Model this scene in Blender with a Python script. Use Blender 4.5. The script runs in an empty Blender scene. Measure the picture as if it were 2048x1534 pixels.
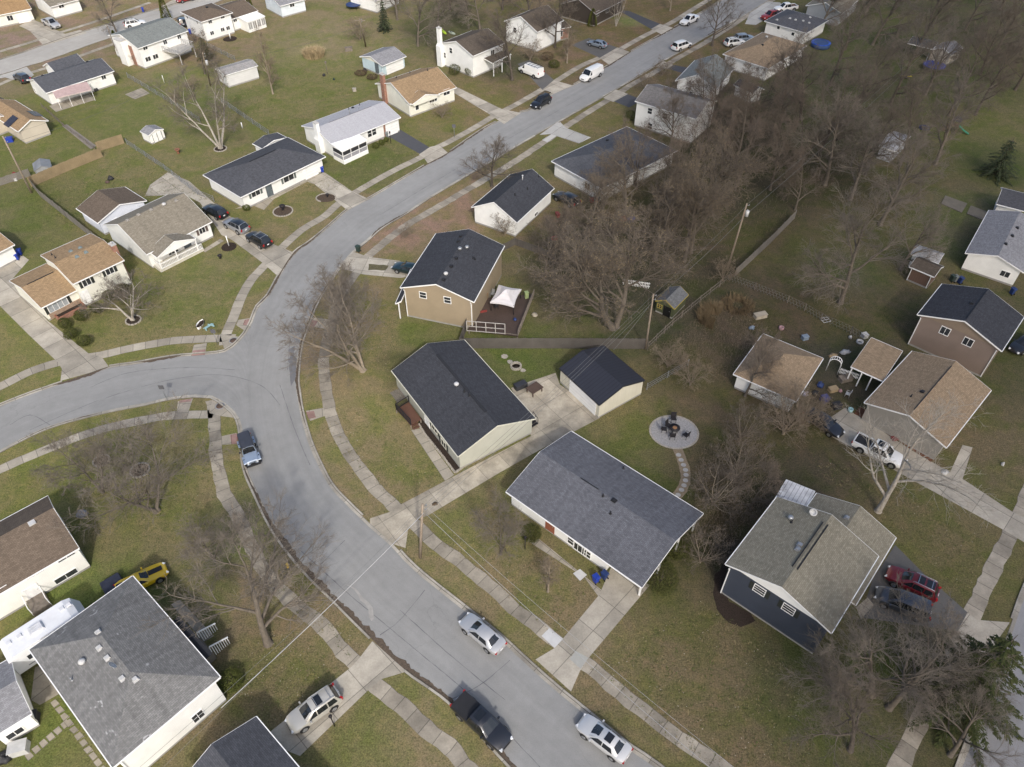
import bpy, math, random
from mathutils import Vector, Matrix
R = math.radians
sc = bpy.context.scene
COL = sc.collection
# ------------------------------------------------------------------ camera frame (source picture 2048 x 1534)
FPX, PITCH, CAMH = 1520.0, R(45.2), 66.0
CP, SP = math.cos(PITCH), math.sin(PITCH)
CAM = Vector((0, 0, CAMH))
def ray(u, v):
    a = (u - 1024) / FPX; b = -(v - 767) / FPX
    return Vector((a, CP + b * SP, -SP + b * CP))
def G(u, v, z=0.0):
    d = ray(u, v); t = (z - CAMH) / d.z
    return Vector((d.x * t, d.y * t, z))
def g2(u, v, z=0.0):
    p = G(u, v, z); return (p.x, p.y)
# ------------------------------------------------------------------ object helpers
WM = {}                      # world matrix of every thing we make, by object name
def tag(o, label=None, cat=None, group=None, kind=None):
    if label: o['label'] = label
    if cat: o['category'] = cat
    if group: o['group'] = group
    if kind: o['kind'] = kind
    return o
def thing(name, label, cat, loc, rz=0.0, group=None, scale=1.0, rot=None):
    o = bpy.data.objects.new(name, None); COL.objects.link(o)
    o.empty_display_size = .3
    M = Matrix.Translation(Vector(loc)) @ (rot.to_4x4() if rot else Matrix.Rotation(rz, 4, 'Z')) @ Matrix.Diagonal((*( (scale,)*3 if not hasattr(scale,'__len__') else scale), 1))
    o.matrix_basis = M; WM[o.name] = M
    return tag(o, label, cat, group)
class MB:
    def __init__(s): s.v = []; s.f = []; s.m = []; s.uv = {}; s.sm = []
    def quad(s, pts, m=0, uv=None, sm=False):
        n = len(s.v); s.v += [tuple(p) for p in pts]
        if uv: s.uv[len(s.f)] = uv
        s.f.append(tuple(range(n, n + len(pts)))); s.m.append(m); s.sm.append(sm)
    def box(s, c, d, rz=0.0, m=0, rot=None, taper=1.0):
        x, y, z = d[0] / 2, d[1] / 2, d[2] / 2
        Rm = rot if rot is not None else Matrix.Rotation(rz, 3, 'Z')
        n = len(s.v); c = Vector(c)
        for k in (-1, 1):
            t = taper if k > 0 else 1
            for (i, j) in ((-1, -1), (1, -1), (1, 1), (-1, 1)):
                s.v.append(tuple(c + Rm @ Vector((i * x * t, j * y * t, k * z))))
        for q in ((3, 2, 1, 0), (4, 5, 6, 7), (0, 1, 5, 4), (1, 2, 6, 5), (2, 3, 7, 6), (3, 0, 4, 7)):
            s.f.append(tuple(n + i for i in q)); s.m.append(m); s.sm.append(False)
    def bar(s, a, b, w, h=None, m=0):
        a, b = Vector(a), Vector(b); d = b - a; L = d.length
        if L < 1e-6: return
        s.box((a + b) / 2, (L, w, h or w), m=m, rot=d.to_track_quat('X', 'Z').to_matrix())
    def tube(s, pts, rad, n=6, m=0, caps=True, sm=True):
        pts = [Vector(p) for p in pts]; k = len(pts)
        if not hasattr(rad, '__len__'): rad = [rad] * k
        base = len(s.v); up = None
        for i, p in enumerate(pts):
            d = pts[min(i + 1, k - 1)] - pts[max(i - 1, 0)]
            if d.length < 1e-9: d = Vector((0, 0, 1))
            d.normalize()
            if up is None:
                up = d.orthogonal().normalized()
            else:
                up = (up - d * up.dot(d))
                up = up.normalized() if up.length > 1e-5 else d.orthogonal().normalized()
            w = d.cross(up)
            for j in range(n):
                a = 2 * math.pi * j / n
                s.v.append(tuple(p + (up * math.cos(a) + w * math.sin(a)) * rad[i]))
        for i in range(k - 1):
            for j in range(n):
                a, b = base + i * n + j, base + i * n + (j + 1) % n
                s.f.append((a, b, b + n, a + n)); s.m.append(m); s.sm.append(sm)
        if caps:
            s.f.append(tuple(base + j for j in reversed(range(n)))); s.m.append(m); s.sm.append(False)
            s.f.append(tuple(base + (k - 1) * n + j for j in range(n))); s.m.append(m); s.sm.append(False)
    def lathe(s, prof, n=16, c=(0, 0, 0), m=0, sm=True, sx=1, sy=1):
        base = len(s.v)
        for (r, z) in prof:
            for j in range(n):
                a = 2 * math.pi * j / n
                s.v.append((c[0] + r * math.cos(a) * sx, c[1] + r * math.sin(a) * sy, c[2] + z))
        for i in range(len(prof) - 1):
            for j in range(n):
                a, b = base + i * n + j, base + i * n + (j + 1) % n
                s.f.append((a, b, b + n, a + n)); s.m.append(m); s.sm.append(sm)
        if prof[0][0] > 1e-4: s.f.append(tuple(base + j for j in reversed(range(n)))); s.m.append(m); s.sm.append(False)
        if prof[-1][0] > 1e-4: s.f.append(tuple(base + (len(prof) - 1) * n + j for j in range(n))); s.m.append(m); s.sm.append(False)
    def prism(s, poly, z0, z1, m=0, mside=None):
        """poly counter-clockwise list of (x,y)"""
        ar = sum(poly[i][0] * poly[(i + 1) % len(poly)][1] - poly[(i + 1) % len(poly)][0] * poly[i][1] for i in range(len(poly)))
        if ar < 0: poly = poly[::-1]
        n = len(s.v); k = len(poly)
        s.v += [(p[0], p[1], z0) for p in poly] + [(p[0], p[1], z1) for p in poly]
        s.f.append(tuple(n + i for i in reversed(range(k)))); s.m.append(m); s.sm.append(False)
        s.f.append(tuple(n + k + i for i in range(k))); s.m.append(m); s.sm.append(False)
        for i in range(k):
            j = (i + 1) % k
            s.f.append((n + i, n + j, n + k + j, n + k + i)); s.m.append(m if mside is None else mside); s.sm.append(False)
    def mesh(s, name, mats):
        me = bpy.data.meshes.new(name)
        me.from_pydata(s.v, [], s.f)
        for mt in (mats if isinstance(mats, (list, tuple)) else [mats]): me.materials.append(mt)
        me.polygons.foreach_set('material_index', s.m)
        me.polygons.foreach_set('use_smooth', s.sm)
        if s.uv:
            uvl = me.uv_layers.new(name='UVMap')
            for fi, uv in s.uv.items():
                p = me.polygons[fi]
                for k, li in enumerate(p.loop_indices): uvl.data[li].uv = uv[k]
        me.update()
        return me
    def build(s, name, mats, parent=None, world=None, sharp=None, **tg):
        """vertices are local to `world` (a matrix; default: the parent's)"""
        me = s.mesh(name, mats)
        if sharp: me.set_sharp_from_angle(angle=sharp)
        return place(name, me, parent, world, **tg)
def place(name, me, parent=None, world=None, **tg):
    o = bpy.data.objects.new(name, me); COL.objects.link(o)
    if parent is not None:
        o.parent = parent; PW = WM[parent.name]
        W = world if world is not None else PW
        o.matrix_basis = PW.inverted() @ W if world is not None else Matrix.Identity(4)
    else:
        W = world if world is not None else Matrix.Identity(4)
        o.matrix_basis = W
    WM[o.name] = W
    return tag(o, **tg)
def children_of(o): return [c for c in o.children]
def copy_tree(src, loc, rz, label, group=None, scale=1.0, name=None, rot=None):
    """copy a thing, its parts and their sub-parts (mesh data shared)"""
    r = src.copy(); COL.objects.link(r)
    s3 = (scale,) * 3 if not hasattr(scale, '__len__') else scale
    M = Matrix.Translation(Vector(loc)) @ (rot.to_4x4() if rot else Matrix.Rotation(rz, 4, 'Z')) @ Matrix.Diagonal((*s3, 1))
    r.parent = None; r.matrix_basis = M; WM[r.name] = M
    r['label'] = label
    if group: r['group'] = group
    def rec(a, b):
        for c in a.children:
            d = c.copy(); COL.objects.link(d); d.parent = b; rec(c, d)
    rec(src, r)
    return r
# ------------------------------------------------------------------ materials
MATS = {}
class NT:
    def __init__(s, name):
        s.mat = bpy.data.materials.new(name); s.mat.use_nodes = True
        s.t = s.mat.node_tree; s.n = s.t.nodes; s.l = s.t.links
        s.bsdf = s.n['Principled BSDF']
    def new(s, ty, **kw):
        n = s.n.new(ty)
        for k, v in kw.items(): setattr(n, k, v)
        return n
    def link(s, a, b): s.l.new(a, b)
    def set(s, sock, val):
        if hasattr(val, 'is_output'): s.l.new(val, sock)
        else: sock.default_value = val
    def math(s, op, a, b=None, clamp=False):
        n = s.new('ShaderNodeMath', operation=op, use_clamp=clamp)
        s.set(n.inputs[0], a)
        if b is not None: s.set(n.inputs[1], b)
        return n.outputs[0]
    def mix(s, f, a, b, bt='MIX'):
        n = s.new('ShaderNodeMix', data_type='RGBA', blend_type=bt)
        s.set(n.inputs[0], f)
        s.set(n.inputs[6], a if hasattr(a, 'is_output') else (*a, 1))
        s.set(n.inputs[7], b if hasattr(b, 'is_output') else (*b, 1))
        return n.outputs[2]
    def noise(s, vec, scale, detail=4, rough=.55, dist=0):
        n = s.new('ShaderNodeTexNoise'); n.inputs['Scale'].default_value = scale
        n.inputs['Detail'].default_value = detail; n.inputs['Roughness'].default_value = rough
        n.inputs['Distortion'].default_value = dist
        if vec is not None: s.link(vec, n.inputs['Vector'])
        return n.outputs['Fac']
    def ramp(s, fac, lo, hi, a=0.0, b=1.0):
        n = s.new('ShaderNodeMapRange'); s.link(fac, n.inputs[0])
        n.inputs[1].default_value = lo; n.inputs[2].default_value = hi
        n.inputs[3].default_value = a; n.inputs[4].default_value = b
        return n.outputs[0]
    def bump(s, h, dist=.02, strength=.5):
        b = s.new('ShaderNodeBump'); b.inputs['Strength'].default_value = strength; b.inputs['Distance'].default_value = dist
        s.link(h, b.inputs['Height']); s.link(b.outputs[0], s.bsdf.inputs['Normal'])
    def coord(s, which='Object'):
        return s.new('ShaderNodeTexCoord').outputs[which]
    def wpos(s): return s.new('ShaderNodeNewGeometry').outputs['Position']
    def xyz(s, vec):
        n = s.new('ShaderNodeSeparateXYZ'); s.link(vec, n.inputs[0]); return n.outputs
    def done(s, col, rough=.8, spec=.3):
        s.set(s.bsdf.inputs['Base Color'], col if hasattr(col, 'is_output') else (*col, 1))
        s.set(s.bsdf.inputs['Roughness'], rough)
        s.bsdf.inputs['Specular IOR Level'].default_value = spec
        return s.mat
def sc3(c, k): return tuple(min(1, x * k) for x in c)
def M(name, c, rough=.7, var=.12, scale=2.0, spec=.3, metal=0.0, coat=0.0, bump=0.0):
    """plain painted / natural surface with soft mottling in object space"""
    if name in MATS: return MATS[name]
    t = NT(name); v = t.wpos()
    f = t.noise(v, scale, 5); col = t.mix(t.ramp(f, .3, .7), sc3(c, 1 - var), sc3(c, 1 + var))
    m = t.done(col, rough, spec); t.bsdf.inputs['Metallic'].default_value = metal
    if coat:
        t.bsdf.inputs['Coat Weight'].default_value = coat; t.bsdf.inputs['Coat Roughness'].default_value = .06
    if bump: t.bump(t.noise(v, scale * 12, 3), bump, .6)
    MATS[name] = m; return m
def shingle(name, c, c2=None, streak=.09, patch=0.0, wscale=1.0, bc=.17):
    if name in MATS: return MATS[name]
    t = NT(name); uv = t.coord('UV'); w = t.wpos()
    b = t.new('ShaderNodeTexBrick', offset=.5); t.link(uv, b.inputs['Vector'])
    b.inputs['Scale'].default_value = 1; b.inputs['Brick Width'].default_value = .32 * wscale; b.inputs['Row Height'].default_value = .145 * wscale
    b.inputs['Mortar Size'].default_value = .012; b.inputs['Mortar Smooth'].default_value = .3; b.inputs['Bias'].default_value = 0
    b.inputs['Color1'].default_value = (1 - bc, 1 - bc, 1 - bc, 1); b.inputs['Color2'].default_value = (1 + bc, 1 + bc, 1 + bc, 1); b.inputs['Mortar'].default_value = (.6, .6, .6, 1)
    base = t.mix(t.ramp(t.noise(uv, 5.5, 5, .8), .3, .7), sc3(c, .94), c2 or sc3(c, 1.08))
    col = t.mix(1.0, base, b.outputs['Color'], 'MULTIPLY')
    # weather streaks running down the slope
    mp = t.new('ShaderNodeMapping'); t.link(uv, mp.inputs[0]); mp.inputs['Scale'].default_value = (2.2, .12, 1)
    st = t.ramp(t.noise(mp.outputs[0], 1.0, 5, .6), .35, .7, 1 - streak, 1 + streak)
    big = t.ramp(t.noise(w, .16, 3), .3, .7, 1 - streak * .7, 1 + streak * .7)
    k = t.math('MULTIPLY', st, big)
    cb = t.new('ShaderNodeCombineXYZ'); [t.link(k, cb.inputs[i]) for i in range(3)]
    col = t.mix(1.0, col, cb.outputs[0], 'MULTIPLY')
    if patch:
        vo = t.new('ShaderNodeTexWhiteNoise', noise_dimensions='2D')
        sn = t.new('ShaderNodeVectorMath', operation='SNAP'); t.link(uv, sn.inputs[0]); sn.inputs[1].default_value = (.42, .145, 1)
        t.link(sn.outputs[0], vo.inputs[0])
        f = t.math('MULTIPLY', t.math('GREATER_THAN', vo.outputs['Value'], .62), t.ramp(t.noise(uv, .55, 2), .66, .70))
        col = t.mix(f, col, (patch, patch, patch))
    m = t.done(col, .92, .2); t.bump(b.outputs['Fac'], .012, -.5)
    MATS[name] = m; return m
def siding(name, c, pitch=.18, dark=.72, var=.06, vertical=False, rough=.6, axis=None):
    if name in MATS: return MATS[name]
    t = NT(name); o = t.xyz(t.coord('Object')); w = t.wpos()
    ax = o[axis] if axis is not None else t.math('ADD', o[0], o[1]) if vertical else o[2]
    fr = t.math('FRACT', t.math('MULTIPLY', ax, 1 / pitch))
    ln = t.ramp(fr, 0, .16, dark, 1.0)
    k = t.math('MULTIPLY', ln, t.ramp(t.noise(w, .7, 4), .3, .7, 1 - var, 1 + var))
    cb = t.new('ShaderNodeCombineXYZ'); [t.link(k, cb.inputs[i]) for i in range(3)]
    col = t.mix(1.0, c, cb.outputs[0], 'MULTIPLY')
    # a little splash dirt at the foot
    m = t.done(col, rough, .3); t.bump(fr, .02, .5)
    MATS[name] = m; return m
def brick(name, c, mortar=(.35, .33, .3)):
    if name in MATS: return MATS[name]
    t = NT(name); o = t.xyz(t.coord('Object'))
    cb = t.new('ShaderNodeCombineXYZ'); t.link(t.math('ADD', o[0], o[1]), cb.inputs[0]); t.link(o[2], cb.inputs[1])
    b = t.new('ShaderNodeTexBrick'); t.link(cb.outputs[0], b.inputs[0]); b.inputs['Scale'].default_value = 1
    b.inputs['Brick Width'].default_value = .24; b.inputs['Row Height'].default_value = .08; b.inputs['Mortar Size'].default_value = .008
    b.inputs['Color1'].default_value = (*sc3(c, .75), 1); b.inputs['Color2'].default_value = (*sc3(c, 1.3), 1); b.inputs['Mortar'].default_value = (*mortar, 1)
    col = t.mix(t.ramp(t.noise(t.wpos(), 1.2, 4), .3, .7, 0, .35), b.outputs['Color'], sc3(c, .6))
    m = t.done(col, .85, .2); MATS[name] = m; return m
def concrete(name, c, slab=1.5, slabw=50.0, stain=.25, dark=.45):
    """UV in metres: u along, v across; saw-cut joints, slab to slab tone, stains"""
    if name in MATS: return MATS[name]
    t = NT(name); uv = t.coord('UV'); w = t.wpos(); s = t.xyz(uv)
    def joint(a, p):
        f = t.math('FRACT', t.math('MULTIPLY', a, 1 / p)); d = t.math('MULTIPLY', t.math('MINIMUM', f, t.math('SUBTRACT', 1.0, f)), p)
        return t.ramp(d, .015, .045, 0, 1)
    j = t.math('MULTIPLY', joint(s[0], slab), joint(s[1], slabw))
    sn = t.new('ShaderNodeVectorMath', operation='FLOOR'); mp = t.new('ShaderNodeMapping'); t.link(uv, mp.inputs[0]); mp.inputs['Scale'].default_value = (1 / slab, 1 / slabw, 1)
    t.link(mp.outputs[0], sn.inputs[0]); wn = t.new('ShaderNodeTexWhiteNoise', noise_dimensions='2D'); t.link(sn.outputs[0], wn.inputs[0])
    tone = t.ramp(wn.outputs['Value'], 0, 1, .78, 1.16)
    n1 = t.ramp(t.noise(w, .45, 6, .65), .3, .72, 1 + stain * .5, 1 - stain); n2 = t.ramp(t.noise(w, 6, 4), .3, .7, .92, 1.08)
    n3 = t.ramp(t.noise(w, 40, 2), .3, .7, .92, 1.08)
    k = t.math('MULTIPLY', t.math('MULTIPLY', tone, n1), t.math('MULTIPLY', n2, n3))
    k = t.math('MULTIPLY', k, t.ramp(j, 0, 1, dark, 1))
    cb = t.new('ShaderNodeCombineXYZ'); [t.link(k, cb.inputs[i]) for i in range(3)]
    col = t.mix(1.0, c, cb.outputs[0], 'MULTIPLY')
    m = t.done(col, .9, .2); MATS[name] = m; return m
def asphalt(name, c, tracks=True, crack=True):
    if name in MATS: return MATS[name]
    t = NT(name); uv = t.coord('UV'); w = t.wpos()
    n1 = t.ramp(t.noise(w, .09, 4, .6), .3, .7, .90, 1.08); n2 = t.ramp(t.noise(w, .8, 6, .65), .3, .7, .93, 1.06); n3 = t.ramp(t.noise(w, 14, 4, .7), .3, .7, .88, 1.12)
    k = t.math('MULTIPLY', t.math('MULTIPLY', n1, n2), n3)
    if crack:
        wob = t.new('ShaderNodeVectorMath', operation='ADD'); t.link(w, wob.inputs[0])
        nz = t.new('ShaderNodeTexNoise'); nz.inputs['Scale'].default_value = .5; nz.inputs['Detail'].default_value = 5; t.link(w, nz.inputs['Vector'])
        sc_ = t.new('ShaderNodeVectorMath', operation='SCALE'); t.link(nz.outputs['Color'], sc_.inputs[0]); sc_.inputs['Scale'].default_value = 2.2
        t.link(sc_.outputs[0], wob.inputs[1])
        vo = t.new('ShaderNodeTexVoronoi', feature='DISTANCE_TO_EDGE'); vo.inputs['Scale'].default_value = .14; t.link(wob.outputs[0], vo.inputs['Vector'])
        ck = t.ramp(vo.outputs['Distance'], .0, .006, 0, 1)
        gate = t.ramp(t.noise(w, .06, 2), .45, .55)
        ck = t.math('MAXIMUM', ck, gate)
        k = t.math('MULTIPLY', k, t.ramp(ck, 0, 1, .86, 1))
    if tracks:
        s = t.xyz(uv)
        mp = t.new('ShaderNodeMapping'); t.link(uv, mp.inputs[0]); mp.inputs['Scale'].default_value = (.02, 1.1, 1)
        tr = t.ramp(t.noise(mp.outputs[0], 1.0, 4, .6), .3, .7, .92, 1.07); k = t.math('MULTIPLY', k, tr)
    cb = t.new('ShaderNodeCombineXYZ'); [t.link(k, cb.inputs[i]) for i in range(3)]
    col = t.mix(1.0, c, cb.outputs[0], 'MULTIPLY')
    m = t.done(col, .9, .25); t.bump(t.noise(w, 30, 3), .01, .4); MATS[name] = m; return m
def litter(name, c1, c2, scale=5.0):
    if name in MATS: return MATS[name]
    t = NT(name); w = t.wpos()
    f = t.ramp(t.noise(w, scale, 6, .75), .35, .65); col = t.mix(f, c1, c2)
    f2 = t.ramp(t.noise(w, scale * 6, 3, .8), .58, .64); col = t.mix(f2, col, sc3(c2, 1.8))
    m = t.done(col, .95, .1); t.bump(t.noise(w, scale * 5, 3), .03, .7); MATS[name] = m; return m
def bark(name, c, c2): 
    if name in MATS: return MATS[name]
    t = NT(name); o = t.coord('Object'); mp = t.new('ShaderNodeMapping'); t.link(o, mp.inputs[0]); mp.inputs['Scale'].default_value = (1, 1, .35)
    col = t.mix(t.ramp(t.noise(mp.outputs[0], 5, 5, .7), .35, .65), c, c2)
    m = t.done(col, .9, .15); MATS[name] = m; return m
def foliage(name, c, c2):
    if name in MATS: return MATS[name]
    t = NT(name); col = t.mix(t.ramp(t.noise(t.wpos(), 1.6, 5, .7), .32, .68), c, c2)
    m = t.done(col, .75, .15); MATS[name] = m; return m
# palette
WHITE = siding('white_siding', (.80, .80, .77)); WTRIM = M('white_trim', (.80, .80, .78), .5, .03); WPLAIN = M('white_render', (.78, .78, .75), .7, .06, .8)
GLASS = M('window_glass', (.035, .038, .042), .08, .3, 1.5, .6); SHUT = M('dark_shutter', (.03, .033, .03), .6); DOORW = M('white_door', (.75, .75, .73), .5)
BLACKM = M('black_metal', (.02, .02, .022), .45, .2); GREYM = M('grey_metal', (.35, .36, .37), .4, .1, 3, .5, .6); WOODB = M('weathered_wood', (.17, .145, .12), .9, .3, 3)
# ------------------------------------------------------------------ ground, roads, pavements
rnd = random.Random(7)
def smooth_path(pts, step=1.0):
    P = [Vector((p[0], p[1])) for p in pts]
    if len(P) < 3: 
        out = []
        n = max(1, int((P[1] - P[0]).length / step))
        return [P[0].lerp(P[1], i / n) for i in range(n + 1)]
    out = []
    for i in range(len(P) - 1):
        p0 = P[max(i - 1, 0)]; p1 = P[i]; p2 = P[i + 1]; p3 = P[min(i + 2, len(P) - 1)]
        n = max(1, int((p2 - p1).length / step))
        for k in range(n):
            t = k / n
            out.append(.5 * ((2 * p1) + (p2 - p0) * t + (2 * p0 - 5 * p1 + 4 * p2 - p3) * t * t + (3 * p1 - p0 - 3 * p2 + p3) * t ** 3))
    out.append(P[-1]); return out
def px(pts, z=0): return [g2(u, v, z) for (u, v) in pts]
def arclen(P):
    d = [0.0]
    for i in range(1, len(P)): d.append(d[-1] + (Vector(P[i]) - Vector(P[i - 1])).length)
    return d
def resample(P, n):
    d = arclen(P); out = []; j = 0
    for i in range(n):
        s = d[-1] * i / (n - 1)
        while j < len(d) - 2 and d[j + 1] < s: j += 1
        t = 0 if d[j + 1] == d[j] else (s - d[j]) / (d[j + 1] - d[j])
        out.append(Vector(P[j]).lerp(Vector(P[j + 1]), max(0, min(1, t))))
    return out
def strip(name, A, B, z, mat, n=160, **tg):
    A = resample(A, n); B = resample(B, n); mb = MB(); L = 0
    for i in range(n - 1):
        L2 = L + ((A[i + 1] + B[i + 1]) / 2 - (A[i] + B[i]) / 2).length
        w0 = (A[i] - B[i]).length; w1 = (A[i + 1] - B[i + 1]).length
        mb.quad([(*B[i], z), (*B[i + 1], z), (*A[i + 1], z), (*A[i], z)], uv=[(L, 0), (L2, 0), (L2, w1), (L, w0)])
        L = L2
    # keep faces up
    me = mb
    if (B[1] - B[0]).cross(A[0] - B[0]) < 0: me.f = [tuple(reversed(f)) for f in me.f]; me.uv = {k: u[::-1] for k, u in me.uv.items()}
    return me.build(name, mat, **tg)
def ribbon_mb(mb, P, w, z, jit=0.0, h=None, m=0, skip=None, off=0.0, seed=1, close=False, u0=0.0):
    r = random.Random(seed); n = len(P); d = arclen(P); Lf = []; Rt = []
    for i in range(n):
        t = (P[min(i + 1, n - 1)] - P[max(i - 1, 0)]).normalized(); nv = Vector((-t.y, t.x))
        jl = r.uniform(-jit, jit); jr = r.uniform(-jit, jit)
        Lf.append(P[i] + nv * (off + w / 2 + jl)); Rt.append(P[i] + nv * (off - w / 2 + jr))
    for i in range(n - 1):
        if skip and skip((Lf[i] + Rt[i + 1]) / 2): continue
        uv = [(d[i] + u0, 0), (d[i + 1] + u0, 0), (d[i + 1] + u0, w), (d[i] + u0, w)]
        mb.quad([(*Rt[i], z), (*Rt[i + 1], z), (*Lf[i + 1], z), (*Lf[i], z)], m, uv)
        if h:
            mb.quad([(*Rt[i], z - h), (*Rt[i + 1], z - h), (*Rt[i + 1], z), (*Rt[i], z)], m, [(0, 0)] * 4)
            mb.quad([(*Lf[i + 1], z - h), (*Lf[i], z - h), (*Lf[i], z), (*Lf[i + 1], z)], m, [(0, 0)] * 4)
def ribbon(name, pts, w, z, mat, jit=0.0, step=.75, seed=1, h=None, skip=None, off=0.0, **tg):
    mb = MB(); ribbon_mb(mb, smooth_path(pts, step), w, z, jit, h, 0, skip, off, seed); return mb.build(name, mat, **tg)
from mathutils.geometry import tessellate_polygon
def poly_mb(mb, P, z, m=0, axis=None):
    P = [Vector((p[0], p[1])) for p in P]
    if sum(P[i].x * P[(i + 1) % len(P)].y - P[(i + 1) % len(P)].x * P[i].y for i in range(len(P))) < 0: P = P[::-1]
    if axis is None:
        e = max(((P[(i + 1) % len(P)] - P[i]) for i in range(len(P))), key=lambda q: q.length); axis = e
    a = Vector(axis).normalized(); b = Vector((-a.y, a.x)); o = P[0]
    for tri in tessellate_polygon([[Vector((p.x, p.y, 0)) for p in P]]):
        q = [P[i] for i in tri]
        if (q[1] - q[0]).cross(q[2] - q[0]) < 0: q = q[::-1]
        mb.quad([(p.x, p.y, z) for p in q], m, [((p - o).dot(a), (p - o).dot(b)) for p in q])
def sheet(name, pts, z, mat, axis=None, jag=0.0, seed=3, world=False, **tg):
    P = pts if world else px(pts)
    if jag:
        r = random.Random(seed); Q = []
        for i in range(len(P)):
            a, b = Vector(P[i]), Vector(P[(i + 1) % len(P)]); n = max(1, int((b - a).length / .6))
            for k in range(n):
                q = a.lerp(b, k / n); Q.append((q.x + r.uniform(-jag, jag), q.y + r.uniform(-jag, jag)))
        P = Q
    mb = MB(); poly_mb(mb, P, z, 0, axis); return mb.build(name, mat, **tg)
def inside(p, P):
    c = False; j = len(P) - 1
    for i in range(len(P)):
        if (P[i][1] > p[1]) != (P[j][1] > p[1]) and p[0] < (P[j][0] - P[i][0]) * (p[1] - P[i][1]) / (P[j][1] - P[i][1]) + P[i][0]: c = not c
        j = i
    return c
ST = dict(kind='structure')
# --- the lawns: one sheet to the horizon, with the colour the turf has from yard to yard in a colour attribute
TINT = [  # (u, v, (r,g,b)) turf colours, in the picture's coordinates
 (60, 640, (.125, .130, .045)), (380, 560, (.118, .124, .047)), (60, 430, (.085, .105, .030)), (250, 230, (.098, .122, .034)), (170, 240, (.092, .115, .030)), (300, 320, (.110, .125, .040)),
 (560, 420, (.118, .126, .043)), (740, 330, (.075, .100, .026)), (650, 170, (.105, .125, .036)), (660, 90, (.140, .148, .056)), (560, 130, (.115, .132, .042)), (420, 100, (.135, .130, .055)),
 (860, 250, (.110, .120, .038)), (60, 90, (.155, .145, .075)), (250, 20, (.150, .142, .06)), (340, 60, (.14, .135, .06)), (950, 220, (.125, .112, .048)), (1210, 60, (.140, .112, .058)), (1080, 180, (.115, .095, .050)),
 (1300, 60, (.135, .105, .052)), (1200, 100, (.150, .115, .065)), (1100, 240, (.140, .118, .055)), (1160, 230, (.128, .118, .048)), (900, 410, (.150, .130, .060)), (1100, 300, (.105, .105, .042)), (820, 440, (.160, .138, .068)), 
 (770, 600, (.150, .132, .060)), (640, 700, (.165, .142, .070)), (720, 850, (.155, .145, .062)), (830, 920, (.125, .125, .048)), (740, 960, (.150, .132, .064)), (1050, 720, (.080, .095, .030)), (1060, 710, (.075, .095, .03)),
 (860, 650, (.095, .110, .036)), (1130, 630, (.105, .100, .046)), (1200, 500, (.070, .058, .042)), (1300, 560, (.068, .055, .040)), (1240, 850, (.125, .120, .046)), (1250, 950, (.095, .105, .036)), (1420, 800, (.100, .085, .045)),
 (1450, 980, (.085, .065, .040)), (1560, 640, (.075, .058, .040)), (1600, 520, (.110, .100, .045)), (1750, 480, (.105, .098, .045)), (1700, 680, (.105, .098, .045)), (1700, 640, (.095, .085, .045)), (1680, 720, (.060, .050, .038)),
 (1500, 380, (.060, .050, .036)), (1650, 300, (.080, .070, .040)), (1800, 250, (.120, .115, .050)), (1900, 200, (.150, .138, .060)), (1980, 260, (.125, .125, .050)), (1830, 60, (.095, .095, .042)), (2000, 60, (.085, .080, .042)), (1500, 250, (.060, .048, .034)),
 (1100, 1050, (.115, .110, .048)), (960, 1130, (.140, .130, .056)), (1050, 1130, (.125, .112, .050)), (1100, 1220, (.145, .128, .060)), (1020, 1180, (.140, .128, .058)), (1330, 1400, (.140, .120, .058)), (1400, 1250, (.125, .108, .052)),
 (1480, 1450, (.135, .112, .056)), (1250, 1480, (.150, .130, .062)), (1550, 900, (.095, .078, .048)), (1650, 960, (.100, .085, .046)), (1850, 1060, (.130, .118, .052)), (1900, 1100, (.125, .115, .05)), (1950, 900, (.125, .110, .055)), (2020, 1170, (.115, .108, .045)), (2030, 720, (.075, .078, .035)),
 (1650, 1450, (.100, .088, .045)), (1880, 1500, (.100, .09, .045)), (380, 900, (.140, .140, .052)), (120, 960, (.130, .132, .045)), (300, 1080, (.115, .115, .046)), (250, 830, (.135, .135, .050)), (520, 970, (.150, .138, .062)), (500, 1190, (.120, .108, .055)),
 (580, 1250, (.130, .115, .055)), (700, 1260, (.145, .130, .062)), (600, 1330, (.120, .115, .046)), (720, 1460, (.105, .115, .038)), (640, 1420, (.12, .11, .05)), (880, 1460, (.150, .135, .064)), (540, 1380, (.085, .082, .036)), (90, 1210, (.120, .125, .042)), (140, 1450, (.100, .112, .036)), (430, 1470, (.115, .105, .052)),
]
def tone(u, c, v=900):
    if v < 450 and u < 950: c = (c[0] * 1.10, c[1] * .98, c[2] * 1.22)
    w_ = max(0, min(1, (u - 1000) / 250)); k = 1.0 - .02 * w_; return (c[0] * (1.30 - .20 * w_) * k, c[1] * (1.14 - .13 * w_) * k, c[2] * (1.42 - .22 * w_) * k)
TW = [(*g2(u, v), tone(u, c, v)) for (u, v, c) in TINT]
DIRT = []   # (polygon px, colour, strength, soft metres)
def ground_tint(x, y):
    s = 0; c = [0, 0, 0]
    for (a, b, k) in TW:
        w = 1 / ((x - a) ** 2 + (y - b) ** 2 + 9) ** 1.7
        s += w; c[0] += w * k[0]; c[1] += w * k[1]; c[2] += w * k[2]
    return [q / s for q in c]
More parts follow.
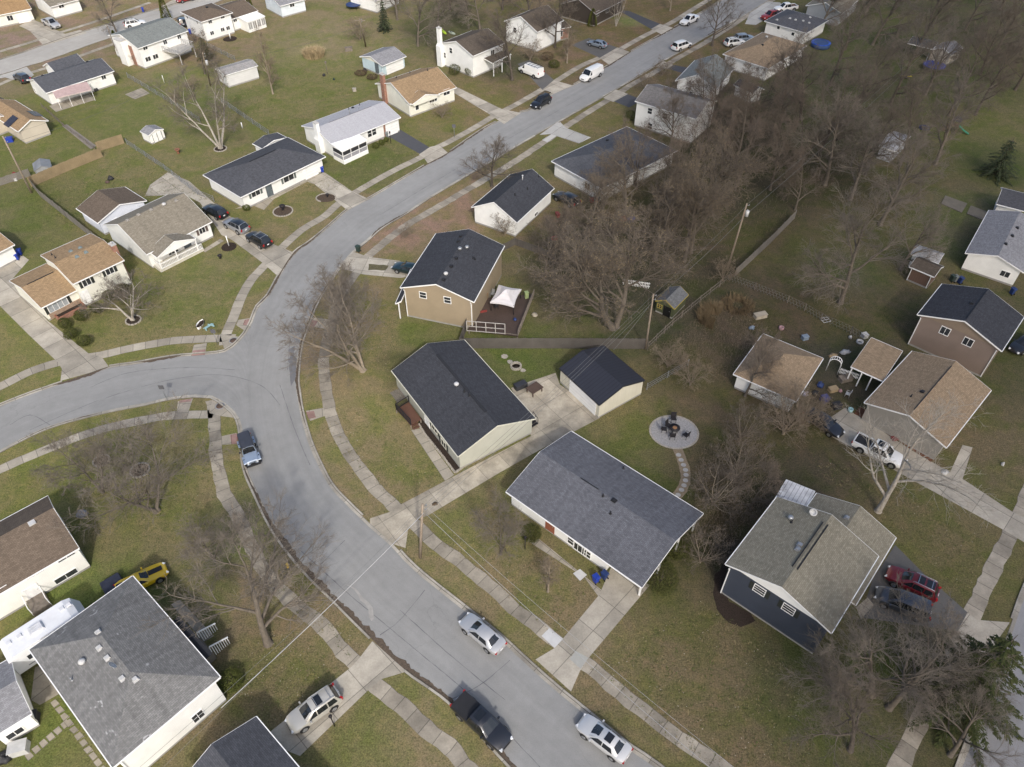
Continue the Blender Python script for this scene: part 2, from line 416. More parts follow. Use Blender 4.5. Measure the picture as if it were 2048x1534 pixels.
BLOB = [  # soft bare or darker patches: (u, v, rx m, ry m, colour, strength)
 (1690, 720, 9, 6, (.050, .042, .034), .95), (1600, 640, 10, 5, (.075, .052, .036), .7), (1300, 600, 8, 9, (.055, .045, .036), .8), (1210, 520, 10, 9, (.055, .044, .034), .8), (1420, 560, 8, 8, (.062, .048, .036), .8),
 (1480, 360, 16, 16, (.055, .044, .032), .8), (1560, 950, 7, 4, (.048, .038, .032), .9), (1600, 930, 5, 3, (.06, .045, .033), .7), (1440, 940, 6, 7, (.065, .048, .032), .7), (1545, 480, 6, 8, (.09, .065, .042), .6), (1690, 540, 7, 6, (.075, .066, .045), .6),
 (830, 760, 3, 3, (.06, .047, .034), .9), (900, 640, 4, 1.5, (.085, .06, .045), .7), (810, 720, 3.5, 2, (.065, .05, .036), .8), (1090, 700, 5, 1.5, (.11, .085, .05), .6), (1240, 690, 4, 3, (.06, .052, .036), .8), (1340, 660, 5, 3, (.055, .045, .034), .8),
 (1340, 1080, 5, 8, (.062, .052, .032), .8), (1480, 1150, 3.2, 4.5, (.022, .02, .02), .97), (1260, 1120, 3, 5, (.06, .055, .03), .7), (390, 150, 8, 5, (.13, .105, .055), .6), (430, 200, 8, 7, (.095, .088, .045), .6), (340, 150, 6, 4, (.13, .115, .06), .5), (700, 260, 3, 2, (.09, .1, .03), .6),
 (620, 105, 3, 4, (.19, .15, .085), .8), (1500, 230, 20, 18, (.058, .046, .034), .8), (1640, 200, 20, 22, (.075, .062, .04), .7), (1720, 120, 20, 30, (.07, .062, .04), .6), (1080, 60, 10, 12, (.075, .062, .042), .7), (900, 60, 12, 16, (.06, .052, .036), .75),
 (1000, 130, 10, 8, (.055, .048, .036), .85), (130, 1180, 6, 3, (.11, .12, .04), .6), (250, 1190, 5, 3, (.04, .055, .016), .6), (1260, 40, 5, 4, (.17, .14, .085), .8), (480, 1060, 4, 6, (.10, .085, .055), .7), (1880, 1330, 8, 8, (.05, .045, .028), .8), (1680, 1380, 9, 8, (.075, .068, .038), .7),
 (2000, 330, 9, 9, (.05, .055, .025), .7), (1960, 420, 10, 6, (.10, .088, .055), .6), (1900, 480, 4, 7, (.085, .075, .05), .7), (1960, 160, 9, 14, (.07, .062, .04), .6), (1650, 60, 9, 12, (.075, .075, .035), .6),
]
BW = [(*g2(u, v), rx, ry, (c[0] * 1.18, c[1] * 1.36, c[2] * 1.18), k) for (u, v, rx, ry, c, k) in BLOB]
def make_ground():
    xs = [-4000, -1500, -700, -400] + [-260 + 2.0 * i for i in range(261)] + [400, 700, 1500, 4000]
    ys = [-600, -200, -60] + [-10 + 2.0 * i for i in range(151)] + [330, 420, 700, 1500, 4000]
    nx, ny = len(xs), len(ys)
    v = [(x, y, 0) for y in ys for x in xs]
    f = [(j * nx + i, j * nx + i + 1, (j + 1) * nx + i + 1, (j + 1) * nx + i) for j in range(ny - 1) for i in range(nx - 1)]
    me = bpy.data.meshes.new('ground'); me.from_pydata(v, [], f); me.update()
    at = me.color_attributes.new('turf', 'FLOAT_COLOR', 'POINT'); dat = []
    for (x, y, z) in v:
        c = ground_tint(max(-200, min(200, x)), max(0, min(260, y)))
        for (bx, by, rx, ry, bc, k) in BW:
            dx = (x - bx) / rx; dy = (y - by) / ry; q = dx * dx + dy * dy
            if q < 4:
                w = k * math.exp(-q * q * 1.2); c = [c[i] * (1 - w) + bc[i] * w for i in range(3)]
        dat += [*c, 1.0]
    at.data.foreach_set('color', dat)
    t = NT('turf'); w = t.wpos(); a = t.new('ShaderNodeVertexColor', layer_name='turf').outputs['Color']
    # clumps: greener and drier tufts at several sizes, plus fine thatch
    n1 = t.noise(w, .22, 6, .62, .4); n2 = t.noise(w, 1.1, 6, .68, .6); n3 = t.noise(w, 7, 5, .8); n4 = t.noise(w, 2.6, 4, .75, .5)
    col = t.mix(t.ramp(n1, .42, .62, 0, .95), a, t.mix(1.0, a, (.74, .92, .60), 'MULTIPLY'))
    col = t.mix(t.ramp(n2, .48, .64, 0, .95), col, t.mix(1.0, col, (1.26, 1.18, 1.16), 'MULTIPLY'))
    col = t.mix(t.ramp(n4, .52, .66, 0, .8), col, t.mix(1.0, col, (.60, .68, .60), 'MULTIPLY'))
    k = t.ramp(n3, .30, .70, .36, 1.74); cb = t.new('ShaderNodeCombineXYZ'); [t.link(k, cb.inputs[i]) for i in range(3)]
    col = t.mix(1.0, col, cb.outputs[0], 'MULTIPLY')
    # scattered pale straw and dead leaves
    sp = t.ramp(t.noise(w, 19, 2, .9), .66, .72, 0, .55); col = t.mix(sp, col, (.26, .21, .13))
    t.done(col, .95, .1); t.bump(t.noise(w, 9, 4, .8), .06, .8)
    me.materials.append(t.mat)
    o = bpy.data.objects.new('ground', me); COL.objects.link(o); WM[o.name] = Matrix.Identity(4); o['kind'] = 'structure'
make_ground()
ROADM = asphalt('road_asphalt', (.256, .255, .246)); CONC = concrete('pavement_concrete', (.34, .308, .252), 1.5); CONCD = concrete('drive_concrete', (.385, .352, .292), 3.2, 2.9, .3); CONCW = concrete('new_concrete', (.42, .41, .38), 3.0, 3.0, .1)
CONCO = concrete('old_concrete', (.31, .278, .225), 1.5, 50, .4); PATIO = concrete('patio_concrete', (.40, .358, .285), 3.0, 3.0, .5, .6); BLACKTOP = asphalt('drive_asphalt', (.075, .077, .085), False); BLACKTOP2 = asphalt('worn_asphalt', (.11, .108, .105), False)
KERBM = concrete('kerb_concrete', (.36, .335, .285), 3.0, 50, .4); LEAF = litter('leaf_litter', (.060, .050, .040), (.13, .10, .075)); MULCH = litter('mulch', (.022, .018, .015), (.05, .037, .03), 7); GRAVEL = litter('rubble', (.10, .09, .075), (.20, .18, .15), 6); PAD = concrete('red_ramp', (.30, .19, .165), 9, 9, .4)
# main street edges, south to north
MW = [(1180, 1690), (1017, 1529), (903, 1408), (811, 1340), (742, 1276), (663, 1197), (605, 1139), (547, 1063), (510, 989), (488, 936), (482, 880)]
MW2 = [(501, 644), (514, 612), (534, 592), (557, 551), (587, 506), (619, 483), (658, 451), (695, 419), (735, 398), (766, 380), (856, 327), (895, 306), (974, 253), (1040, 224), (1055, 221), (1105, 187), (1148, 169), (1211, 134), (1258, 105), (1335, 62), (1411, 20), (1450, -5), (1560, -75)]
ME = [(1500, 1680), (1319, 1532), (1264, 1495), (1169, 1419), (1105, 1366), (1037, 1305), (1000, 1271), (932, 1216), (895, 1187), (830, 1134), (785, 1087), (740, 1047), (695, 1003), (663, 968), (632, 908), (616, 865), (605, 823), (599, 786), (596, 760), (598, 735), (600, 710), (606, 680), (619, 645), (632, 612), (650, 580), (679, 538), (708, 504), (737, 480), (764, 456), (816, 425), (861, 395), (935, 351), (1029, 295), (1116, 245), (1142, 230), (1232, 179), (1324, 124), (1395, 84), (1448, 53), (1493, 29), (1540, 0), (1640, -62)]
BN = [(-260, 900), (-90, 845), (0, 810), (40, 794), (105, 771), (163, 752), (219, 733), (264, 727), (343, 713), (395, 708), (448, 702), (474, 683), (488, 667), (501, 644)]
BS = [(-260, 1040), (-90, 950), (0, 904), (53, 876), (113, 851), (211, 825), (293, 809), (335, 799), (390, 793), (422, 795), (453, 815), (474, 839), (482, 880)]
mw = smooth_path(px(MW)); mw2 = smooth_path(px(MW2)); me_ = smooth_path(px(ME)); bn = smooth_path(px(BN)); bs = smooth_path(px(BS))
def match(A, B):   # for each point of A the closest point of B
    out = []; j = 0
    for p in A:
        j = min(range(len(B)), key=lambda k: (B[k] - p).length_squared); out.append(B[j])
    return out
wl = mw + mw2
def strip_match(name, A, B, z, mat, **tg):
    A = resample(A, 220); Bm = []
    Bd = resample(B, 900); j = 0
    for p in A:
        cand = range(j, min(len(Bd), j + 60)); j = min(cand, key=lambda k: (Bd[k] - p).length_squared); Bm.append(Bd[j])
    Bm[0] = B[0]; Bm[-1] = B[-1]
    mb = MB(); L = 0
    for i in range(len(A) - 1):
        L2 = L + (A[i + 1] - A[i]).length; w0 = (A[i] - Bm[i]).length; w1 = (A[i + 1] - Bm[i + 1]).length
        if (Bm[i] - Bm[i + 1]).length < 1e-5: mb.quad([(*A[i], z), (*A[i + 1], z), (*Bm[i + 1], z)], 0, [(L, 0), (L2, 0), (L2, w1)])
        else: mb.quad([(*A[i], z), (*A[i + 1], z), (*Bm[i + 1], z), (*Bm[i], z)], 0, [(L, 0), (L2, 0), (L2, w1), (L, w0)])
        L = L2
    a = mb.f[0]; p = [Vector(mb.v[i]) for i in a[:3]]
    if (p[1] - p[0]).cross(p[2] - p[0]).z < 0: mb.f = [tuple(reversed(f)) for f in mb.f]; mb.uv = {k: u[::-1] for k, u in mb.uv.items()}
    return mb.build(name, mat, **tg)
strip_match('road', me_, wl, .008, ROADM, **ST)
strip('road', bn, bs, .0075, ROADM, 120, **ST)
# far street, top left; and the street at the lower right corner
FS = [(-260, 225), (0, 150), (50, 134), (105, 117), (211, 79), (356, 34), (432, 5), (520, -30), (640, -70)]
FN = [(-260, 185), (0, 119), (127, 76), (211, 50), (280, 28), (364, 3), (440, -25), (560, -70)]
fs = smooth_path(px(FS)); fn = smooth_path(px(FN)); FROAD = asphalt('pale_road', (.36, .345, .315), True, False)
strip('road', fn, fs, .008, FROAD, 100, **ST)
RW = [(2160, 960), (2090, 1090), (2046, 1181), (2025, 1239), (1985, 1350), (1915, 1534), (1880, 1640)]
RE_ = [(2330, 980), (2300, 1090), (2260, 1181), (2240, 1239), (2200, 1350), (2150, 1534), (2120, 1640)]
rw = smooth_path(px(RW)); strip('road', rw, smooth_path(px(RE_)), .008, asphalt('side_road', (.262, .260, .262)), 60, **ST)
# --- driveways (polygons in picture coordinates) and aprons
DR = {}
def drive(key, pts, mat, z=.018, axis=None, name='driveway', jag=0.0):
    DR[key] = px(pts); return sheet(name, pts, z, mat, axis and (Vector(g2(*axis[1])) - Vector(g2(*axis[0]))), jag, **ST)
drive('d1', [(-40, 540), (0, 522), (30, 500), (58, 520), (24, 559), (95, 641), (177, 707), (204, 715), (219, 735), (121, 762), (124, 738), (116, 725), (58, 670), (0, 612), (-40, 575)], CONCD, axis=((0, 560), (170, 725)))
drive('d2', [(290, 392), (300, 370), (335, 345), (378, 362), (422, 401), (495, 462), (550, 490), (590, 506), (556, 553), (527, 527), (464, 480), (443, 470), (400, 405), (370, 390)], CONCD, axis=((400, 400), (560, 520)))
drive('d3', [(612, 362), (648, 344), (703, 382), (737, 398), (695, 421), (672, 402), (629, 369)], CONCD, axis=((620, 350), (710, 405)))
drive('d4', [(775, 272), (800, 259), (859, 295), (840, 308)], BLACKTOP); drive('d4a', [(838, 309), (860, 294), (878, 290), (896, 306), (857, 329), (848, 316)], CONCD, .019)
drive('d5', [(875, 165), (905, 170), (960, 197), (1003, 218), (1042, 226), (1008, 248), (975, 226), (915, 190)], CONCD, axis=((890, 170), (1000, 230)))
drive('d6', [(1143, 90), (1178, 76), (1234, 95), (1200, 116)], BLACKTOP2); drive('d6a', [(1199, 116), (1235, 95), (1262, 105), (1220, 131)], CONCD, .019)
drive('d7', [(1235, 20), (1258, 22), (1320, 48), (1302, 58)], BLACKTOP); drive('d7a', [(1302, 58), (1320, 48), (1350, 57), (1325, 70)], CONCD, .019)
drive('d8', [(1035, 128), (1060, 120), (1108, 160), (1085, 180)], BLACKTOP2); drive('d8a', [(1085, 179), (1109, 161), (1145, 171), (1108, 188)], CONCD, .019)
drive('d9', [(1079, 270), (1118, 242), (1132, 256), (1182, 275), (1158, 287), (1113, 272), (1094, 285), (1084, 280), (1103, 268)], CONCW)
drive('d10', [(1206, 196), (1232, 179), (1256, 188), (1227, 204)], CONCD, .019); drive('d10a', [(1228, 203), (1254, 188), (1285, 200), (1258, 215)], BLACKTOP)
drive('d11', [(1312, 133), (1327, 122), (1346, 130), (1337, 138)], CONCD, .019); drive('d11a', [(1337, 138), (1346, 130), (1400, 140), (1385, 152)], BLACKTOP)
drive('d12', [(1490, 48), (1500, 26), (1535, 3), (1560, 5), (1575, 22), (1545, 30), (1512, 50)], CONCW)
drive('d13', [(690, 520), (708, 504), (737, 514), (800, 522), (845, 550), (800, 556), (727, 549), (682, 537)], CONCD)
sheet('lawn_strip', [(738, 528), (778, 531), (770, 541), (736, 540)], .024, M('dry_turf', (.10, .09, .05), .95, .3, 3), jag=.08, **ST)
drive('d14', [(1022, 776), (1045, 768), (1111, 746), (1120, 770), (1140, 783), (1200, 836), (1090, 894), (1000, 945), (856, 1031), (832, 1040), (816, 1060), (811, 1096), (785, 1088), (740, 1047), (740, 1037), (780, 1024), (800, 1010), (932, 940), (1062, 872), (1050, 830)], PATIO, axis=((800, 1050), (1090, 880)))
drive('d15', [(1222, 1135), (1199, 1189), (1127, 1276), (1108, 1297), (1071, 1319), (1142, 1383), (1160, 1342), (1177, 1316), (1300, 1170)], CONCD, axis=((1100, 1320), (1240, 1170)))
drive('d16', [(745, 1282), (719, 1316), (703, 1334), (655, 1372), (520, 1480), (600, 1512), (740, 1377), (764, 1358), (814, 1343)], CONCD, axis=((760, 1320), (560, 1490)))
drive('d17', [(1640, 850), (1690, 815), (1830, 905), (1900, 945), (1925, 890), (1945, 895), (1925, 958), (2025, 1024), (2110, 1065), (2090, 1110), (2009, 1061), (1777, 934), (1656, 870)], CONCD, axis=((1700, 860), (2020, 1040)))
drive('d18', [(1745, 1160), (1790, 1090), (1850, 1150), (1935, 1225), (1915, 1262), (1720, 1235)], BLACKTOP2); drive('d18a', [(1712, 1215), (1735, 1195), (1748, 1210), (1722, 1240)], CONCO, .022)
drive('d18b', [(1935, 1226), (1955, 1240), (2020, 1245), (1975, 1310), (1930, 1290), (1915, 1262)], CONCD, .02)
drive('d19', [(38, 52), (64, 38), (130, 68), (160, 60), (175, 66), (88, 92), (60, 62)], CONCD); drive('d20', [(-20, 160), (30, 138), (52, 132), (68, 150), (50, 165), (10, 155)], CONCW)
drive('d21', [(70, 1335), (110, 1320), (150, 1370), (80, 1410), (62, 1400)], CONCO, .02); drive('d22', [(305, 22), (355, -5), (375, -15), (395, -8), (345, 12), (318, 22)], CONCD)
drive('d23', [(0, 40), (0, 40), (0, 40)], CONCD) if False else None
# --- pavements
SWD = 1.35
def walk(pts, w=SWD, mat=CONC, z=.014, jit=.04, name='pavement', seed=1): return ribbon(name, px(pts), w, z, mat, jit, .75, seed, **ST)
walk([(1030, 1640), (927, 1529), (911, 1503), (851, 1456), (803, 1411), (753, 1371), (715, 1330), (685, 1303), (648, 1255), (605, 1221), (566, 1187), (534, 1150), (500, 1085), (469, 1021), (448, 987), (438, 945), (432, 908), (430, 865), (427, 829), (424, 800)], 1.4, CONCO, jit=.09, seed=4)
walk([(427, 828), (343, 831), (314, 835), (248, 848), (195, 861), (142, 879), (79, 905), (0, 939), (-120, 1000)], 1.3, seed=5)
walk([(-120, 830), (0, 773), (66, 741), (127, 723), (198, 711), (264, 696), (330, 684), (364, 680), (435, 677), (470, 676)], 1.45, CONC, jit=.02, seed=6)
walk([(449, 690), (453, 667), (469, 630), (482, 596), (501, 562), (516, 545), (540, 520), (563, 496), (605, 459), (648, 433), (679, 406), (724, 377), (790, 340), (843, 314), (874, 295), (895, 285), (948, 256), (988, 232), (1034, 208), (1079, 182), (1111, 163), (1158, 134), (1198, 116), (1237, 100), (1290, 71), (1343, 45), (1390, 16), (1440, -14)], 1.4, CONC, jit=.02, seed=7)
walk([(1560, 1625), (1435, 1529), (1343, 1466), (1285, 1419), (1258, 1400), (1221, 1369), (1182, 1334), (1158, 1319), (1105, 1276), (1069, 1247), (1026, 1216), (988, 1179), (943, 1142), (922, 1124), (869, 1087), (845, 1063), (811, 1034), (785, 1010), (750, 976), (727, 945), (700, 910), (679, 873), (663, 834), (656, 800), (650, 760), (648, 720), (656, 675), (669, 630), (679, 599), (698, 565), (719, 538), (735, 514), (753, 499), (777, 478), (816, 449), (869, 418), (922, 387), (961, 364), (1027, 325), (1079, 290), (1105, 273), (1132, 253), (1185, 219), (1224, 195), (1264, 169), (1303, 148), (1356, 116), (1409, 86), (1461, 53), (1501, 27), (1560, -10)], 1.4, CONCO, jit=.07, seed=8)
walk([(2080, 930), (2048, 1010), (2017, 1076), (1988, 1134), (1964, 1187), (1946, 1226), (1900, 1320), (1824, 1477), (1770, 1590)], 1.5, CONCO, jit=.1, seed=9)
walk([(-60, 195), (20, 160), (50, 149), (105, 132), (160, 112), (215, 92), (250, 80)], 1.2, CONC, seed=10); walk([(-40, 118), (0, 103), (60, 85), (118, 66), (200, 40), (300, 5)], 1.2, CONC, seed=11)
for q in ([(1083, 1272), (1099, 1256), (1126, 1278), (1109, 1296)],): sheet('pavement_slab', q, .024, M('pale_slab', (.50, .50, .49), .85, .06), **ST)
for q in ([(1139, 1318), (1152, 1302), (1177, 1316), (1161, 1338)],): sheet('pavement_slab', q, .030, M('grey_slab', (.34, .34, .31), .85, .06), **ST)
# walks to front doors, stepping slabs
drive('w1', [(822, 860), (840, 857), (908, 950), (890, 962)], CONC, .020, name='garden_path'); drive('w2', [(1060, 1085), (1078, 1078), (1210, 1186), (1196, 1192), (1169, 1155)], CONC, .016, name='garden_path', axis=((1066, 1080), (1200, 1190)))
drive('w2s', [(1146, 1147), (1160, 1138), (1174, 1150), (1160, 1162)], M('pale_slab', (.5, .5, .49)), .024, name='path_slab')
drive('w3', [(342, 1209), (360, 1200), (428, 1272), (408, 1284)], CONCO, .02, name='garden_path'); drive('w4', [(470, 418), (630, 344), (636, 352), (560, 392), (548, 398), (528, 420), (508, 412)], CONC, .02, name='garden_path')
drive('w5', [(845, 283), (840, 289), (752, 330), (745, 322)], CONC, .02, name='garden_path') if False else None
drive('w6', [(405, 500), (440, 478), (448, 482), (410, 505)], CONC, .021, name='garden_path'); drive('w7', [(705, 296), (720, 290), (782, 265), (788, 273)], CONC, .017, name='garden_path')
for i in range(11):
    u = 108 + i * 9.6; v = 1404 + i * 13.2; sheet('stepping_slab', [(u - 8, v + 2), (u + 3, v - 6), (u + 12, v + 4), (u, v + 12)], .014, CONCO, jag=.04, seed=i, **ST)
for i in range(6):
    u = 55 + i * 14.5; v = 1512 - i * 12.6; sheet('stepping_slab', [(u - 7, v), (u + 5, v - 10), (u + 13, v), (u + 1, v + 10)], .013, CONCO, jag=.03, seed=i, **ST)
# corner ramps with red pads
for (q, pad) in (([(388, 690), (414, 686), (410, 710), (382, 712)], [(386, 701), (411, 699), (410, 710), (383, 712)]), ([(476, 640), (503, 636), (490, 662), (472, 650)], [(489, 640), (504, 637), (496, 652), (486, 650)]), ([(356, 803), (386, 797), (376, 826), (353, 826)], [(360, 801), (384, 797), (382, 803), (358, 806)]),
                 ([(442, 873), (473, 866), (474, 888), (444, 890)], [(460, 870), (474, 867), (474, 888), (463, 889)]), ([(612, 822), (647, 816), (650, 832), (620, 842)], [(612, 824), (628, 822), (632, 836), (617, 838)]), ([(626, 635), (668, 640), (660, 660), (617, 652)], [(622, 640), (636, 642), (628, 656), (616, 652)]), ([(425, 800), (455, 818), (470, 836), (440, 832), (418, 826)], None), ([(440, 668), (480, 674), (470, 688), (448, 698)], None)):
    sheet('corner_ramp', q, .020, CONC, **ST)
    if pad: sheet('ramp_pad', pad, .026, PAD, **ST)
for k in ('d1', 'd2', 'd3', 'd4a', 'd5', 'd6a', 'd7a', 'd8a', 'd9', 'd10', 'd11', 'd12', 'd13', 'd14', 'd15', 'd16', 'd18b'):
    pass
APR = [DR[k] for k in ('d1', 'd2', 'd3', 'd4a', 'd5', 'd6a', 'd7a', 'd8a', 'd9', 'd10', 'd11', 'd12', 'd13', 'd14', 'd15', 'd16', 'd18b')]
def on_apron(p):
    return any(inside((p.x + a, p.y + b), P) for P in APR for (a, b) in ((0, 0), (.5, 0), (-.5, 0), (0, .5), (0, -.5)))
def kerb(P, side, seed):
    mb = MB(); ribbon_mb(mb, P, .22, .11, .012, .1, 0, on_apron, side * .11, seed); ribbon_mb(mb, P, .32, .013, .02, None, 0, None, -side * .16, seed); return mb.build('kerb', KERBM, **ST)
kerb(mw, 1, 2); kerb(mw2, 1, 3); kerb(me_, -1, 4); kerb(bn, 1, 5); kerb(bs, -1, 6); kerb(rw, -1, 7); kerb(fs, -1, 8); kerb(fn, 1, 9)
# leaf litter lying in the gutters (nobody could count the leaves)
def gutter(P, i0, i1, side, w, seed):
    n = len(P); Q = P[int(i0 * n):max(int(i1 * n), int(i0 * n) + 3)]; r = random.Random(seed); mb = MB()
    fine = resample(Q, max(4, int(arclen(Q)[-1] / .22))); prev = None; wv = .7
    for i, p in enumerate(fine):
        t = (fine[min(i + 1, len(fine) - 1)] - fine[max(i - 1, 0)]).normalized(); nv = Vector((-t.y, t.x)) * side
        wv = .6 * wv + .4 * r.uniform(.25, 1.25); ww = w * (wv + r.uniform(-.08, .08)) * min(1, 4 * min(i, len(fine) - 1 - i) / len(fine) + .15)
        a, b = p + nv * .02, p - nv * ww
        if prev:
            q = [(*prev[0], .021), (*prev[1], .021), (*b, .021), (*a, .021)]
            if (Vector(q[1]) - Vector(q[0])).cross(Vector(q[2]) - Vector(q[0])).z < 0: q = q[::-1]
            mb.quad(q)
        prev = (a, b)
    return mb.build('leaf_litter', LEAF, kind='stuff')
for (P, i0, i1, s, w, sd) in ((mw, .02, .93, 1, .62, 1), (me_, .22, .34, -1, .35, 2), (me_, .36, .40, -1, .4, 3), (bn, .42, .60, 1, .55, 4), (bn, .64, .78, 1, .5, 5), (bs, .3, .62, -1, .25, 6), (mw2, .22, .34, 1, .4, 7), (mw2, .5, .58, 1, .5, 8), (mw2, .62, .70, 1, .5, 9), (me_, .62, .70, -1, .3, 10), (me_, .75, .80, -1, .6, 11), (mw2, .02, .12, 1, .35, 12)): gutter(P, i0, i1, s, w, sd)
# tar-filled cracks on the street
TARM = M('tar_seam', (.13, .13, .135), .8, .2)
def tar(pts, w=.05, seed=1): ribbon('road_crack', px(pts), w, .012, TARM, w * .5, .5, seed, **ST)
for i, q in enumerate(([(60, 860), (200, 800), (340, 760), (440, 750), (520, 770), (560, 810)], [(600, 1100), (700, 1190), (820, 1290), (950, 1400), (1080, 1534)], [(180, 775), (260, 745), (380, 735), (470, 740)], [(800, 1220), (900, 1310), (1010, 1400)], [(560, 770), (590, 860), (620, 930)], [(1020, 1320), (960, 1370), (900, 1400)], [(690, 1080), (640, 1130)], [(850, 1180), (800, 1240), (760, 1270)], [(640, 560), (610, 600), (585, 650), (575, 740)], [(760, 430), (900, 345), (1030, 270), (1190, 180)], [(100, 850), (60, 830), (20, 850)])): tar(q, .05, i)
sheet('road_patch', [(690, 1168), (712, 1176), (744, 1215), (748, 1236), (742, 1244), (738, 1236), (736, 1217), (708, 1182)], .0125, M('pale_patch', (.31, .30, .28), .9), jag=.1, **ST)
sheet('road_stain', [(578, 700), (590, 692), (592, 750), (584, 770), (578, 760)], .0125, M('dark_stain', (.15, .15, .155), .8), jag=.2, **ST)
sheet('mulch_bed', [(1452, 1120), (1432, 1150), (1424, 1185), (1434, 1220), (1456, 1246), (1482, 1252), (1510, 1244), (1500, 1228), (1456, 1202)], .02, MULCH, jag=.12, **ST)
sheet('mulch_bed', [(1708, 828), (1720, 812), (1872, 906), (1862, 924)], .03, litter('red_mulch', (.10, .045, .026), (.16, .08, .05), 7), jag=.1, **ST)
# ------------------------------------------------------------------ houses
HOUSES = {}
class House:
    def __init__(s, key, name, label, A, B, C, ze, kind, rise, roof, wall, ov=.4, ovg=.28, parent=None, group=None, walls=True, trim=WTRIM, cat='house', gmat=None, rp=None, found=True, z0=0.0, soffit=None, thick=.14, gutter=True, cut=0.0):
        a, b, c = G(*A, ze), G(*B, ze), G(*C, ze)
        s.sw = False
        x = (b - a); x.z = 0; n = Vector((-x.y, x.x, 0)).normalized()
        if (c - a).dot(n) < 0: a, b = b, a; s.sw = True; x = b - a; n = Vector((-x.y, x.x, 0)).normalized()
        s.W = x.length; x.normalize(); s.D = (c - a).dot(n); s.ze = ze; s.kind = kind; s.key = key
        ctr = a + x * s.W / 2 + n * s.D / 2
        s.T = Matrix.Translation((ctr.x, ctr.y, 0)) @ Matrix.Rotation(math.atan2(x.y, x.x), 4, 'Z'); s.Ti = s.T.inverted()
        s.ov, s.ovg, s.trim, s.thick = ov, ovg, trim, thick
        if rp:
            p0, p1 = s.Ti @ G(*rp, ze), s.Ti @ G(*rp, ze + 1); d_ = Vector((p1.x - p0.x, p1.y - p0.y)); best = None
            for tg_ in ([(0, -s.D / 2), (0, s.D / 2)] if kind == 'gy' else [(-s.W / 2, 0), (s.W / 2, 0)]):
                q_ = Vector(tg_) - Vector((p0.x, p0.y)); z_ = q_.dot(d_) / d_.length_squared; e_ = (q_ - d_ * z_).length
                if best is None or e_ < best[0]: best = (e_, z_)
            r_ = best[1]; s.rise = max(.6 * rise, min(1.4 * rise, r_))
            if 0: print(key, 'W %.1f D %.1f rise %.2f (from pixel %.2f, off %.2f)' % (s.W, s.D, s.rise, r_, best[0]))
        else: s.rise = rise
        if parent is None:
            s.root = thing(name, label, cat, (ctr.x, ctr.y, 0), math.atan2(x.y, x.x), group); s.P = s
        else: s.root = parent.root
        s.z0 = z0; HOUSES[key] = s
        W, D, r, t = s.W / 2, s.D / 2, s.rise, thick
        # --- roof
        if kind == 'gx': planes = [[(-W, -D, ze), (W, -D, ze), (W, 0, ze + r), (-W, 0, ze + r)], [(W, D, ze), (-W, D, ze), (-W, 0, ze + r), (W, 0, ze + r)]]; out = [(-W, -D, ze), (W, -D, ze), (W, 0, ze + r), (W, D, ze), (-W, D, ze), (-W, 0, ze + r)]
        elif kind == 'gy': planes = [[(-W, D, ze), (-W, -D, ze), (0, -D, ze + r), (0, D, ze + r)], [(W, -D, ze), (W, D, ze), (0, D, ze + r), (0, -D, ze + r)]]; out = [(-W, -D, ze), (0, -D, ze + r), (W, -D, ze), (W, D, ze), (0, D, ze + r), (-W, D, ze)]
        elif kind == 'hip':
            out = [(-W, -D, ze), (W, -D, ze), (W, D, ze), (-W, D, ze)]
            if W >= D: e1, e2 = (-(W - D), 0, ze + r), (W - D, 0, ze + r); planes = [[out[0], out[1], e2, e1], [out[1], out[2], e2], [out[2], out[3], e1, e2], [out[3], out[0], e1]]
            else: e1, e2 = (0, -(D - W), ze + r), (0, D - W, ze + r); planes = [[out[0], out[1], e1], [out[1], out[2], e2, e1], [out[2], out[3], e2], [out[3], out[0], e1, e2]]
        elif kind == 'shed': out = [(-W, -D, ze), (W, -D, ze), (W, D, ze + r), (-W, D, ze + r)]; planes = [out]
        s.planes = planes
        mb = MB()
        for pl in planes:
            p = [Vector(q) for q in pl]; nn = (p[1] - p[0]).cross(p[2] - p[0]).normalized()
            ua = Vector((-nn.y, nn.x, 0)); ua = ua.normalized() if ua.length > 1e-4 else Vector((1, 0, 0)); va = nn.cross(ua)
            off = rnd.uniform(0, 9); mb.quad(p, 0, [(q.dot(ua) + off, q.dot(va) + off) for q in p])
            mb.quad([q - Vector((0, 0, t)) for q in reversed(p)], 1)
        for i in range(len(out)):
            p, q = Vector(out[i]), Vector(out[(i + 1) % len(out)]); d = Vector((0, 0, t)); mb.quad([p - d, q - d, q, p], 1)
        mb.build('roof', [roof, soffit or trim], s.root, s.T)
        # gutters along the level edges, boards along the rakes
        tb = MB()
        for i in range(len(out)):
            p, q = Vector(out[i]), Vector(out[(i + 1) % len(out)]); e = (q - p).normalized(); nrm = Vector((e.y, -e.x, 0)).normalized()
            level = abs(p.z - q.z) < .01
            if level and gutter: tb.bar(p + nrm * .04 - Vector((0, 0, .07)), q + nrm * .04 - Vector((0, 0, .07)), .08, .12)
            else: tb.bar(p + nrm * .02 - Vector((0, 0, t * .5 + .01)), q + nrm * .014 - Vector((0, 0, t * .5 + .02)), .03, t + .02)
        if tb.v: tb.build('gutter' if gutter else 'fascia', trim, s.root, s.T)
        # --- walls
        s.wx = W - (ovg if kind in ('gx',) else ov); s.wy = D - (ovg if kind == 'gy' else ov)
        s.x0, s.x1 = -s.wx, s.wx
        if cut: (s.x0, s.x1) = (-s.wx + cut, s.wx) if s.sw else (-s.wx, s.wx - cut)
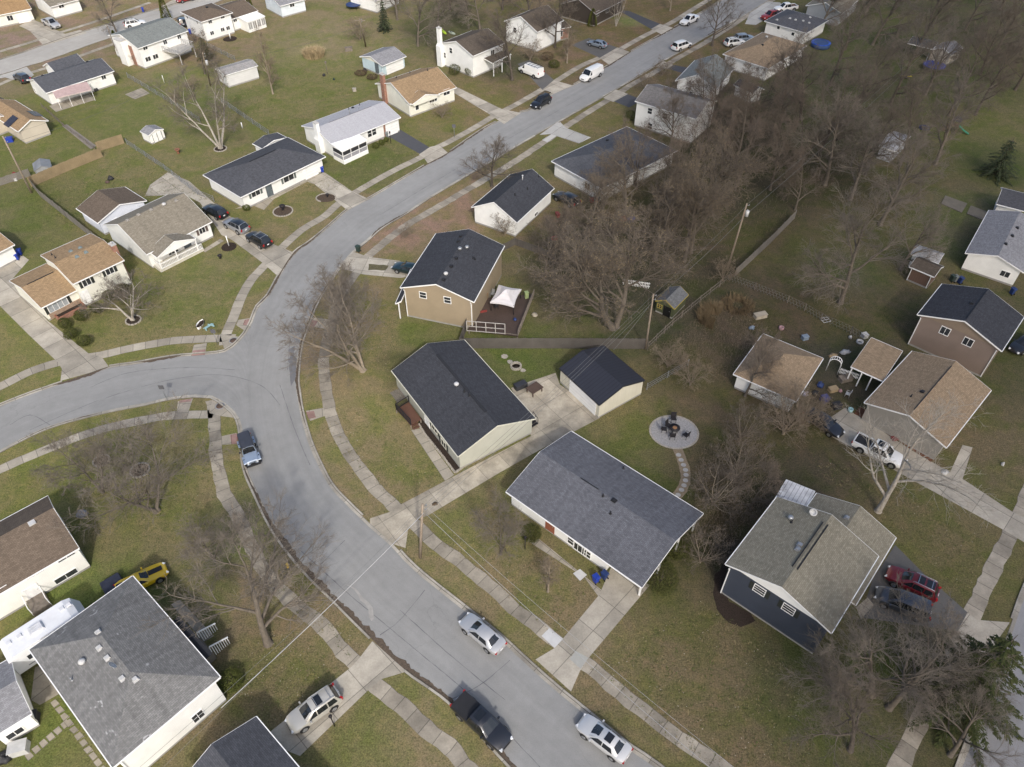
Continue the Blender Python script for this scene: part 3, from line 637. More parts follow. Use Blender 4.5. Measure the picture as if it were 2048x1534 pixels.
        if walls:
            wx, wy = s.wx, s.wy; zb = z0 + (.28 if found else 0); wb = MB(); gb = MB()
            def zt(x_, y_): return s.rz(x_, y_) - t - .01
            x0, x1 = s.x0, s.x1; ring = [(x0, -wy), (x1, -wy), (x1, wy), (x0, wy)]
            for i in range(4):
                p, q = ring[i], ring[(i + 1) % 4]; zp, zq = zt(*p), zt(*q); md = ((p[0] + q[0]) / 2, (p[1] + q[1]) / 2); zm = zt(*md)
                apex = (kind == 'gx' and i in (1, 3)) or (kind == 'gy' and i in (0, 2))
                if apex and gmat:
                    wb.quad([(*p, zb), (*q, zb), (*q, zq), (*p, zp)]); e = Vector((q[0] - p[0], q[1] - p[1], 0)).normalized(); o = Vector((e.y, -e.x, 0)) * .03
                    P3 = [Vector((*p, zp - .02)) + o, Vector((*q, zq - .02)) + o, Vector((*md, zm)) + o]; gb.quad(P3)
                    gb.quad([P3[1] - Vector((0, 0, .0)), P3[0], P3[0] - o, P3[1] - o])
                elif apex: wb.quad([(*p, zb), (*q, zb), (*q, zq), (*md, zm), (*p, zp)])
                else: wb.quad([(*p, zb), (*q, zb), (*q, zq), (*p, zp)])
            wb.build('wall', wall, s.root, s.T)
            if gb.v: gb.build('gable', gmat, s.root, s.T)
            if found:
                fb = MB(); fb.box(((x0 + x1) / 2, 0, z0 + .14), (x1 - x0 - .05, 2 * wy - .05, .28)); fb.build('foundation', M('foundation', (.30, .29, .27), .9), s.root, s.T)
    def rz(s, x, y):
        W, D = s.W / 2, s.D / 2
        if s.kind == 'gx': return s.ze + s.rise * (1 - abs(y) / D)
        if s.kind == 'gy': return s.ze + s.rise * (1 - abs(x) / W)
        if s.kind == 'hip': return s.ze + s.rise / min(W, D) * min(D - abs(y), W - abs(x))
        return s.ze + s.rise * (y + D) / (2 * D)
    def loc(s, u, v, z): return s.Ti @ G(u, v, z)
    def side(s, sd):
        if s.sw: sd = {'a': 'b', 'b': 'a'}.get(sd, sd)
        return {'f': (Vector((0, -s.wy, 0)), Vector((1, 0, 0)), Vector((0, -1, 0))), 'o': (Vector((0, s.wy, 0)), Vector((-1, 0, 0)), Vector((0, 1, 0))), 'a': (Vector((s.x0, 0, 0)), Vector((0, -1, 0)), Vector((-1, 0, 0))), 'b': (Vector((s.x1, 0, 0)), Vector((0, 1, 0)), Vector((1, 0, 0)))}[sd]
    def on_wall(s, sd, u, v):
        o, e, n = s.side(sd); c = s.Ti @ CAM; d = (s.Ti.to_3x3() @ ray(u, v)); t = (o - c).dot(n) / d.dot(n); p = c + d * t
        return (p - o).dot(e), p.z
    def fr(s, sd, S, Z):
        o, e, n = s.side(sd); return o + e * S + Vector((0, 0, Z)), e, n
    def panel(s, mb, sd, S, Z, w, h, d0, d1, m=0):
        c, e, n = s.fr(sd, S, Z); rot = Matrix((e, -n, Vector((0, 0, 1)))).transposed()
        mb.box(c + n * (d0 + d1) / 2, (w, d1 - d0, h), m=m, rot=rot)
    def win(s, sd, u, v, w, h, cols=2, rows=1, shut=None, frame=None, glass=None, ft=.07):
        S, Z = s.on_wall(sd, u, v) if v is not None else u
        S = max(-(s.wx if sd in 'fo' else s.wy) + w / 2, min((s.wx if sd in 'fo' else s.wy) - w / 2, S)); Z = max(.3 + h / 2, Z)
        mb = MB()
        for dx in (-1, 1): s.panel(mb, sd, S + dx * (w / 2), Z, ft, h + ft, 0, .06)
        for dz in (-1, 1): s.panel(mb, sd, S, Z + dz * (h / 2), w - ft, ft, 0, .06)
        for i in range(1, cols): s.panel(mb, sd, S - w / 2 + w * i / cols, Z, .05, h - ft, .0, .045)
        for i in range(1, rows): s.panel(mb, sd, S, Z - h / 2 + h * i / rows, w - ft, .05, .0, .04)
        f = mb.build('window', frame or s.trim, s.root, s.T)
        pb = MB(); s.panel(pb, sd, S, Z, w - ft, h - ft, -.02, .02); pane = pb.build('pane', glass or GLASS, f, s.T)
        if shut:
            for dx in (-1, 1): sb = MB(); s.panel(sb, sd, S + dx * (w / 2 + .26), Z, .36, h + .05, 0, .04); sb.build('shutter', shut, s.root, s.T)
        return f
    def door(s, sd, u, v=None, w=.95, h=2.05, mat=None, z=.3):
        S = s.on_wall(sd, u, v)[0] if v is not None else u
        lim = (s.wx if sd in 'fo' else s.wy) - w / 2 - .1; S = max(-lim, min(lim, S))
        mb = MB(); s.panel(mb, sd, S, z + h / 2, w, h, 0, .05)
        for dx in (-1, 1): s.panel(mb, sd, S + dx * (w / 2 + .05), z + h / 2, .1, h + .1, 0, .07)
        d = mb.build('door', mat or DOORW, s.root, s.T); hb = MB(); s.panel(hb, sd, S + w * .38, z + 1, .06, .06, .05, .1); hb.build('handle', GREYM, d, s.T)
    def garage(s, sd, u, v=None, w=2.6, h=2.1, mat=None, z=.05):
        S = s.on_wall(sd, u, v)[0] if v is not None else u
        mb = MB(); s.panel(mb, sd, S, z + h / 2, w, h, 0, .05); mb.build('garage_door', mat or siding('garage_door_white', (.78, .78, .76), .52, .7), s.root, s.T)
    def roof_point(s, u, v):
        z = s.ze + s.rise * .5
        for _ in range(30): p = s.loc(u, v, z); z = .5 * z + .5 * s.rz(p.x, p.y)
        return s.loc(u, v, z)
    def vent(s, u, v, kind='pipe', mat=None):
        p = s.roof_point(u, v); mb = MB()
        if kind == 'pipe': mb.tube([p - Vector((0, 0, .05)), p + Vector((0, 0, .38))], .06, 8); mb.tube([p - Vector((0, 0, .02)), p + Vector((0, 0, .06))], [.16, .1], 8); return mb.build('vent_pipe', mat or BLACKM, s.root, s.T)
        if kind == 'stack': mb.tube([p, p + Vector((0, 0, .75))], .08, 8); mb.tube([p + Vector((0, 0, .7)), p + Vector((0, 0, .82))], .14, 8); return mb.build('vent_pipe', mat or GREYM, s.root, s.T)
        if kind == 'box': mb.box(p + Vector((0, 0, .1)), (.42, .42, .2), taper=.8); mb.box(p + Vector((0, 0, .01)), (.55, .5, .03)); return mb.build('roof_vent', mat or BLACKM, s.root, s.T)
        if kind == 'dome': mb.lathe([(.12, -.05), (.12, .12), (.26, .16), (.3, .3), (.22, .42), (.05, .48)], 14, p); return mb.build('roof_turbine', mat or GREYM, s.root, s.T)
        if kind == 'dish':
            mb.tube([p, p + Vector((0, 0, .5))], .025, 6); q = p + Vector((0, 0, .55)); rot = Matrix.Rotation(R(60), 3, 'X'); n = len(mb.v); mb.lathe([(.02, 0), (.2, .03), (.36, .1), (.37, .09), (.02, -.02)], 16)
            for i in range(n, len(mb.v)): mb.v[i] = tuple(q + rot @ Vector(mb.v[i]))
            return mb.build('satellite_dish', mat or M('dish_grey', (.5, .5, .5), .5), s.root, s.T)
        if kind == 'sky': mb.box(p + Vector((0, 0, .06)), (.6, .6, .14)); return mb.build('skylight', mat or GREYM, s.root, s.T)
    def ridge_vent(s, f=.6, mat=None, w=.3, off=0):
        L = (s.W if s.kind == 'gx' else s.D if s.kind == 'gy' else max(s.W, s.D) - min(s.W, s.D)) * f; mb = MB()
        x = s.kind == 'gx' or (s.kind == 'hip' and s.W >= s.D)
        mb.box((off, 0, s.ze + s.rise + .03) if x else (0, off, s.ze + s.rise + .03), (L, w, .07) if x else (w, L, .07)); mb.build('ridge_vent', mat or BLACKM, s.root, s.T)
    def chimney(s, sd, u, v, w=1.2, d=.7, top=None, mat=None, cap=True, out=True, taper=None):
        S = s.on_wall(sd, u, v)[0]; top = top or s.ze + s.rise + .8; mb = MB(); c, e, n = s.fr(sd, S, 0); rot = Matrix((e, -n, Vector((0, 0, 1)))).transposed()
        if taper:
            mb.box(c + n * d / 2 + Vector((0, 0, taper / 2)), (w, d, taper), rot=rot); mb.box(c + n * d * .45 + Vector((0, 0, taper + .25)), (w, d * .9, .5), rot=rot, taper=.7); mb.box(c + n * d * .4 + Vector((0, 0, (taper + .45 + top) / 2)), (w * .68, d * .72, top - taper - .45), rot=rot)
        else: mb.box(c + n * d / 2 + Vector((0, 0, top / 2)), (w, d, top), rot=rot)
        ch = mb.build('chimney', mat or WPLAIN, s.root, s.T)
        if cap:
            cb = MB(); k = .68 if taper else 1; cb.box(c + n * d * (.4 if taper else .5) + Vector((0, 0, top + .06)), (w * k + .12, d * (.72 if taper else 1) + .12, .12), rot=rot); cb.tube([c + n * d * .4 + Vector((0, 0, top + .1)), c + n * d * .4 + Vector((0, 0, top + .4))], .12, 8); cb.build('chimney_cap', M('chimney_cap', (.45, .44, .42)), ch, s.T)
    def part(s, name, mb, mat, sharp=None): return mb.build(name, mat, s.root, s.T, sharp)
    def downspout(s, sd, end, mat=None):
        o, e, n = s.side(sd); half = s.wx if sd in 'fo' else s.wy; p = o + e * end * (half - .12) + n * .07; mb = MB(); zt = s.ze - .2
        mb.bar(Vector((p.x, p.y, .15)), Vector((p.x, p.y, zt - .35)), .09, .09); mb.bar(Vector((p.x, p.y, zt - .35)), Vector((p.x, p.y, zt)) + n * (s.ov - .05), .09, .09); mb.build('downspout', mat or s.trim, s.root, s.T)
SH_BLACK = shingle('black_shingle', (.044, .047, .055), (.055, .058, .068)); SH_SLATE = shingle('slate_shingle', (.108, .112, .128), (.132, .136, .152), .12); SH_SLATE2 = shingle('charcoal_shingle', (.075, .078, .088)); SH_GREY = shingle('grey_shingle', (.165, .165, .165), (.20, .198, .19), .16, .36)
SH_TAUPE = shingle('taupe_shingle', (.215, .192, .15), (.24, .215, .17)); SH_TAN = shingle('tan_shingle', (.27, .185, .105), (.33, .235, .14)); SH_TAN2 = shingle('brown_tan_shingle', (.265, .196, .128), (.30, .228, .152)); SH_BROWN = shingle('brown_shingle', (.125, .098, .075), (.15, .118, .09)); SH_GREEN = shingle('green_grey_shingle', (.19, .205, .195))
SH_PALE = shingle('pale_grey_shingle', (.40, .40, .42), (.42, .42, .44), .04, bc=.06); SH_LGREY = shingle('light_grey_shingle', (.24, .24, .25)); SH_DBROWN = shingle('dark_brown_shingle', (.095, .078, .062)); SH_WGREY = shingle('warm_grey_shingle', (.225, .208, .160), (.25, .23, .178), .1); SH_ORANGE = shingle('orange_shingle', (.33, .215, .11)); SH_BGREY = shingle('blue_grey_shingle', (.088, .092, .103))
CREAM = siding('cream_siding', (.43, .43, .365)); TANS = siding('tan_siding', (.315, .255, .175), .2); BROWNS = siding('brown_siding', (.225, .175, .145), .2); NAVY = siding('navy_siding', (.052, .062, .085), .2); BEIGE = siding('beige_siding', (.52, .47, .39)); BLUES = siding('pale_blue_siding', (.50, .61, .65)); GREYS = siding('grey_siding', (.36, .38, .40)); REDB = brick('red_brick', (.28, .12, .075)); TANB = brick('tan_brick', (.30, .20, .13)); YELC = siding('cream_white_siding', (.74, .73, .64)); CREAMT = M('cream_trim', (.56, .55, .46), .5)
H = House
h1 = H('h1', 'ranch_house', 'cream ranch house with charcoal gable roof and small red brown front deck', (783, 741), (916, 913), (1066, 831), 2.7, 'gx', 1.5, SH_BLACK, CREAM, trim=CREAMT, rp=(999, 851), ov=.3)
h1.win('f', 869, 856, 1.3, 1.1, 2, 1, SHUT); h1.door('f', 855, 845); h1.win('f', 888, 893, 1.1, 1.0, 2, 1, SHUT); h1.vent(913, 771, 'dome', M('bright_metal', (.5, .5, .5), .4)); h1.vent(939, 791, 'pipe'); h1.vent(929, 783, 'pipe'); h1.ridge_vent(.7, SH_BLACK)
h2 = H('h2', 'ranch_house', 'wide white house with slate grey gable roof and two blue bins by its garage', (1012, 983), (1284, 1175), (1142, 862), 2.7, 'gx', 1.45, SH_SLATE, WHITE, ov=.55, cut=4.0)
for (u, v, w) in ((1142, 1082, .8), (1175, 1108, .8)): h2.win('f', u, v, w, 1.1, 1, 2, None)
h2.win('f', 1160, 1098, 1.6, 1.2, 3); h2.door('f', 1100, 1058, mat=M('rust_door', (.25, .09, .05))); h2.door('b', (.8), None, mat=M('grey_door', (.1, .12, .13)))
for q in ((1206, 992), (1221, 1027)): h2.vent(*q, 'pipe')
h2.vent(1228, 1001, 'box'); h2.vent(1247, 937, 'pipe'); mb = MB(); a, b = h2.roof_point(1161, 956), h2.roof_point(1197, 979); mb.bar(a + Vector((0, 0, .03)), b + Vector((0, 0, .03)), .09, .05); h2.part('ridge_vent', mb, BLACKM)
xe = (-1 if h2.sw else 1) * (h2.wx - .1); mb = MB()
for y in (-h2.wy + .1, -h2.wy / 3, h2.wy / 3, h2.wy - .1): mb.bar((xe, y, 0), (xe, y, h2.rz(xe, y) - .2), .16)
h2.part('carport_post', mb, WTRIM); mb = MB(); mb.bar((xe, -h2.wy, 2.62), (xe, h2.wy, 2.62), .14, .2); mb.bar((xe, -h2.wy + .08, 2.62), ((h2.x1 if xe > 0 else h2.x0), -h2.wy + .08, 2.62), .14, .2); h2.part('carport_beam', mb, WTRIM)
h3 = H('h3', 'two_storey_house', 'large white house, weathered grey hip roof patched with pale shingles', (265, 1152), (440, 1354), (224, 1534), 4.6, 'hip', 1.75, SH_GREY, WHITE, ov=.45)
for q in ((197, 1265), (199, 1296), (215, 1316), (245, 1357), (271, 1359)): h3.vent(*q, 'box', M('pale_vent', (.47, .47, .46)))
h3.vent(229, 1338, 'dish', M('dish_pale', (.5, .5, .49))); h3.vent(166, 1326, 'dome', M('pale_vent', (.47, .47, .46))); h3.vent(144, 1360, 'pipe', GREYM)
h3.win('b', 396, 1432, 1.0, 1.2, 2, 2); h3.downspout('b', -1)
o_, e, n = h3.side('f'); S3 = (h3.Ti @ G(412, 1290, 1.0) - o_).dot(e); c = o_ + e * S3; mb = MB(); mb.box(Vector((c.x, c.y, .55)) + n * .8, (2.4, 1.5, 1.1)); h3.part('porch_slab', mb, CONC)
for k in (-1, 1):
    mb = MB(); p0 = Vector((c.x, c.y, 0)) + e * k * 1.0 + n * 1.5
    for i in range(9): q = p0 + n * i * .2; mb.bar((q.x, q.y, .25), (q.x, q.y, 1.95 - i * .08), .06)
    mb.bar(p0 + Vector((0, 0, 2.0)), p0 + n * 1.7 + Vector((0, 0, 1.3)), .1); h3.part('porch_railing', mb, WTRIM)
mb = MB(); rot = Matrix((e, -n, Vector((0, 0, 1)))).transposed(); mb.box(Vector((c.x, c.y, 4.0)) + n * .75 - e * .4, (5.2, .9, .1), rot=rot); h3.part('porch_awning', mb, SH_BLACK)
h4 = H('h4', 'house', 'slate roofed house cut off by the bottom edge beside the gold car', (512, 1433), (665, 1615), (350, 1575), 2.9, 'gx', 1.5, SH_SLATE2, WHITE)
h5 = H('h5', 'raised_ranch_house', 'white raised ranch house with brown gable roof at the left edge', (158, 1096), (-60, 1222), (108, 985), 3.7, 'gx', 1.6, SH_BROWN, siding('bright_white_siding', (.82, .81, .76)), rp=(121, 1003), ovg=.15)
for (u, v, w) in ((131, 1112, 1.6), (68, 1146, 1.6), (132, 1152, 2.1), (2, 1182, 1.2)): h5.win('f', u, v, w, .75, 2)
h5.vent(64, 1046, 'sky', M('pale_vent', (.47, .47, .46))); h5.door('f', 72, 1190, 1.1, 1.7, None, .3); h5.downspout('f', -1)
mb = MB(); c, e, n = h5.fr('f', *h5.on_wall('f', 72, 1195)); p0 = Vector((c.x, c.y, 0)); mb.box(p0 + n * .9 + Vector((0, 0, .3)), (1.6, 1.7, .6)); h5.part('porch_step', mb, WOODB); mb = MB()
for k in (-1, 1): mb.bar(p0 + e * .8 * k + n * .1 + Vector((0, 0, 1.5)), p0 + e * .8 * k + n * 1.7 + Vector((0, 0, 1.5)), .07); mb.bar(p0 + e * .8 * k + n * 1.7 + Vector((0, 0, .1)), p0 + e * .8 * k + n * 1.7 + Vector((0, 0, 1.5)), .08)
h5.part('porch_railing', mb, WTRIM)
h6 = H('h6', 'two_storey_house', 'tan sided two storey house with charcoal gable roof above the wooden deck', (800.5, 575), (948, 604), (868, 466), 5.0, 'gy', 1.6, SH_BLACK, TANS, rp=(872, 568), ov=.35)
h6.win('f', 846, 590, .95, 1.0, 1, 2); h6.win('f', 895, 600, .95, 1.0, 1, 2); h6.downspout('f', 1); h6.downspout('f', -1)
for q in ((922, 473), (917, 483), (912, 517), (902, 533), (887, 560)): h6.vent(*q, 'box')
for q in ((946, 517), (950, 519)): h6.vent(*q, 'pipe')
h6.vent(920, 500, 'dome'); h6.vent(934, 497, 'dome'); h6.vent(892, 550, 'dome', M('pale_vent', (.47, .47, .46)))
h6b = H('h6b', '', '', (944, 600), (989, 523), (925, 560), 4.7, 'shed', .55, SH_BLACK, TANS, parent=h6, ov=.3, ovg=.2)
h6p = H('h6p', '', '', (791, 607), (822, 538), (806, 600), 2.7, 'shed', .5, SH_BLACK, TANS, parent=h6, walls=False)
mb = MB()
for (u, v) in ((797, 607), (818, 562)): p = h6.loc(u, v, 2.55); mb.bar((p.x, p.y, 0), (p.x, p.y, 2.6), .13)
h6.part('porch_post', mb, WTRIM)
h7 = H('h7', 'ranch_house', 'white house with dark gable roof, gable end facing the curve of the street', (943, 414), (1034, 445), (1133, 384), 2.8, 'gy', 1.6, SH_BLACK, WPLAIN, rp=(985, 404), ovg=.2)
h7.win('b', 1072, 428, 1.0, .6, 2); h7.vent(1045, 360, 'stack', M('bright_metal', (.5, .5, .5), .4))
for q in ((1055, 378), (1030, 390), (1077, 353)): h7.vent(*q, 'pipe')
h8 = H('h8', 'ranch_house', 'white house under a wide blue grey hip roof behind bare multi-stemmed trees', (1103, 322), (1203, 377), (1337, 293), 2.8, 'hip', 1.9, SH_BGREY, WHITE)
h8.vent(1215, 281, 'box'); h8.win('f', 1175, 372, 1.2, 1.1)
h9 = H('h9', 'two_storey_house', 'white two storey house with dull grey roof half hidden by trees', (1270, 202), (1392, 238), (1319, 169), 4.8, 'gx', 1.5, shingle('dull_grey_shingle', (.17, .162, .155)), WHITE, ov=.3); h9.vent(1381, 186, 'box')
for q in ((1300, 222), (1330, 232), (1300, 252)): h9.win('f', *q, .9, 1.1, 1, 2)
h10 = H('h10', 'ranch_house', 'white gabled house with faded green grey roof between two trees', (1351, 161), (1432, 179), (1493, 142), 2.8, 'gy', 1.6, SH_GREEN, WHITE, rp=(1393, 149)); h10.vent(1394, 152, 'pipe')
h11 = H('h11', 'ranch_house', 'house with large tan hip roof, one pale ridge visible', (1446, 108), (1537, 137), (1613, 90), 2.8, 'hip', 1.9, SH_TAN2, WHITE); h11.vent(1533, 76, 'dome', M('pale_vent', (.47, .47, .46))); h11.vent(1525, 90, 'box')
for q in ((1565, 135), (1590, 118)): h11.win('b', *q, 1.2, 1.1)
h12 = H('h12', 'garage', 'low black roofed outbuilding beside the tan hip roofed house', (1467, 169), (1505, 187), (1530, 179), 2.3, 'gx', .8, SH_BLACK, WPLAIN, cat='garage')
h13 = H('h13', 'ranch_house', 'white house with dark grey hip roof dotted with white vents', (1529, 42), (1613, 66), (1656, 40), 2.8, 'hip', 1.7, SH_BGREY, WPLAIN)
for q in ((1554, 40), (1580, 37), (1591, 40), (1606, 42), (1620, 35), (1618, 46), (1628, 28)): h13.vent(*q, 'box', M('pale_vent', (.47, .47, .46)))
for q in ((1557, 55), (1586, 68)): h13.win('f', *q, .7, .7, 1)
h14 = H('h14', 'house', 'pale blue grey gabled house at the top edge beyond the white truck', (1612, 11), (1684, 27), (1712, -6), 3.0, 'gy', 1.7, SH_TAUPE, GREYS, rp=(1653, 5))
h15 = H('h15', 'brown_house', 'dark brown house with grey brown gable roof by the narrow blacktop drive', (1120, 8), (1192, 28), (1245, -2), 2.9, 'gy', 1.7, SH_DBROWN, siding('dark_brown_siding', (.06, .05, .042)), trim=M('grey_trim', (.35, .34, .33)), rp=(1162, -2)); h15.win('b', 1195, 27, 1.2, 1.1); h15.win('b', 1215, 20, 1.2, 1.1)
h15b = H('h15b', 'white_house', 'white house with grey brown roof behind the blue grey hatchback', (1008, 42), (1075, 64), (1120, 38), 4.4, 'gy', 1.5, SH_DBROWN, WHITE, rp=(1048, 30)); h15b.win('f', 1030, 60, .9, 1.1, 1, 2)
h15c = H('h15c', '', '', (1098, 62), (1142, 53), (1112, 44), 2.7, 'shed', .5, SH_DBROWN, REDB, parent=h15b, ov=.3); h15c.win('f', (0, 1.5), None, 1.8, 1.2, 3)
h16 = H('h16', 'two_storey_house', 'white house with a tall white chimney at its gable end', (880, 86), (946, 112), (1017, 88), 4.6, 'gy', 1.6, SH_DBROWN, WHITE, rp=(912, 82)); h16.chimney('f', 885, 125, 1.3, .9, 7.6, WPLAIN, taper=4.2)
h16.win('f', 902, 101, .9, 1.1, 1, 2); h16.win('f', 884, 108, .9, 1.1, 1, 2); h16.win('b', 985, 105, 1.1, 1.1)
h16p = H('h16p', '', '', (985, 126), (1022, 108), (972, 116), 2.7, 'shed', .4, SH_DBROWN, WHITE, parent=h16, walls=False); mb = MB()
for (u, v) in ((987, 127), (1004, 119), (1020, 110)): p = h16.loc(u, v, 2.6); mb.bar((p.x, p.y, 0), (p.x, p.y, 2.6), .13)
h16.part('porch_post', mb, WTRIM)
h17 = H('h17', 'ranch_house', 'cream house with orange tan gable roof and a brick chimney on its side wall', (750, 167), (819, 208), (906, 171), 2.8, 'gy', 2.0, SH_TAN, YELC, rp=(785, 165)); h17.chimney('f', 773, 200, 1.0, .6, 5.6, REDB)
h17.win('b', 893, 184, 1.5, 1.1, 2); h17.win('b', 834, 214, .8, 1.1, 1); h17.win('b', 866, 198, 1.8, 1.1, 3); h17.downspout('f', 1)
for q in ((855, 141), (820, 146), (793, 156)): h17.vent(*q, 'pipe')
h17g = H('h17g', '', '', (824, 209), (879, 189), (862, 182), 2.75, 'gy', 1.0, SH_TAN, YELC, parent=h17, walls=True, ovg=.1, found=False, z0=2.2)
h18 = H('h18', 'garage', 'pale blue and cream detached garage with grey gable roof', (719, 113), (764, 132), (814, 113), 2.4, 'gy', 1.2, SH_LGREY, BLUES, rp=(740, 112), gmat=YELC, cat='garage'); h18.garage('b', 790, 135, 4.6, 2.0); h18.door('f', 755, 143, mat=M('grey_door', (.1, .12, .13)))
h19 = H('h19', 'ranch_house', 'white house with pale silver grey roof and a screened front porch', (663.8, 289.6), (801.5, 234.5), (595.2, 254.4), 2.8, 'gx', 1.45, SH_PALE, WHITE, rp=(629, 256)); h19.chimney('a', 647, 310, 1.5, .8, 5.3, WPLAIN, taper=2.4)
h19.ridge_vent(.62, M('vent_grey', (.2, .2, .22)), .12); h19.vent(700, 228, 'stack', GREYM); h19.vent(718, 217, 'pipe', GREYM); h19.vent(698, 219, 'pipe'); h19.vent(706, 216, 'box'); h19.vent(719, 210, 'pipe')
h19.win('f', 739, 267, .9, 1.3, 1, 2); h19.win('f', 748, 263, .9, 1.3, 1, 2); h19.garage('f', 782, 252, 2.6, 2.1); h19.part('brick_strip', (lambda mb: (h19.panel(mb, 'f', h19.on_wall('f', 769, 258)[0], 1.35, .4, 2.4, 0, .05), mb)[1])(MB()), REDB)
h19p = H('h19p', '', '', (684, 303), (734, 280), (664, 291), 2.45, 'shed', .45, siding('white_metal_roof', (.74, .74, .74), .6, .8, .04, True, .6, 0), WHITE, parent=h19, walls=False, gutter=False)
mb = MB(); sc_ = MB(); W2, D2 = h19p.W / 2 - .1, h19p.D / 2 - .1; T3 = h19p
kb = MB(); kb.box((0, 0, .3), (2 * W2 + .1, 2 * D2 + .2, .6)); kb.build('porch_base', WPLAIN, h19.root, h19p.T)
for x in (-W2, -W2 / 3 * 1, W2 / 3, W2): mb.bar((x, -D2, .6), (x, -D2, 2.4), .09)
for zz in (.65, 1.45, 2.36): mb.bar((-W2, -D2, zz), (W2, -D2, zz), .09); mb.bar((-W2 if not T3.sw else W2, -D2, zz), (-W2 if not T3.sw else W2, D2, zz), .09); mb.bar((W2 if not T3.sw else -W2, -D2, zz), (W2 if not T3.sw else -W2, D2, zz), .09)
mb.build('porch_frame', WTRIM, h19.root, h19p.T)
SCR = M('insect_screen', (.10, .10, .11), .5)
for (z1, z2, mt) in ((1.5, 2.3, M('dark_screen', (.035, .035, .04), .4)), (.7, 1.4, M('grey_screen', (.28, .28, .30), .5))):
    b = MB(); b.box((0, -D2 + .02, (z1 + z2) / 2), (2 * W2 - .12, .02, z2 - z1)); b.box((-W2 + .02, 0, (z1 + z2) / 2), (.02, 2 * D2 - .12, z2 - z1)); b.box((W2 - .02, 0, (z1 + z2) / 2), (.02, 2 * D2 - .12, z2 - z1)); b.build('porch_screen', mt, h19.root, h19p.T)
h20 = H('h20', 'ranch_house', 'white ranch house with dark grey hip roof beside the round stone-ringed flower bed', (481.1, 394.5), (651, 313.2), (407.1, 349.1), 2.7, 'hip', 1.75, SH_SLATE2, WHITE, ov=.5); h20.ridge_vent(.8, BLACKM, .16)
for (u, v, w) in ((511, 385, 1.6), (577, 355, 2.0)): h20.win('f', u, v, w, 1.2, 2, 1, M('green_grey_shutter', (.12, .14, .13)))
h20.door('f', 537, 374, mat=M('grey_door', (.1, .12, .13))); h20.garage('f', 622, 342, 2.7, 2.1); h20.downspout('f', .55)
h20w = H('h20w', '', '', (505, 287), (524, 297), (552, 264), 2.4, 'gx', .5, SH_SLATE2, WHITE, parent=h20, ov=.2)
h21 = H('h21', 'ranch_house', 'white house with grey taupe roof and gabled front porch beside three parked cars', (293, 509), (424, 443), (219, 443), 2.8, 'gx', 1.9, SH_TAUPE, WHITE, rp=(239, 447), ov=.45)
for q in ((352, 402), (327, 410), (302, 420), (277, 430), (255, 441)): h21.vent(*q, 'box', M('tan_vent', (.3, .28, .25)))
h21.vent(329, 411, 'dome', M('pale_vent', (.47, .47, .46))); h21.win('f', 404, 460, 1.0, 1.1, 2, 1, M('brown_shutter', (.12, .09, .08))); h21.door('f', 372, 482, mat=M('grey_door', (.1, .12, .13))); h21.win('f', 345, 500, 1.6, 1.2, 3); None
h21p = H('h21p', '', '', (314, 515), (391, 477), (300, 500), 2.65, 'gy', 1.15, SH_TAUPE, WHITE, parent=h21, walls=False, gmat=None, ovg=.1)
gb = MB(); W2, D2 = h21p.W / 2, h21p.D / 2; gb.quad([(-W2 + .15, -D2 + .06, 2.5), (W2 - .15, -D2 + .06, 2.5), (0, -D2 + .06, 2.5 + 1.1)]); gb.quad([(W2 - .15, -D2 + .16, 2.5), (-W2 + .15, -D2 + .16, 2.5), (0, -D2 + .16, 2.5 + 1.1)]); gb.box((0, -D2 + .12, 2.45), (2 * W2 - .2, .14, .2)); gb.build('porch_gable', WHITE, h21.root, h21p.T)
pb = MB(); pb.box((.3, .15, .25), (2 * W2 + .9, 2 * D2 - .2, .5)); pb.build('porch_deck', M('porch_floor', (.55, .52, .45)), h21.root, h21p.T); rb = MB()
for x in (-W2 + .1, -W2 * .1, W2 - .1): rb.bar((x, -D2 + .12, .5), (x, -D2 + .12, 2.4), .13)
rb.build('porch_post', WTRIM, h21.root, h21p.T); rb = MB(); n = 30
for i in range(n + 1): x = -W2 + .1 + (2 * W2 + .5) * i / n; rb.bar((x, -D2 + .12, .5), (x, -D2 + .12, 1.35), .045)
for z in (.6, 1.38): rb.bar((-W2 + .1, -D2 + .12, z), (W2 + .6, -D2 + .12, z), .09)
for i in range(7): y = -D2 + .12 + (2 * D2 - .4) * i / 6; rb.bar((-W2 + .05, y, .5), (-W2 + .05, y, 1.35), .045)
rb.bar((-W2 + .05, -D2 + .1, 1.38), (-W2 + .05, D2 - .3, 1.38), .09); rb.build('porch_railing', WTRIM, h21.root, h21p.T)
h22 = H('h22', 'garage', 'white detached garage with brown roof behind the taupe roofed house', (195, 446), (293, 401), (153, 416), 2.5, 'gy', 1.5, SH_BROWN, siding('blue_white_siding', (.68, .71, .78)), rp=(237, 409), cat='garage'); h22.win('f', (-1.5, 1.4), None, .8, .8, 2)
h23 = H('h23', 'split_level_house', 'split level house with tan roof and brick planter, round shrubs by its drive', (146, 568), (248, 520), (82, 510), 4.2, 'gx', 1.0, SH_TAN, YELC, ov=.4, ovg=.2); h23.chimney('b', 221, 492, .9, .6, 5.6, REDB)
for (u, v) in ((173, 564), (219, 541)): h23.win('f', u, v, 1.1, 1.1, 2, 1, SHUT)
for q in ((104, 510), (111, 516)): h23.vent(*q, 'pipe')
for q in ((142, 503), (161, 496), (172, 505), (154, 514)): h23.vent(*q, 'box', M('teal_vent', (.18, .22, .22)))
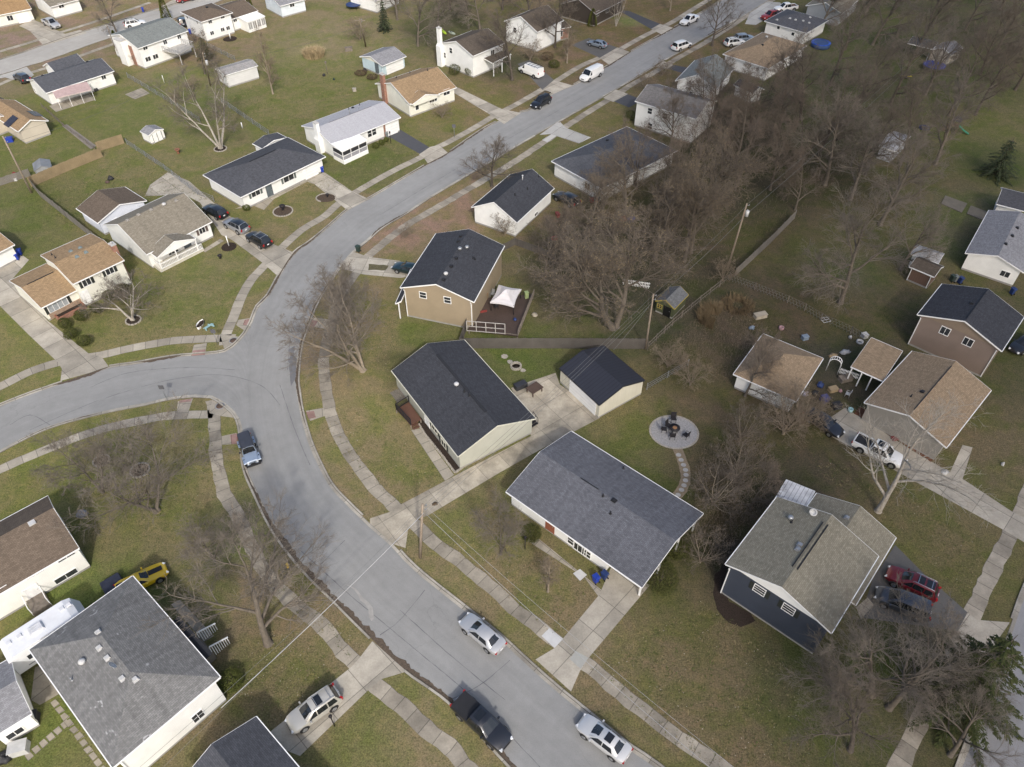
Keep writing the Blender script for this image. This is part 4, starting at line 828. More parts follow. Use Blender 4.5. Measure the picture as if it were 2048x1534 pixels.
h23l = H('h23l', '', '', (82, 616), (158, 578), (24, 559), 2.6, 'gx', 1.1, SH_TAN, YELC, parent=h23, ov=.45, ovg=.2); h23l.ridge_vent(.7, BLACKM, .12); h23l.win('f', 116, 610, 2.6, 1.2, 4, 1, SHUT, glass=M('painted_reflection_pane', (.30, .32, .33), .15, .15, 3)); h23.door('f', 157, 593, mat=DOORW)  # the big window's reflection is painted in as a pale pane colour
mb = MB(); h23l.panel(mb, 'f', .2, .55, h23l.wx * 1.9, .9, .0, .12); h23.root and mb.build('brick_base', TANB, h23.root, h23l.T)
mb = MB(); x0 = -h23l.wx; mb.box((.3, -h23l.wy - 1.2, .3), (h23l.wx * 1.5, .2, .6)); mb.box((-h23l.wx * .75 + .3, -h23l.wy - .6, .3), (.2, 1.3, .6)); mb.box((h23l.wx * .75 + .3, -h23l.wy - .6, .3), (.2, 1.3, .6)); mb.build('planter_wall', REDB, h23.root, h23l.T); mb = MB(); mb.box((.3, -h23l.wy - .65, .2), (h23l.wx * 1.45, .95, .4)); mb.build('planter_soil', MULCH, h23.root, h23l.T)
h25 = H('h25', 'ranch_house', 'white ranch house with charcoal roof and a pink awning over its back patio', (92, 186), (228, 142), (50, 161), 2.7, 'gx', 1.4, SH_BGREY, WHITE, ov=.35)
for (u, v, w) in ((207, 154, .9), (172, 166, .6)): h25.win('f', u, v, w, .9, 2)
for q in ((85, 152), (112, 141), (140, 132), (175, 124), (145, 127)): h25.vent(*q, 'box')
h25w = H('h25w', '', '', (112, 146), (172, 126), (145, 112), 2.75, 'gx', 1.25, SH_BGREY, WHITE, parent=h25); h25.win('a', 70, 181, .8, .9, 2)
aw = H('h25p', '', '', (112, 196), (183, 179), (100, 186), 2.2, 'shed', .5, M('pink_awning', (.42, .31, .29), .6), WHITE, parent=h25, walls=False, trim=M('pink_awning_edge', (.5, .42, .40)), gutter=False); mb = MB(); W2, D2 = aw.W / 2, aw.D / 2
for x in (-W2 + .1, -W2 / 3, W2 / 3, W2 - .1): mb.bar((x, -D2 + .1, 0), (x, -D2 + .1, 2.1), .07)
mb.build('awning_post', WTRIM, h25.root, aw.T); sheet('patio', [(98, 212), (112, 224), (190, 200), (180, 188)], .02, CONC, **ST)
h26 = H('h26', 'two_storey_house', 'two storey white house with green grey roof, brick side wall and raised rear deck', (275.6, 96.7), (376, 61.5), (253, 58), 4.4, 'gx', 1.5, SH_GREEN, WHITE, ov=.35); h26.chimney('a', 262, 122, 2.4, 1.4, 5.0, WPLAIN); mb = MB(); h26.panel(mb, 'a', .5 * (-1 if h26.sw else 1) * 0 + 1.9, 2.0, 1.2, 4.0, 0, .12); h26.part('brick_panel', mb, REDB)
for (u, v, w) in ((290, 95, 1.0), (330, 84, .9), (358, 73, .9)): h26.win('f', u, v, w, .9, 2)
for (u, v, w) in ((296, 118, 1.2), (311, 113, 1.2)): h26.win('f', u, v, w, .9, 2)
h26d = H('h26d', '', '', (358, 108), (388, 92), (338, 92), 2.3, 'shed', .02, M('grey_deck', (.36, .35, .33)), WHITE, parent=h26, walls=False, trim=M('grey_deck', (.36, .35, .33)), gutter=False); mb = MB(); W2, D2 = h26d.W / 2, h26d.D / 2
for i in range(15):
    x = -W2 + 2 * W2 * i / 14; mb.bar((x, -D2, 2.3), (x, -D2, 3.2), .05)
for i in range(10): y = -D2 + 2 * D2 * i / 9; mb.bar((-W2, y, 2.3), (-W2, y, 3.2), .05); mb.bar((W2, y, 2.3), (W2, y, 3.2), .05)
mb.bar((-W2, -D2, 3.22), (W2, -D2, 3.22), .1); mb.bar((-W2, -D2, 3.22), (-W2, D2, 3.22), .1); mb.bar((W2, -D2, 3.22), (W2, D2, 3.22), .1)
for x in (-W2 + .1, W2 - .1): mb.bar((x, -D2 + .1, 0), (x, -D2 + .1, 2.2), .15)
mb.build('deck_railing', M('grey_deck_rail', (.42, .41, .39)), h26.root, h26d.T)
h27 = H('h27', 'split_level_house', 'white split level house with brown hip roof and a glazed sunroom', (402, 44), (465, 25), (356, 25), 4.4, 'hip', 1.3, SH_BROWN, WHITE, ov=.4); h27.vent(414, 15, 'box')
for (u, v) in ((445, 33), (420, 43), (424, 66), (445, 59), (456, 56)): h27.win('f', u, v, .9, .8, 2)
for (u, v) in ((375, 35), (395, 45), (403, 66)): h27.win('a', u, v, .7, .7, 2)
h27w = H('h27w', '', '', (464, 38), (516, 21), (440, 10), 2.8, 'gx', 1.3, SH_BROWN, WHITE, parent=h27); h27w.win('f', 470, 40, .9, .8, 2)
sr = H('h27s', '', '', (494, 44), (530, 32), (474, 35), 2.4, 'shed', .35, WTRIM, WHITE, parent=h27, ov=.1, ovg=.05, found=False, gutter=False)
for i in range(4): sr.win('f', (-sr.wx + sr.wx * 2 * (i + .5) / 4, 1.35), None, sr.wx * 2 / 4 - .15, 1.5, 2, 1, glass=M('sunroom_glass', (.30, .30, .29), .2))
h28 = H('h28', 'garage', 'long white garage with pale grey flat-looking roof behind the white trunked tree', (449, 151), (516, 131), (441, 134), 2.6, 'gx', .5, shingle('tin_grey_roof', (.30, .29, .28)), siding('white_panel', (.62, .62, .61), .4, .85), cat='garage', ov=.12)
h29 = H('h29', 'house', 'pale blue white house at the top edge near the dark trampoline', (560, 12), (612, -2), (530, -8), 2.8, 'gx', 1.3, SH_LGREY, siding('ice_blue_siding', (.66, .72, .76))); h29.win('f', 584, 10, 1.2, .8, 2); h29b = H('h29b', 'house', 'white house at the top edge behind the dark conifer', (752, 2), (800, -18), (715, -22), 2.9, 'gx', 1.3, SH_LGREY, WHITE)
h30 = H('h30', 'ranch_house', 'cream house with orange tan roof in the top left corner', (-40, 38), (63, 17), (-60, 5), 2.7, 'gx', 1.5, SH_ORANGE, YELC); h30.garage('f', 46, 33, 2.6, 2.0); h30.win('f', 20, 36, 1.2, 1.1, 2)
h30b = H('h30b', 'house', 'white house at the top edge behind the small bare tree', (100, 14), (160, -2), (80, -10), 2.8, 'gx', 1.4, SH_TAUPE, WHITE); h30b.win('f', 122, 11, 1.2, 1.0)
h31 = H('h31', 'garage', 'white garage with orange tan roof at the left edge by the blue bins', (-30, 519), (29, 489), (-60, 465), 2.6, 'gx', 1.2, SH_TAN, WPLAIN, cat='garage')
h32 = H('h32', 'garage', 'cream garage with black ribbed metal gable roof on the concrete patio', (1119, 736), (1199, 810), (1290, 761), 2.45, 'gx', 1.35, siding('black_metal_roof', (.032, .034, .044), .46, .45, .05, False, .35, 0), siding('cream_panel', (.54, .515, .42), .6, .88, .05, True), rp=(1246.5, 772), ov=.12, ovg=.1, trim=M('black_trim', (.025, .025, .03), .4), cat='garage'); h32.garage('f', 1165, 796, 4.9, 2.15)
h33 = H('h33', 'garage', 'detached garage with tan hip roof at the end of the cluttered yard', (1467, 748), (1592, 803), (1660, 722), 2.5, 'hip', 1.6, SH_TAN2, WPLAIN, cat='garage')
h34 = H('h34', 'ranch_house', 'house with brown tan gable roof and red mulch strip along the cluttered yard', (1729, 805), (1893, 895), (1958, 768), 2.8, 'gy', 1.5, SH_TAN2, siding('grey_beige_siding', (.27, .255, .225))); h34.vent(1845, 784, 'box'); h34.vent(1822, 793, 'pipe'); h34.ridge_vent(.8, BLACKM, .1)
h34p = H('h34p', '', '', (1702, 733), (1766, 762), (1740, 681), 2.5, 'shed', .5, SH_TAN2, WHITE, parent=h34, walls=False); mb = MB()
for (u, v) in ((1705, 735), (1725, 744), (1745, 752)): p = h34.loc(u, v, 2.4); mb.bar((p.x, p.y, 0), (p.x, p.y, 2.4), .13)
h34.part('porch_post', mb, WTRIM)
h35 = H('h35', 'two_storey_house', 'brown sided two storey house with charcoal gable roof at the right edge', (1835, 629), (2004, 702), (2046, 633), 4.9, 'gy', 1.7, SH_BLACK, BROWNS, rp=(1930, 642), gmat=siding('light_brown_siding', (.25, .195, .145), .2)); h35.win('f', 1890, 662, 1.1, 1.1, 2); h35.win('f', 1936, 684, 1.1, 1.1, 2); h35.downspout('f', -1); h35.downspout('f', 1); h35.vent(1944, 607, 'box'); h35.ridge_vent(.9, BLACKM, .1)
h36 = H('h36', 'ranch_house', 'white house with grey gable roof at the right edge', (1931, 506), (2048, 545), (1988, 423), 2.8, 'gy', 1.5, SH_LGREY, WHITE, rp=(2010, 516), soffit=WTRIM); h36.win('f', 2010, 548, 1.2, .9, 2)
for q in ((2034, 456), (2024, 472), (2011, 488)): h36.vent(*q, 'box')
h37 = H('h37', 'house', 'dark roofed house at the right edge with a white porch frame', (1993, 408), (2048, 422), (2015, 378), 2.7, 'gx', 1.2, SH_SLATE2, WHITE)
h39 = H('h39', 'two_storey_house', 'navy blue two storey house with white gable and warm grey roof', (1451, 1128), (1663, 1266), (1607, 1024), 5.0, 'gy', 1.75, SH_WGREY, NAVY, rp=(1565, 1175), gmat=WTRIM, ov=.35, ovg=.25)
for (u, v) in ((1519, 1180), (1577, 1218)): h39.win('f', u, v, 1.1, 1.05, 1, 3, SHUT)
h39.downspout('f', -1); h39.vent(1580, 1038, 'dome', GREYM); h39.vent(1583, 1045, 'pipe'); h39.vent(1600, 1090, 'box', GREYM); h39.vent(1596, 1099, 'box', GREYM); h39.vent(1624, 1031, 'dish', M('dish_pale', (.5, .5, .49))); mb = MB()
for k in (-.12, .12): mb.box((k * 2, .6, h39.ze + h39.rise - .02 + .02), (.1, h39.D * .62, .06))
h39.part('ridge_vent', mb, BLACKM)
h39b = H('h39b', '', '', (1634, 986), (1792, 1075), (1716, 1213), 3.1, 'gy', 1.3, SH_WGREY, WHITE, parent=h39, rp=(1717, 1010)); h39b.vent(1694, 1036, 'box', GREYM)
h39w = H('h39w', 'patio_awning', 'white corrugated patio awning streaked with dark leaves behind the navy house', (1545, 1005), (1573, 959), (1607, 1024), 2.6, 'shed', .35, siding('streaked_white_panel', (.60, .60, .60), .42, .10, .35, True, .6, 1), WHITE, walls=False, cat='awning', gutter=False); mb = MB(); W2, D2 = h39w.W / 2, h39w.D / 2
for x in (-W2 + .15, 0, W2 - .15): mb.bar((x, -D2 + .15, 0), (x, -D2 + .15, 2.5), .1)
h39w.part('awning_post', mb, WTRIM)
h46 = H('h46', 'garage', 'low grey roofed outbuilding with white wall at the lower left edge', (63, 1427), (-20, 1478), (0, 1328), 2.5, 'gx', .9, SH_LGREY, WPLAIN, cat='garage', ov=.2); h46.win('f', 30, 1466, 1.3, .8, 2)
# --- sheds
h41 = H('h41', 'garden_shed', 'dark green garden shed with grey gable roof and yellow framed doorway', (1311, 601), (1349, 618), (1381, 591), 1.9, 'gy', 1.0, shingle('shed_grey_roof', (.13, .135, .14)), siding('green_boards', (.075, .085, .045), .25), rp=(1334, 600), cat='shed', ov=.15, ovg=.12, trim=M('yellow_trim', (.36, .29, .07)), gutter=False)
h41.door('f', (.42 * (-1 if h41.sw else 1)), None, .9, 1.6, M('black_opening', (.008, .008, .008)), .05); h41.win('f', (-.75 * (-1 if h41.sw else 1), 1.2), None, .7, .6, 2, 2, frame=M('yellow_trim', (.36, .29, .07)))
h42 = H('h42', 'garden_shed', 'small white garden shed with grey roof and barn style double door', (297, 271), (327, 258), (278, 263), 1.8, 'gy', .85, SH_LGREY, WHITE, rp=(311, 260), cat='shed', ov=.12, ovg=.1, gutter=False)
for k in (-.45, .45): h42.door('f', k, None, .8, 1.5, WTRIM, .1); 
mb = MB()
for k in (-.9, 0, .9): h42.panel(mb, 'f', k, .9, .08, 1.6, .07, .1)
h42.part('door_brace', mb, M('green_grey_shutter', (.12, .14, .13)))
h43 = H('h43', 'garden_shed', 'low grey plastic shed behind the tan fence', (68, 342), (103, 334), (60, 328), 1.3, 'gy', .6, M('grey_plastic', (.20, .21, .22), .5), M('grey_plastic_wall', (.28, .29, .29), .5), cat='shed', ov=.06, ovg=.06, found=False, gutter=False, trim=M('grey_plastic', (.20, .21, .22), .5))
h38 = H('h38', 'garden_shed', 'brown garden shed with white corner boards under the big bare tree', (1819, 533), (1869, 554), (1888, 533), 2.3, 'gx', .7, SH_DBROWN, siding('red_brown_boards', (.15, .095, .07), .3, .7, .1, True), cat='shed', ov=.15, gutter=False); h38.downspout('f', -1); h38.downspout('f', 1)
h38b = H('h38b', 'garden_shed', 'pale grey roofed shed just behind the brown shed', (1822, 508), (1877, 527), (1888, 507), 2.3, 'gx', .6, shingle('pale_tin', (.34, .34, .34)), WHITE, cat='shed', ov=.1, gutter=False)
h45 = H('h45', 'garden_shed', 'whitish tarped shed among the trees of the far yard', (1758, 292), (1792, 303), (1814, 270), 2.2, 'gx', .9, M('white_tarp', (.42, .44, .47), .5, .25, 3), M('white_tarp', (.42, .44, .47)), cat='shed', ov=.05, found=False, gutter=False)
h44 = H('h44', 'garden_shed', 'beige play shed with grey roof beside the big trampoline', (1863, 98), (1903, 110), (1917, 93), 2.4, 'gy', .9, SH_LGREY, BEIGE, cat='shed', ov=.15, gutter=False)
h44b = H('h44b', 'open_shelter', 'long open shelter with dark sloping roof left of the beige play shed', (1815, 86), (1866, 98), (1818, 74), 2.5, 'shed', .4, SH_BGREY, BEIGE, walls=False, cat='shelter', gutter=False); mb = MB(); W2, D2 = h44b.W / 2, h44b.D / 2
for x in (-W2 + .1, 0, W2 - .1):
    for y in (-D2 + .1, D2 - .1): mb.bar((x, y, 0), (x, y, 2.5), .12)
h44b.part('post', mb, WOODB)
# solar roofed house at the left edge
h24 = H('h24', 'house', 'house with orange tan roof and dark solar panels at the left edge', (-70, 262), (8, 232), (-30, 178), 3.0, 'gy', 1.7, SH_TAN, BEIGE, rp=(-28, 225)); h24b = H('h24b', '', '', (36, 263), (96, 241), (-6, 212), 2.6, 'gy', 1.2, SH_TAN, BEIGE, parent=h24, rp=(58, 240))
for (hh, q, w, d) in ((h24, (10, 198), 1.8, 3.2), (h24, (30, 205), 1.8, 3.2), (h24b, (22, 243), 2.4, 2.0), (h24b, (70, 228), 1.6, 3.0)):
    p = hh.roof_point(*q); e = .02; gx_ = (hh.rz(p.x + e, p.y) - hh.rz(p.x - e, p.y)) / (2 * e); gy_ = (hh.rz(p.x, p.y + e) - hh.rz(p.x, p.y - e)) / (2 * e)
    nz = Vector((-gx_, -gy_, 1)).normalized(); xa = Vector((1, 0, gx_)).normalized(); ya = nz.cross(xa); mb = MB(); mb.box(p + nz * .08, (w, d, .05), rot=Matrix((xa, ya, nz)).transposed()); mb.build('solar_panel', M('solar_panel', (.03, .03, .042), .25), h24.root, hh.T)
# ------------------------------------------------------------------ vehicles
def carpaint(name, c, metal=.35, rough=.28): return M('paint_' + name, c, rough, .03, 1.0, .5, metal, .9)
CGLASS = M('car_glass', (.012, .014, .017), .05, .2, 1, .7); TYRE = M('tyre_rubber', (.018, .018, .018), .85); RIM = M('wheel_rim', (.42, .43, .45), .3, .1, 3, .5, .8); TRIMB = M('black_plastic', (.022, .022, .024), .6); HEADL = M('headlight_lens', (.62, .64, .66), .1, .1); TAILL = M('taillight_lens', (.34, .02, .02), .15, .1); PLATE = M('plate_white', (.7, .7, .72), .5); CHROME = M('chrome', (.6, .6, .62), .15, .1, 2, .6, .9)
#  half widths and heights along the body, x forward. (x, half width, height of shoulder, height of centre line)
CARS = {
 'sedan': dict(L=4.8, W=1.82, st=[(-2.4, .62, .62, .66), (-2.32, .76, .84, .90), (-2.05, .86, .96, 1.02), (-1.4, .90, .97, 1.04), (0, .91, .93, .96), (1.05, .91, .93, .98), (1.6, .89, .84, .92), (2.1, .82, .74, .80), (2.34, .70, .62, .66), (2.4, .55, .52, .55)], gb=(-1.75, -1.15, .25, 1.15), roof=1.44, wb=.80, wt=.60, axle=1.36, wr=.33),
 'suv': dict(L=4.75, W=1.9, st=[(-2.37, .74, .80, .84), (-2.3, .86, 1.0, 1.02), (-1.9, .93, 1.06, 1.08), (0, .95, 1.04, 1.06), (1.0, .95, 1.04, 1.10), (1.6, .93, .98, 1.06), (2.1, .86, .86, .93), (2.32, .76, .70, .74), (2.37, .62, .60, .62)], gb=(-2.22, -1.85, .20, 1.12), roof=1.70, wb=.86, wt=.68, axle=1.38, wr=.37),
 'minivan': dict(L=5.1, W=1.98, st=[(-2.55, .82, .86, .90), (-2.48, .90, 1.04, 1.06), (-2.0, .97, 1.08, 1.10), (0, .98, 1.06, 1.08), (1.3, .97, 1.04, 1.12), (1.8, .94, .94, 1.04), (2.3, .86, .80, .88), (2.5, .74, .66, .70), (2.55, .6, .56, .58)], gb=(-2.42, -2.2, .55, 1.55), roof=1.74, wb=.89, wt=.74, axle=1.5, wr=.35),
 'hatch': dict(L=4.5, W=1.8, st=[(-2.25, .66, .72, .76), (-2.18, .80, .94, .98), (-1.8, .88, 1.0, 1.02), (0, .90, .95, .97), (1.0, .90, .94, .99), (1.55, .88, .85, .93), (2.0, .80, .74, .80), (2.22, .66, .62, .64), (2.25, .5, .5, .52)], gb=(-2.05, -1.35, .2, 1.15), roof=1.44, wb=.80, wt=.61, axle=1.33, wr=.33),
 'van': dict(L=5.7, W=2.02, st=[(-2.85, .96, 1.2, 1.22), (-2.8, 1.0, 1.3, 1.32), (0, 1.01, 1.3, 1.32), (1.5, 1.01, 1.22, 1.26), (1.9, .99, 1.12, 1.22), (2.5, .94, 1.0, 1.08), (2.78, .86, .78, .82), (2.85, .75, .6, .6)], gb=(-2.8, -2.72, 1.1, 1.85), roof=2.08, wb=.97, wt=.86, axle=1.7, wr=.37),
 'pickup': dict(L=5.7, W=1.98, st=[(-2.85, .88, .95, .95), (-2.8, .95, 1.04, 1.04), (-1.0, .97, 1.06, 1.06), (.0, .98, 1.06, 1.08), (1.1, .98, 1.06, 1.12), (1.8, .96, 1.02, 1.12), (2.5, .90, .93, 1.02), (2.8, .82, .76, .8), (2.85, .7, .6, .6)], gb=(-.95, -.72, .55, 1.35), roof=1.80, wb=.90, wt=.72, axle=1.75, wr=.39),
 'jeep': dict(L=4.4, W=1.75, st=[(-2.15, .72, 1.1, 1.1), (-2.1, .76, 1.14, 1.14), (0, .78, 1.14, 1.14), (.75, .77, 1.14, 1.18), (1.0, .70, 1.10, 1.16), (1.9, .62, 1.02, 1.08), (2.02, .60, .9, .92), (2.05, .58, .6, .6)], gb=(-2.1, -2.0, .45, .72), roof=1.83, wb=.76, wt=.66, axle=1.25, wr=.41),
 'coupe': dict(L=4.75, W=1.88, st=[(-2.37, .70, .72, .76), (-2.3, .82, .88, .94), (-1.8, .92, .98, 1.0), (-.6, .92, .94, .97), (.6, .92, .90, .96), (1.4, .91, .86, .95), (2.0, .86, .76, .84), (2.3, .72, .62, .66), (2.37, .55, .5, .52)], gb=(-1.55, -.85, -.05, .75), roof=1.36, wb=.78, wt=.56, axle=1.38, wr=.35),
}
def car(kind, name, label, cat, front, rear, paint, group=None, roofmat=None, sunroof=None, rails=None, length=None, glass=None, bedmat=None, cap=False, rack=False, stripes=False, headoff=0.0, zr=.55, lights=True):
    """front and rear: picture points of the two ends of the body, read at height zr"""
    p, q = G(*front, zr), G(*rear, zr); d = p - q; rz = math.atan2(d.y, d.x); c = (p + q) / 2
    D = CARS[kind]; root = thing(name, label, cat, (c.x, c.y, .02), rz, group)
    k = (length or D['L']) / D['L']
    st = D['st']; gb0, gb1, gt1, gb3 = D['gb']; zr_ = D['roof']
    # --- body: rings of 14 points
    mb = MB(); rings = []
    def ring(x, w, zs, zc):
        lo = .26 if abs(x) < D['L'] / 2 - .35 else .36
        return [(x, -w * .82, lo), (x, -w * .97, lo + .12), (x, -w, (lo + zs) / 2), (x, -w * .985, zs - .10), (x, -w * .93, zs - .015), (x, -w * .6, zc - .012), (x, 0, zc), (x, w * .6, zc - .012), (x, w * .93, zs - .015), (x, w * .985, zs - .10), (x, w, (lo + zs) / 2), (x, w * .97, lo + .12), (x, w * .82, lo)]
    for s_ in st:
        r = ring(*s_); n = len(mb.v); mb.v += r; rings.append(n)
    nr = 13
    for a, b in zip(rings, rings[1:]):
        for j in range(nr - 1): mb.f.append((a + j + 1, a + j, b + j, b + j + 1)); mb.m.append(0); mb.sm.append(True)
        mb.f.append((a, a + nr - 1, b + nr - 1, b)); mb.m.append(1); mb.sm.append(False)
    mb.f.append(tuple(rings[0] + j for j in range(nr))); mb.m.append(0); mb.sm.append(False)
    mb.f.append(tuple(rings[-1] + j for j in reversed(range(nr)))); mb.m.append(0); mb.sm.append(False)
    def belt(x):
        for (a, b) in zip(st, st[1:]):
            if a[0] <= x <= b[0]: t = (x - a[0]) / (b[0] - a[0]); return a[2] + (b[2] - a[2]) * t - .03
        return 1.0
    # --- greenhouse with rounded roof: rings from rear to front
    wb, wt = D['wb'], D['wt']; zb0, zb3 = belt(gb0), belt(gb3)
    def gring(x, zt, w_t, zb, w_b, crown=.04): return [(x[0], -w_b, zb), (x[1], -w_t, zt - .05), (x[1], -w_t * .88, zt), (x[1], 0, zt + crown), (x[1], w_t * .88, zt), (x[1], w_t, zt - .05), (x[0], w_b, zb)]
    xm = (gb1 + gt1) / 2
    G_ = [gring((gb0, gb0), zb0 + .02, wb * .96, zb0, wb * .97, .0), gring((gb0 + .12, gb1), zr_ - .02, wt * .95, zb0, wb * .99), gring((xm, xm), zr_, wt, belt(xm), wb), gring((gb3 - .3, gt1), zr_ - .03, wt * .96, zb3, wb), gring((gb3, gb3), zb3 + .02, wb * .95, zb3, wb * .96, 0)]
    if kind != 'jeep' or True:
        gr = []
        for g_ in G_: gr.append(len(mb.v)); mb.v += g_
        for a, b in zip(gr, gr[1:]):
            for j in range(6): mb.f.append((a + j + 1, a + j, b + j, b + j + 1)); mb.m.append(2 if (roofmat and 1 <= j <= 4 and a in gr[1:3]) or (roofmat and kind == 'jeep' and a in gr[0:3]) else 0); mb.sm.append(True)
        mb.f.append(tuple(gr[0] + j for j in range(7))); mb.m.append(0); mb.sm.append(False); mb.f.append(tuple(gr[-1] + j for j in reversed(range(7)))); mb.m.append(0); mb.sm.append(False)
    S = Matrix.Diagonal((k, 1, 1, 1)); T = WM[root.name] @ S
    mb.build('body', [paint, TRIMB, roofmat or paint], root, T, sharp=R(38))
    gm = glass or CGLASS
    def pane2(nm, lo, hi, ccl, cch, off):
        b = MB(); lo0, lo1, hi0, hi1 = [V_(q_) for q_ in (lo[0], lo[1], hi[0], hi[1])]; lm, hm = V_(ccl), V_(cch); c_ = (lo0 + lo1 + hi0 + hi1) / 4
        f = lambda q_: c_ + (q_ - c_) * .93
        for (a_, b_, c2, d2) in ((lo0, lm, hm, hi0), (lm, lo1, hi1, hm)):
            P = [f(a_), f(b_), f(c2), f(d2)]; n_ = (P[1] - P[0]).cross(P[2] - P[0]).normalized()
            if n_.dot(off) < 0: P = P[::-1]; n_ = -n_
            b.quad([q_ + n_ * .03 for q_ in P], 0, None, True)
        b.build(nm, gm, root, T)
    V_ = Vector
    def pane(nm, pts, off):
        c_ = sum((Vector(q_) for q_ in pts), Vector()) / len(pts); P = [c_ + (Vector(q_) - c_) * .9 for q_ in pts]; n_ = (P[1] - P[0]).cross(P[2] - P[0]).normalized()
        if n_.dot(off) < 0: P = P[::-1]; n_ = -n_
        b = MB(); b.quad([q_ + n_ * .018 for q_ in P]); b.build(nm, gm, root, T)
    V = Vector
    a0, a1, a2, a3, a4 = G_
    pane2('windshield', (a4[1], a4[5]), (a3[1], a3[5]), a4[3], a3[3], V((1, 0, 1)))
    if kind not in ('van',): pane2('rear_window', (a0[1], a0[5]), (a1[1], a1[5]), a0[3], a1[3], V((-1, 0, .5)))
    for sgn, ib, it in ((-1, 0, 1), (1, 6, 5)):
        def P_(x, top):   # point on the side of the glasshouse
            xs_ = [a0, a1, a2, a3, a4]; t = (x - gb0) / (gb3 - gb0); zb = belt(x) + .04; zt = zr_ - .09; yb, yt = sgn * wb * .985, sgn * wt * .985
            return V((x, yt if top else yb, zt if top else zb))
        if kind == 'van': sp = [(.95, gb3 - .25, 1.05, gt1 - .02)]
        elif kind == 'pickup': sp = [(gb0 + .1, .15, gb1 + .05, .15), (.22, gb3 - .3, .22, gt1 - .05)]
        elif kind in ('sedan', 'coupe'): sp = [(gb0 + .45, -.28, gb1 + .12, -.28), (-.22, gb3 - .28, -.22, gt1 - .02)]
        elif kind == 'jeep': sp = [(gb0 + .25, -.75, gb1 + .2, -.75), (-.62, .42, -.62, .3)]
        else: sp = [(gb0 + .3, -1.08, gb1 + .12, -1.08), (-1.0, -.06, -1.0, -.06), (0.0, gb3 - .3, 0, gt1 - .04)]
        for (xb0, xb1, xt0, xt1) in sp:
            pts = [P_(xb0, 0), P_(xb1, 0), P_(xt1, 1), P_(xt0, 1)]; c_ = sum(pts, V()) / 4; pts = [c_ + (q_ - c_) * .97 for q_ in pts]
            n_ = (pts[1] - pts[0]).cross(pts[2] - pts[0]).normalized(); 
            if n_.y * sgn < 0: pts = pts[::-1]; n_ = -n_
            b = MB(); b.quad([q_ + n_ * .03 for q_ in pts]); b.build('side_window', gm, root, T)
        mb_ = MB(); mb_.box((gb3 - .42, sgn * (D['W'] / 2 + .09), belt(gb3) + .08), (.16, .22, .15), taper=.8); mb_.build('mirror', paint if kind != 'jeep' else TRIMB, root, T)
    # wheels
    for sx in (-1, 1):
        for sy in (-1, 1):
            x, y, r_ = sx * D['axle'], sy * (D['W'] / 2 - .10), D['wr']; wm = MB()
            wm.tube([(x, y - sy * .12, r_), (x, y + sy * .13, r_)], r_, 18, caps=True); w_ = wm.build('wheel', TYRE, root, T)
            rm = MB(); rm.tube([(x, y + sy * .125, r_), (x, y + sy * .14, r_)], r_ * .64, 14); rm.build('rim', RIM, w_, T)
            am = MB(); am.tube([(x, y - sy * .05, r_ + .04), (x, sy * (D['W'] / 2 + .008), r_ + .04)], r_ + .07, 18); am.build('wheel_arch', TRIMB, root, T)
    f_, b_ = st[-2], st[1]
    for sy in (-1, 1):
        h_ = MB(); h_.box((f_[0] - .08, sy * f_[1] * .78, f_[2] + .01), (.3, .3, .14), rz=-sy * .5, taper=.7); h_.build('headlight', HEADL, root, T)
        t_ = MB(); t_.box((b_[0] - .0, sy * b_[1] * .84, b_[2] - .1), (.16, .24, .3 if kind not in ('sedan', 'coupe', 'hatch') else .18), rz=sy * .4); t_.build('taillight', TAILL, root, T)
    g_ = MB(); g_.box((f_[0] + .03, 0, f_[2] - .16), (.08, f_[1] * .9, .16)); g_.build('grille', TRIMB, root, T); pl = MB(); pl.box((b_[0] - .07, 0, b_[2] - .22), (.03, .34, .16)); pl.build('licence_plate', PLATE, root, T)
    if sunroof: b = MB(); x0 = gt1 - .45; [b.box((x0 - .28 - i * .85, 0, zr_ + .042 - .004 * i), (.62 if i == 0 else .75, wt * 1.3, .02)) for i in range(sunroof)]; b.build('sunroof', gm, root, T)
    if rails:
        for sy in (-1, 1): b = MB(); b.tube([(gb1 - .02, sy * wt * .86, zr_ + .03), (gb1 + .12, sy * wt * .86, zr_ + .09), (gt1 - .25, sy * wt * .86, zr_ + .09), (gt1 - .1, sy * wt * .86, zr_ + .03)], .03, 6); b.build('roof_rail', rails, root, T)
        for x in (gb1 + .35, gt1 - .5): b = MB(); b.bar((x, -wt * .86, zr_ + .09), (x, wt * .86, zr_ + .09), .05); b.build('roof_rail', rails, root, T)
    if kind == 'pickup':
        b = MB(); z = 1.05
        if cap == 'cover': b.box((-1.9, 0, z + .03), (1.75, 1.72, .06)); b.build('bed_cover', bedmat or TRIMB, root, T)
        else:
            b.box((-1.9, 0, z - .0), (1.72, 1.5, .03)); b.build('bed', bedmat or TRIMB, root, T)
            b = MB(); [b.box((-1.9, sy * .85, z + .06), (1.85, .14, .14)) for sy in (-1, 1)]; b.box((-2.76, 0, z + .05), (.1, 1.6, .14)); b.build('bed_rail', paint, root, T)
    if rack:
        b = MB(); x0, x1 = (-2.4, 1.0) if kind == 'van' else (-2.3, .2)
        for y in (-wt * .8, wt * .8): b.bar((x0, y, zr_ + .18), (x1, y, zr_ + .18), .06)
        for i in range(5): x = x0 + (x1 - x0) * i / 4; b.bar((x, -wt * .85, zr_ + .18), (x, wt * .85, zr_ + .18), .05); b.bar((x, -wt * .8, zr_), (x, -wt * .8, zr_ + .2), .05); b.bar((x, wt * .8, zr_), (x, wt * .8, zr_ + .2), .05)
        b.build('roof_rack', TRIMB if rack is True else rack, root, T)
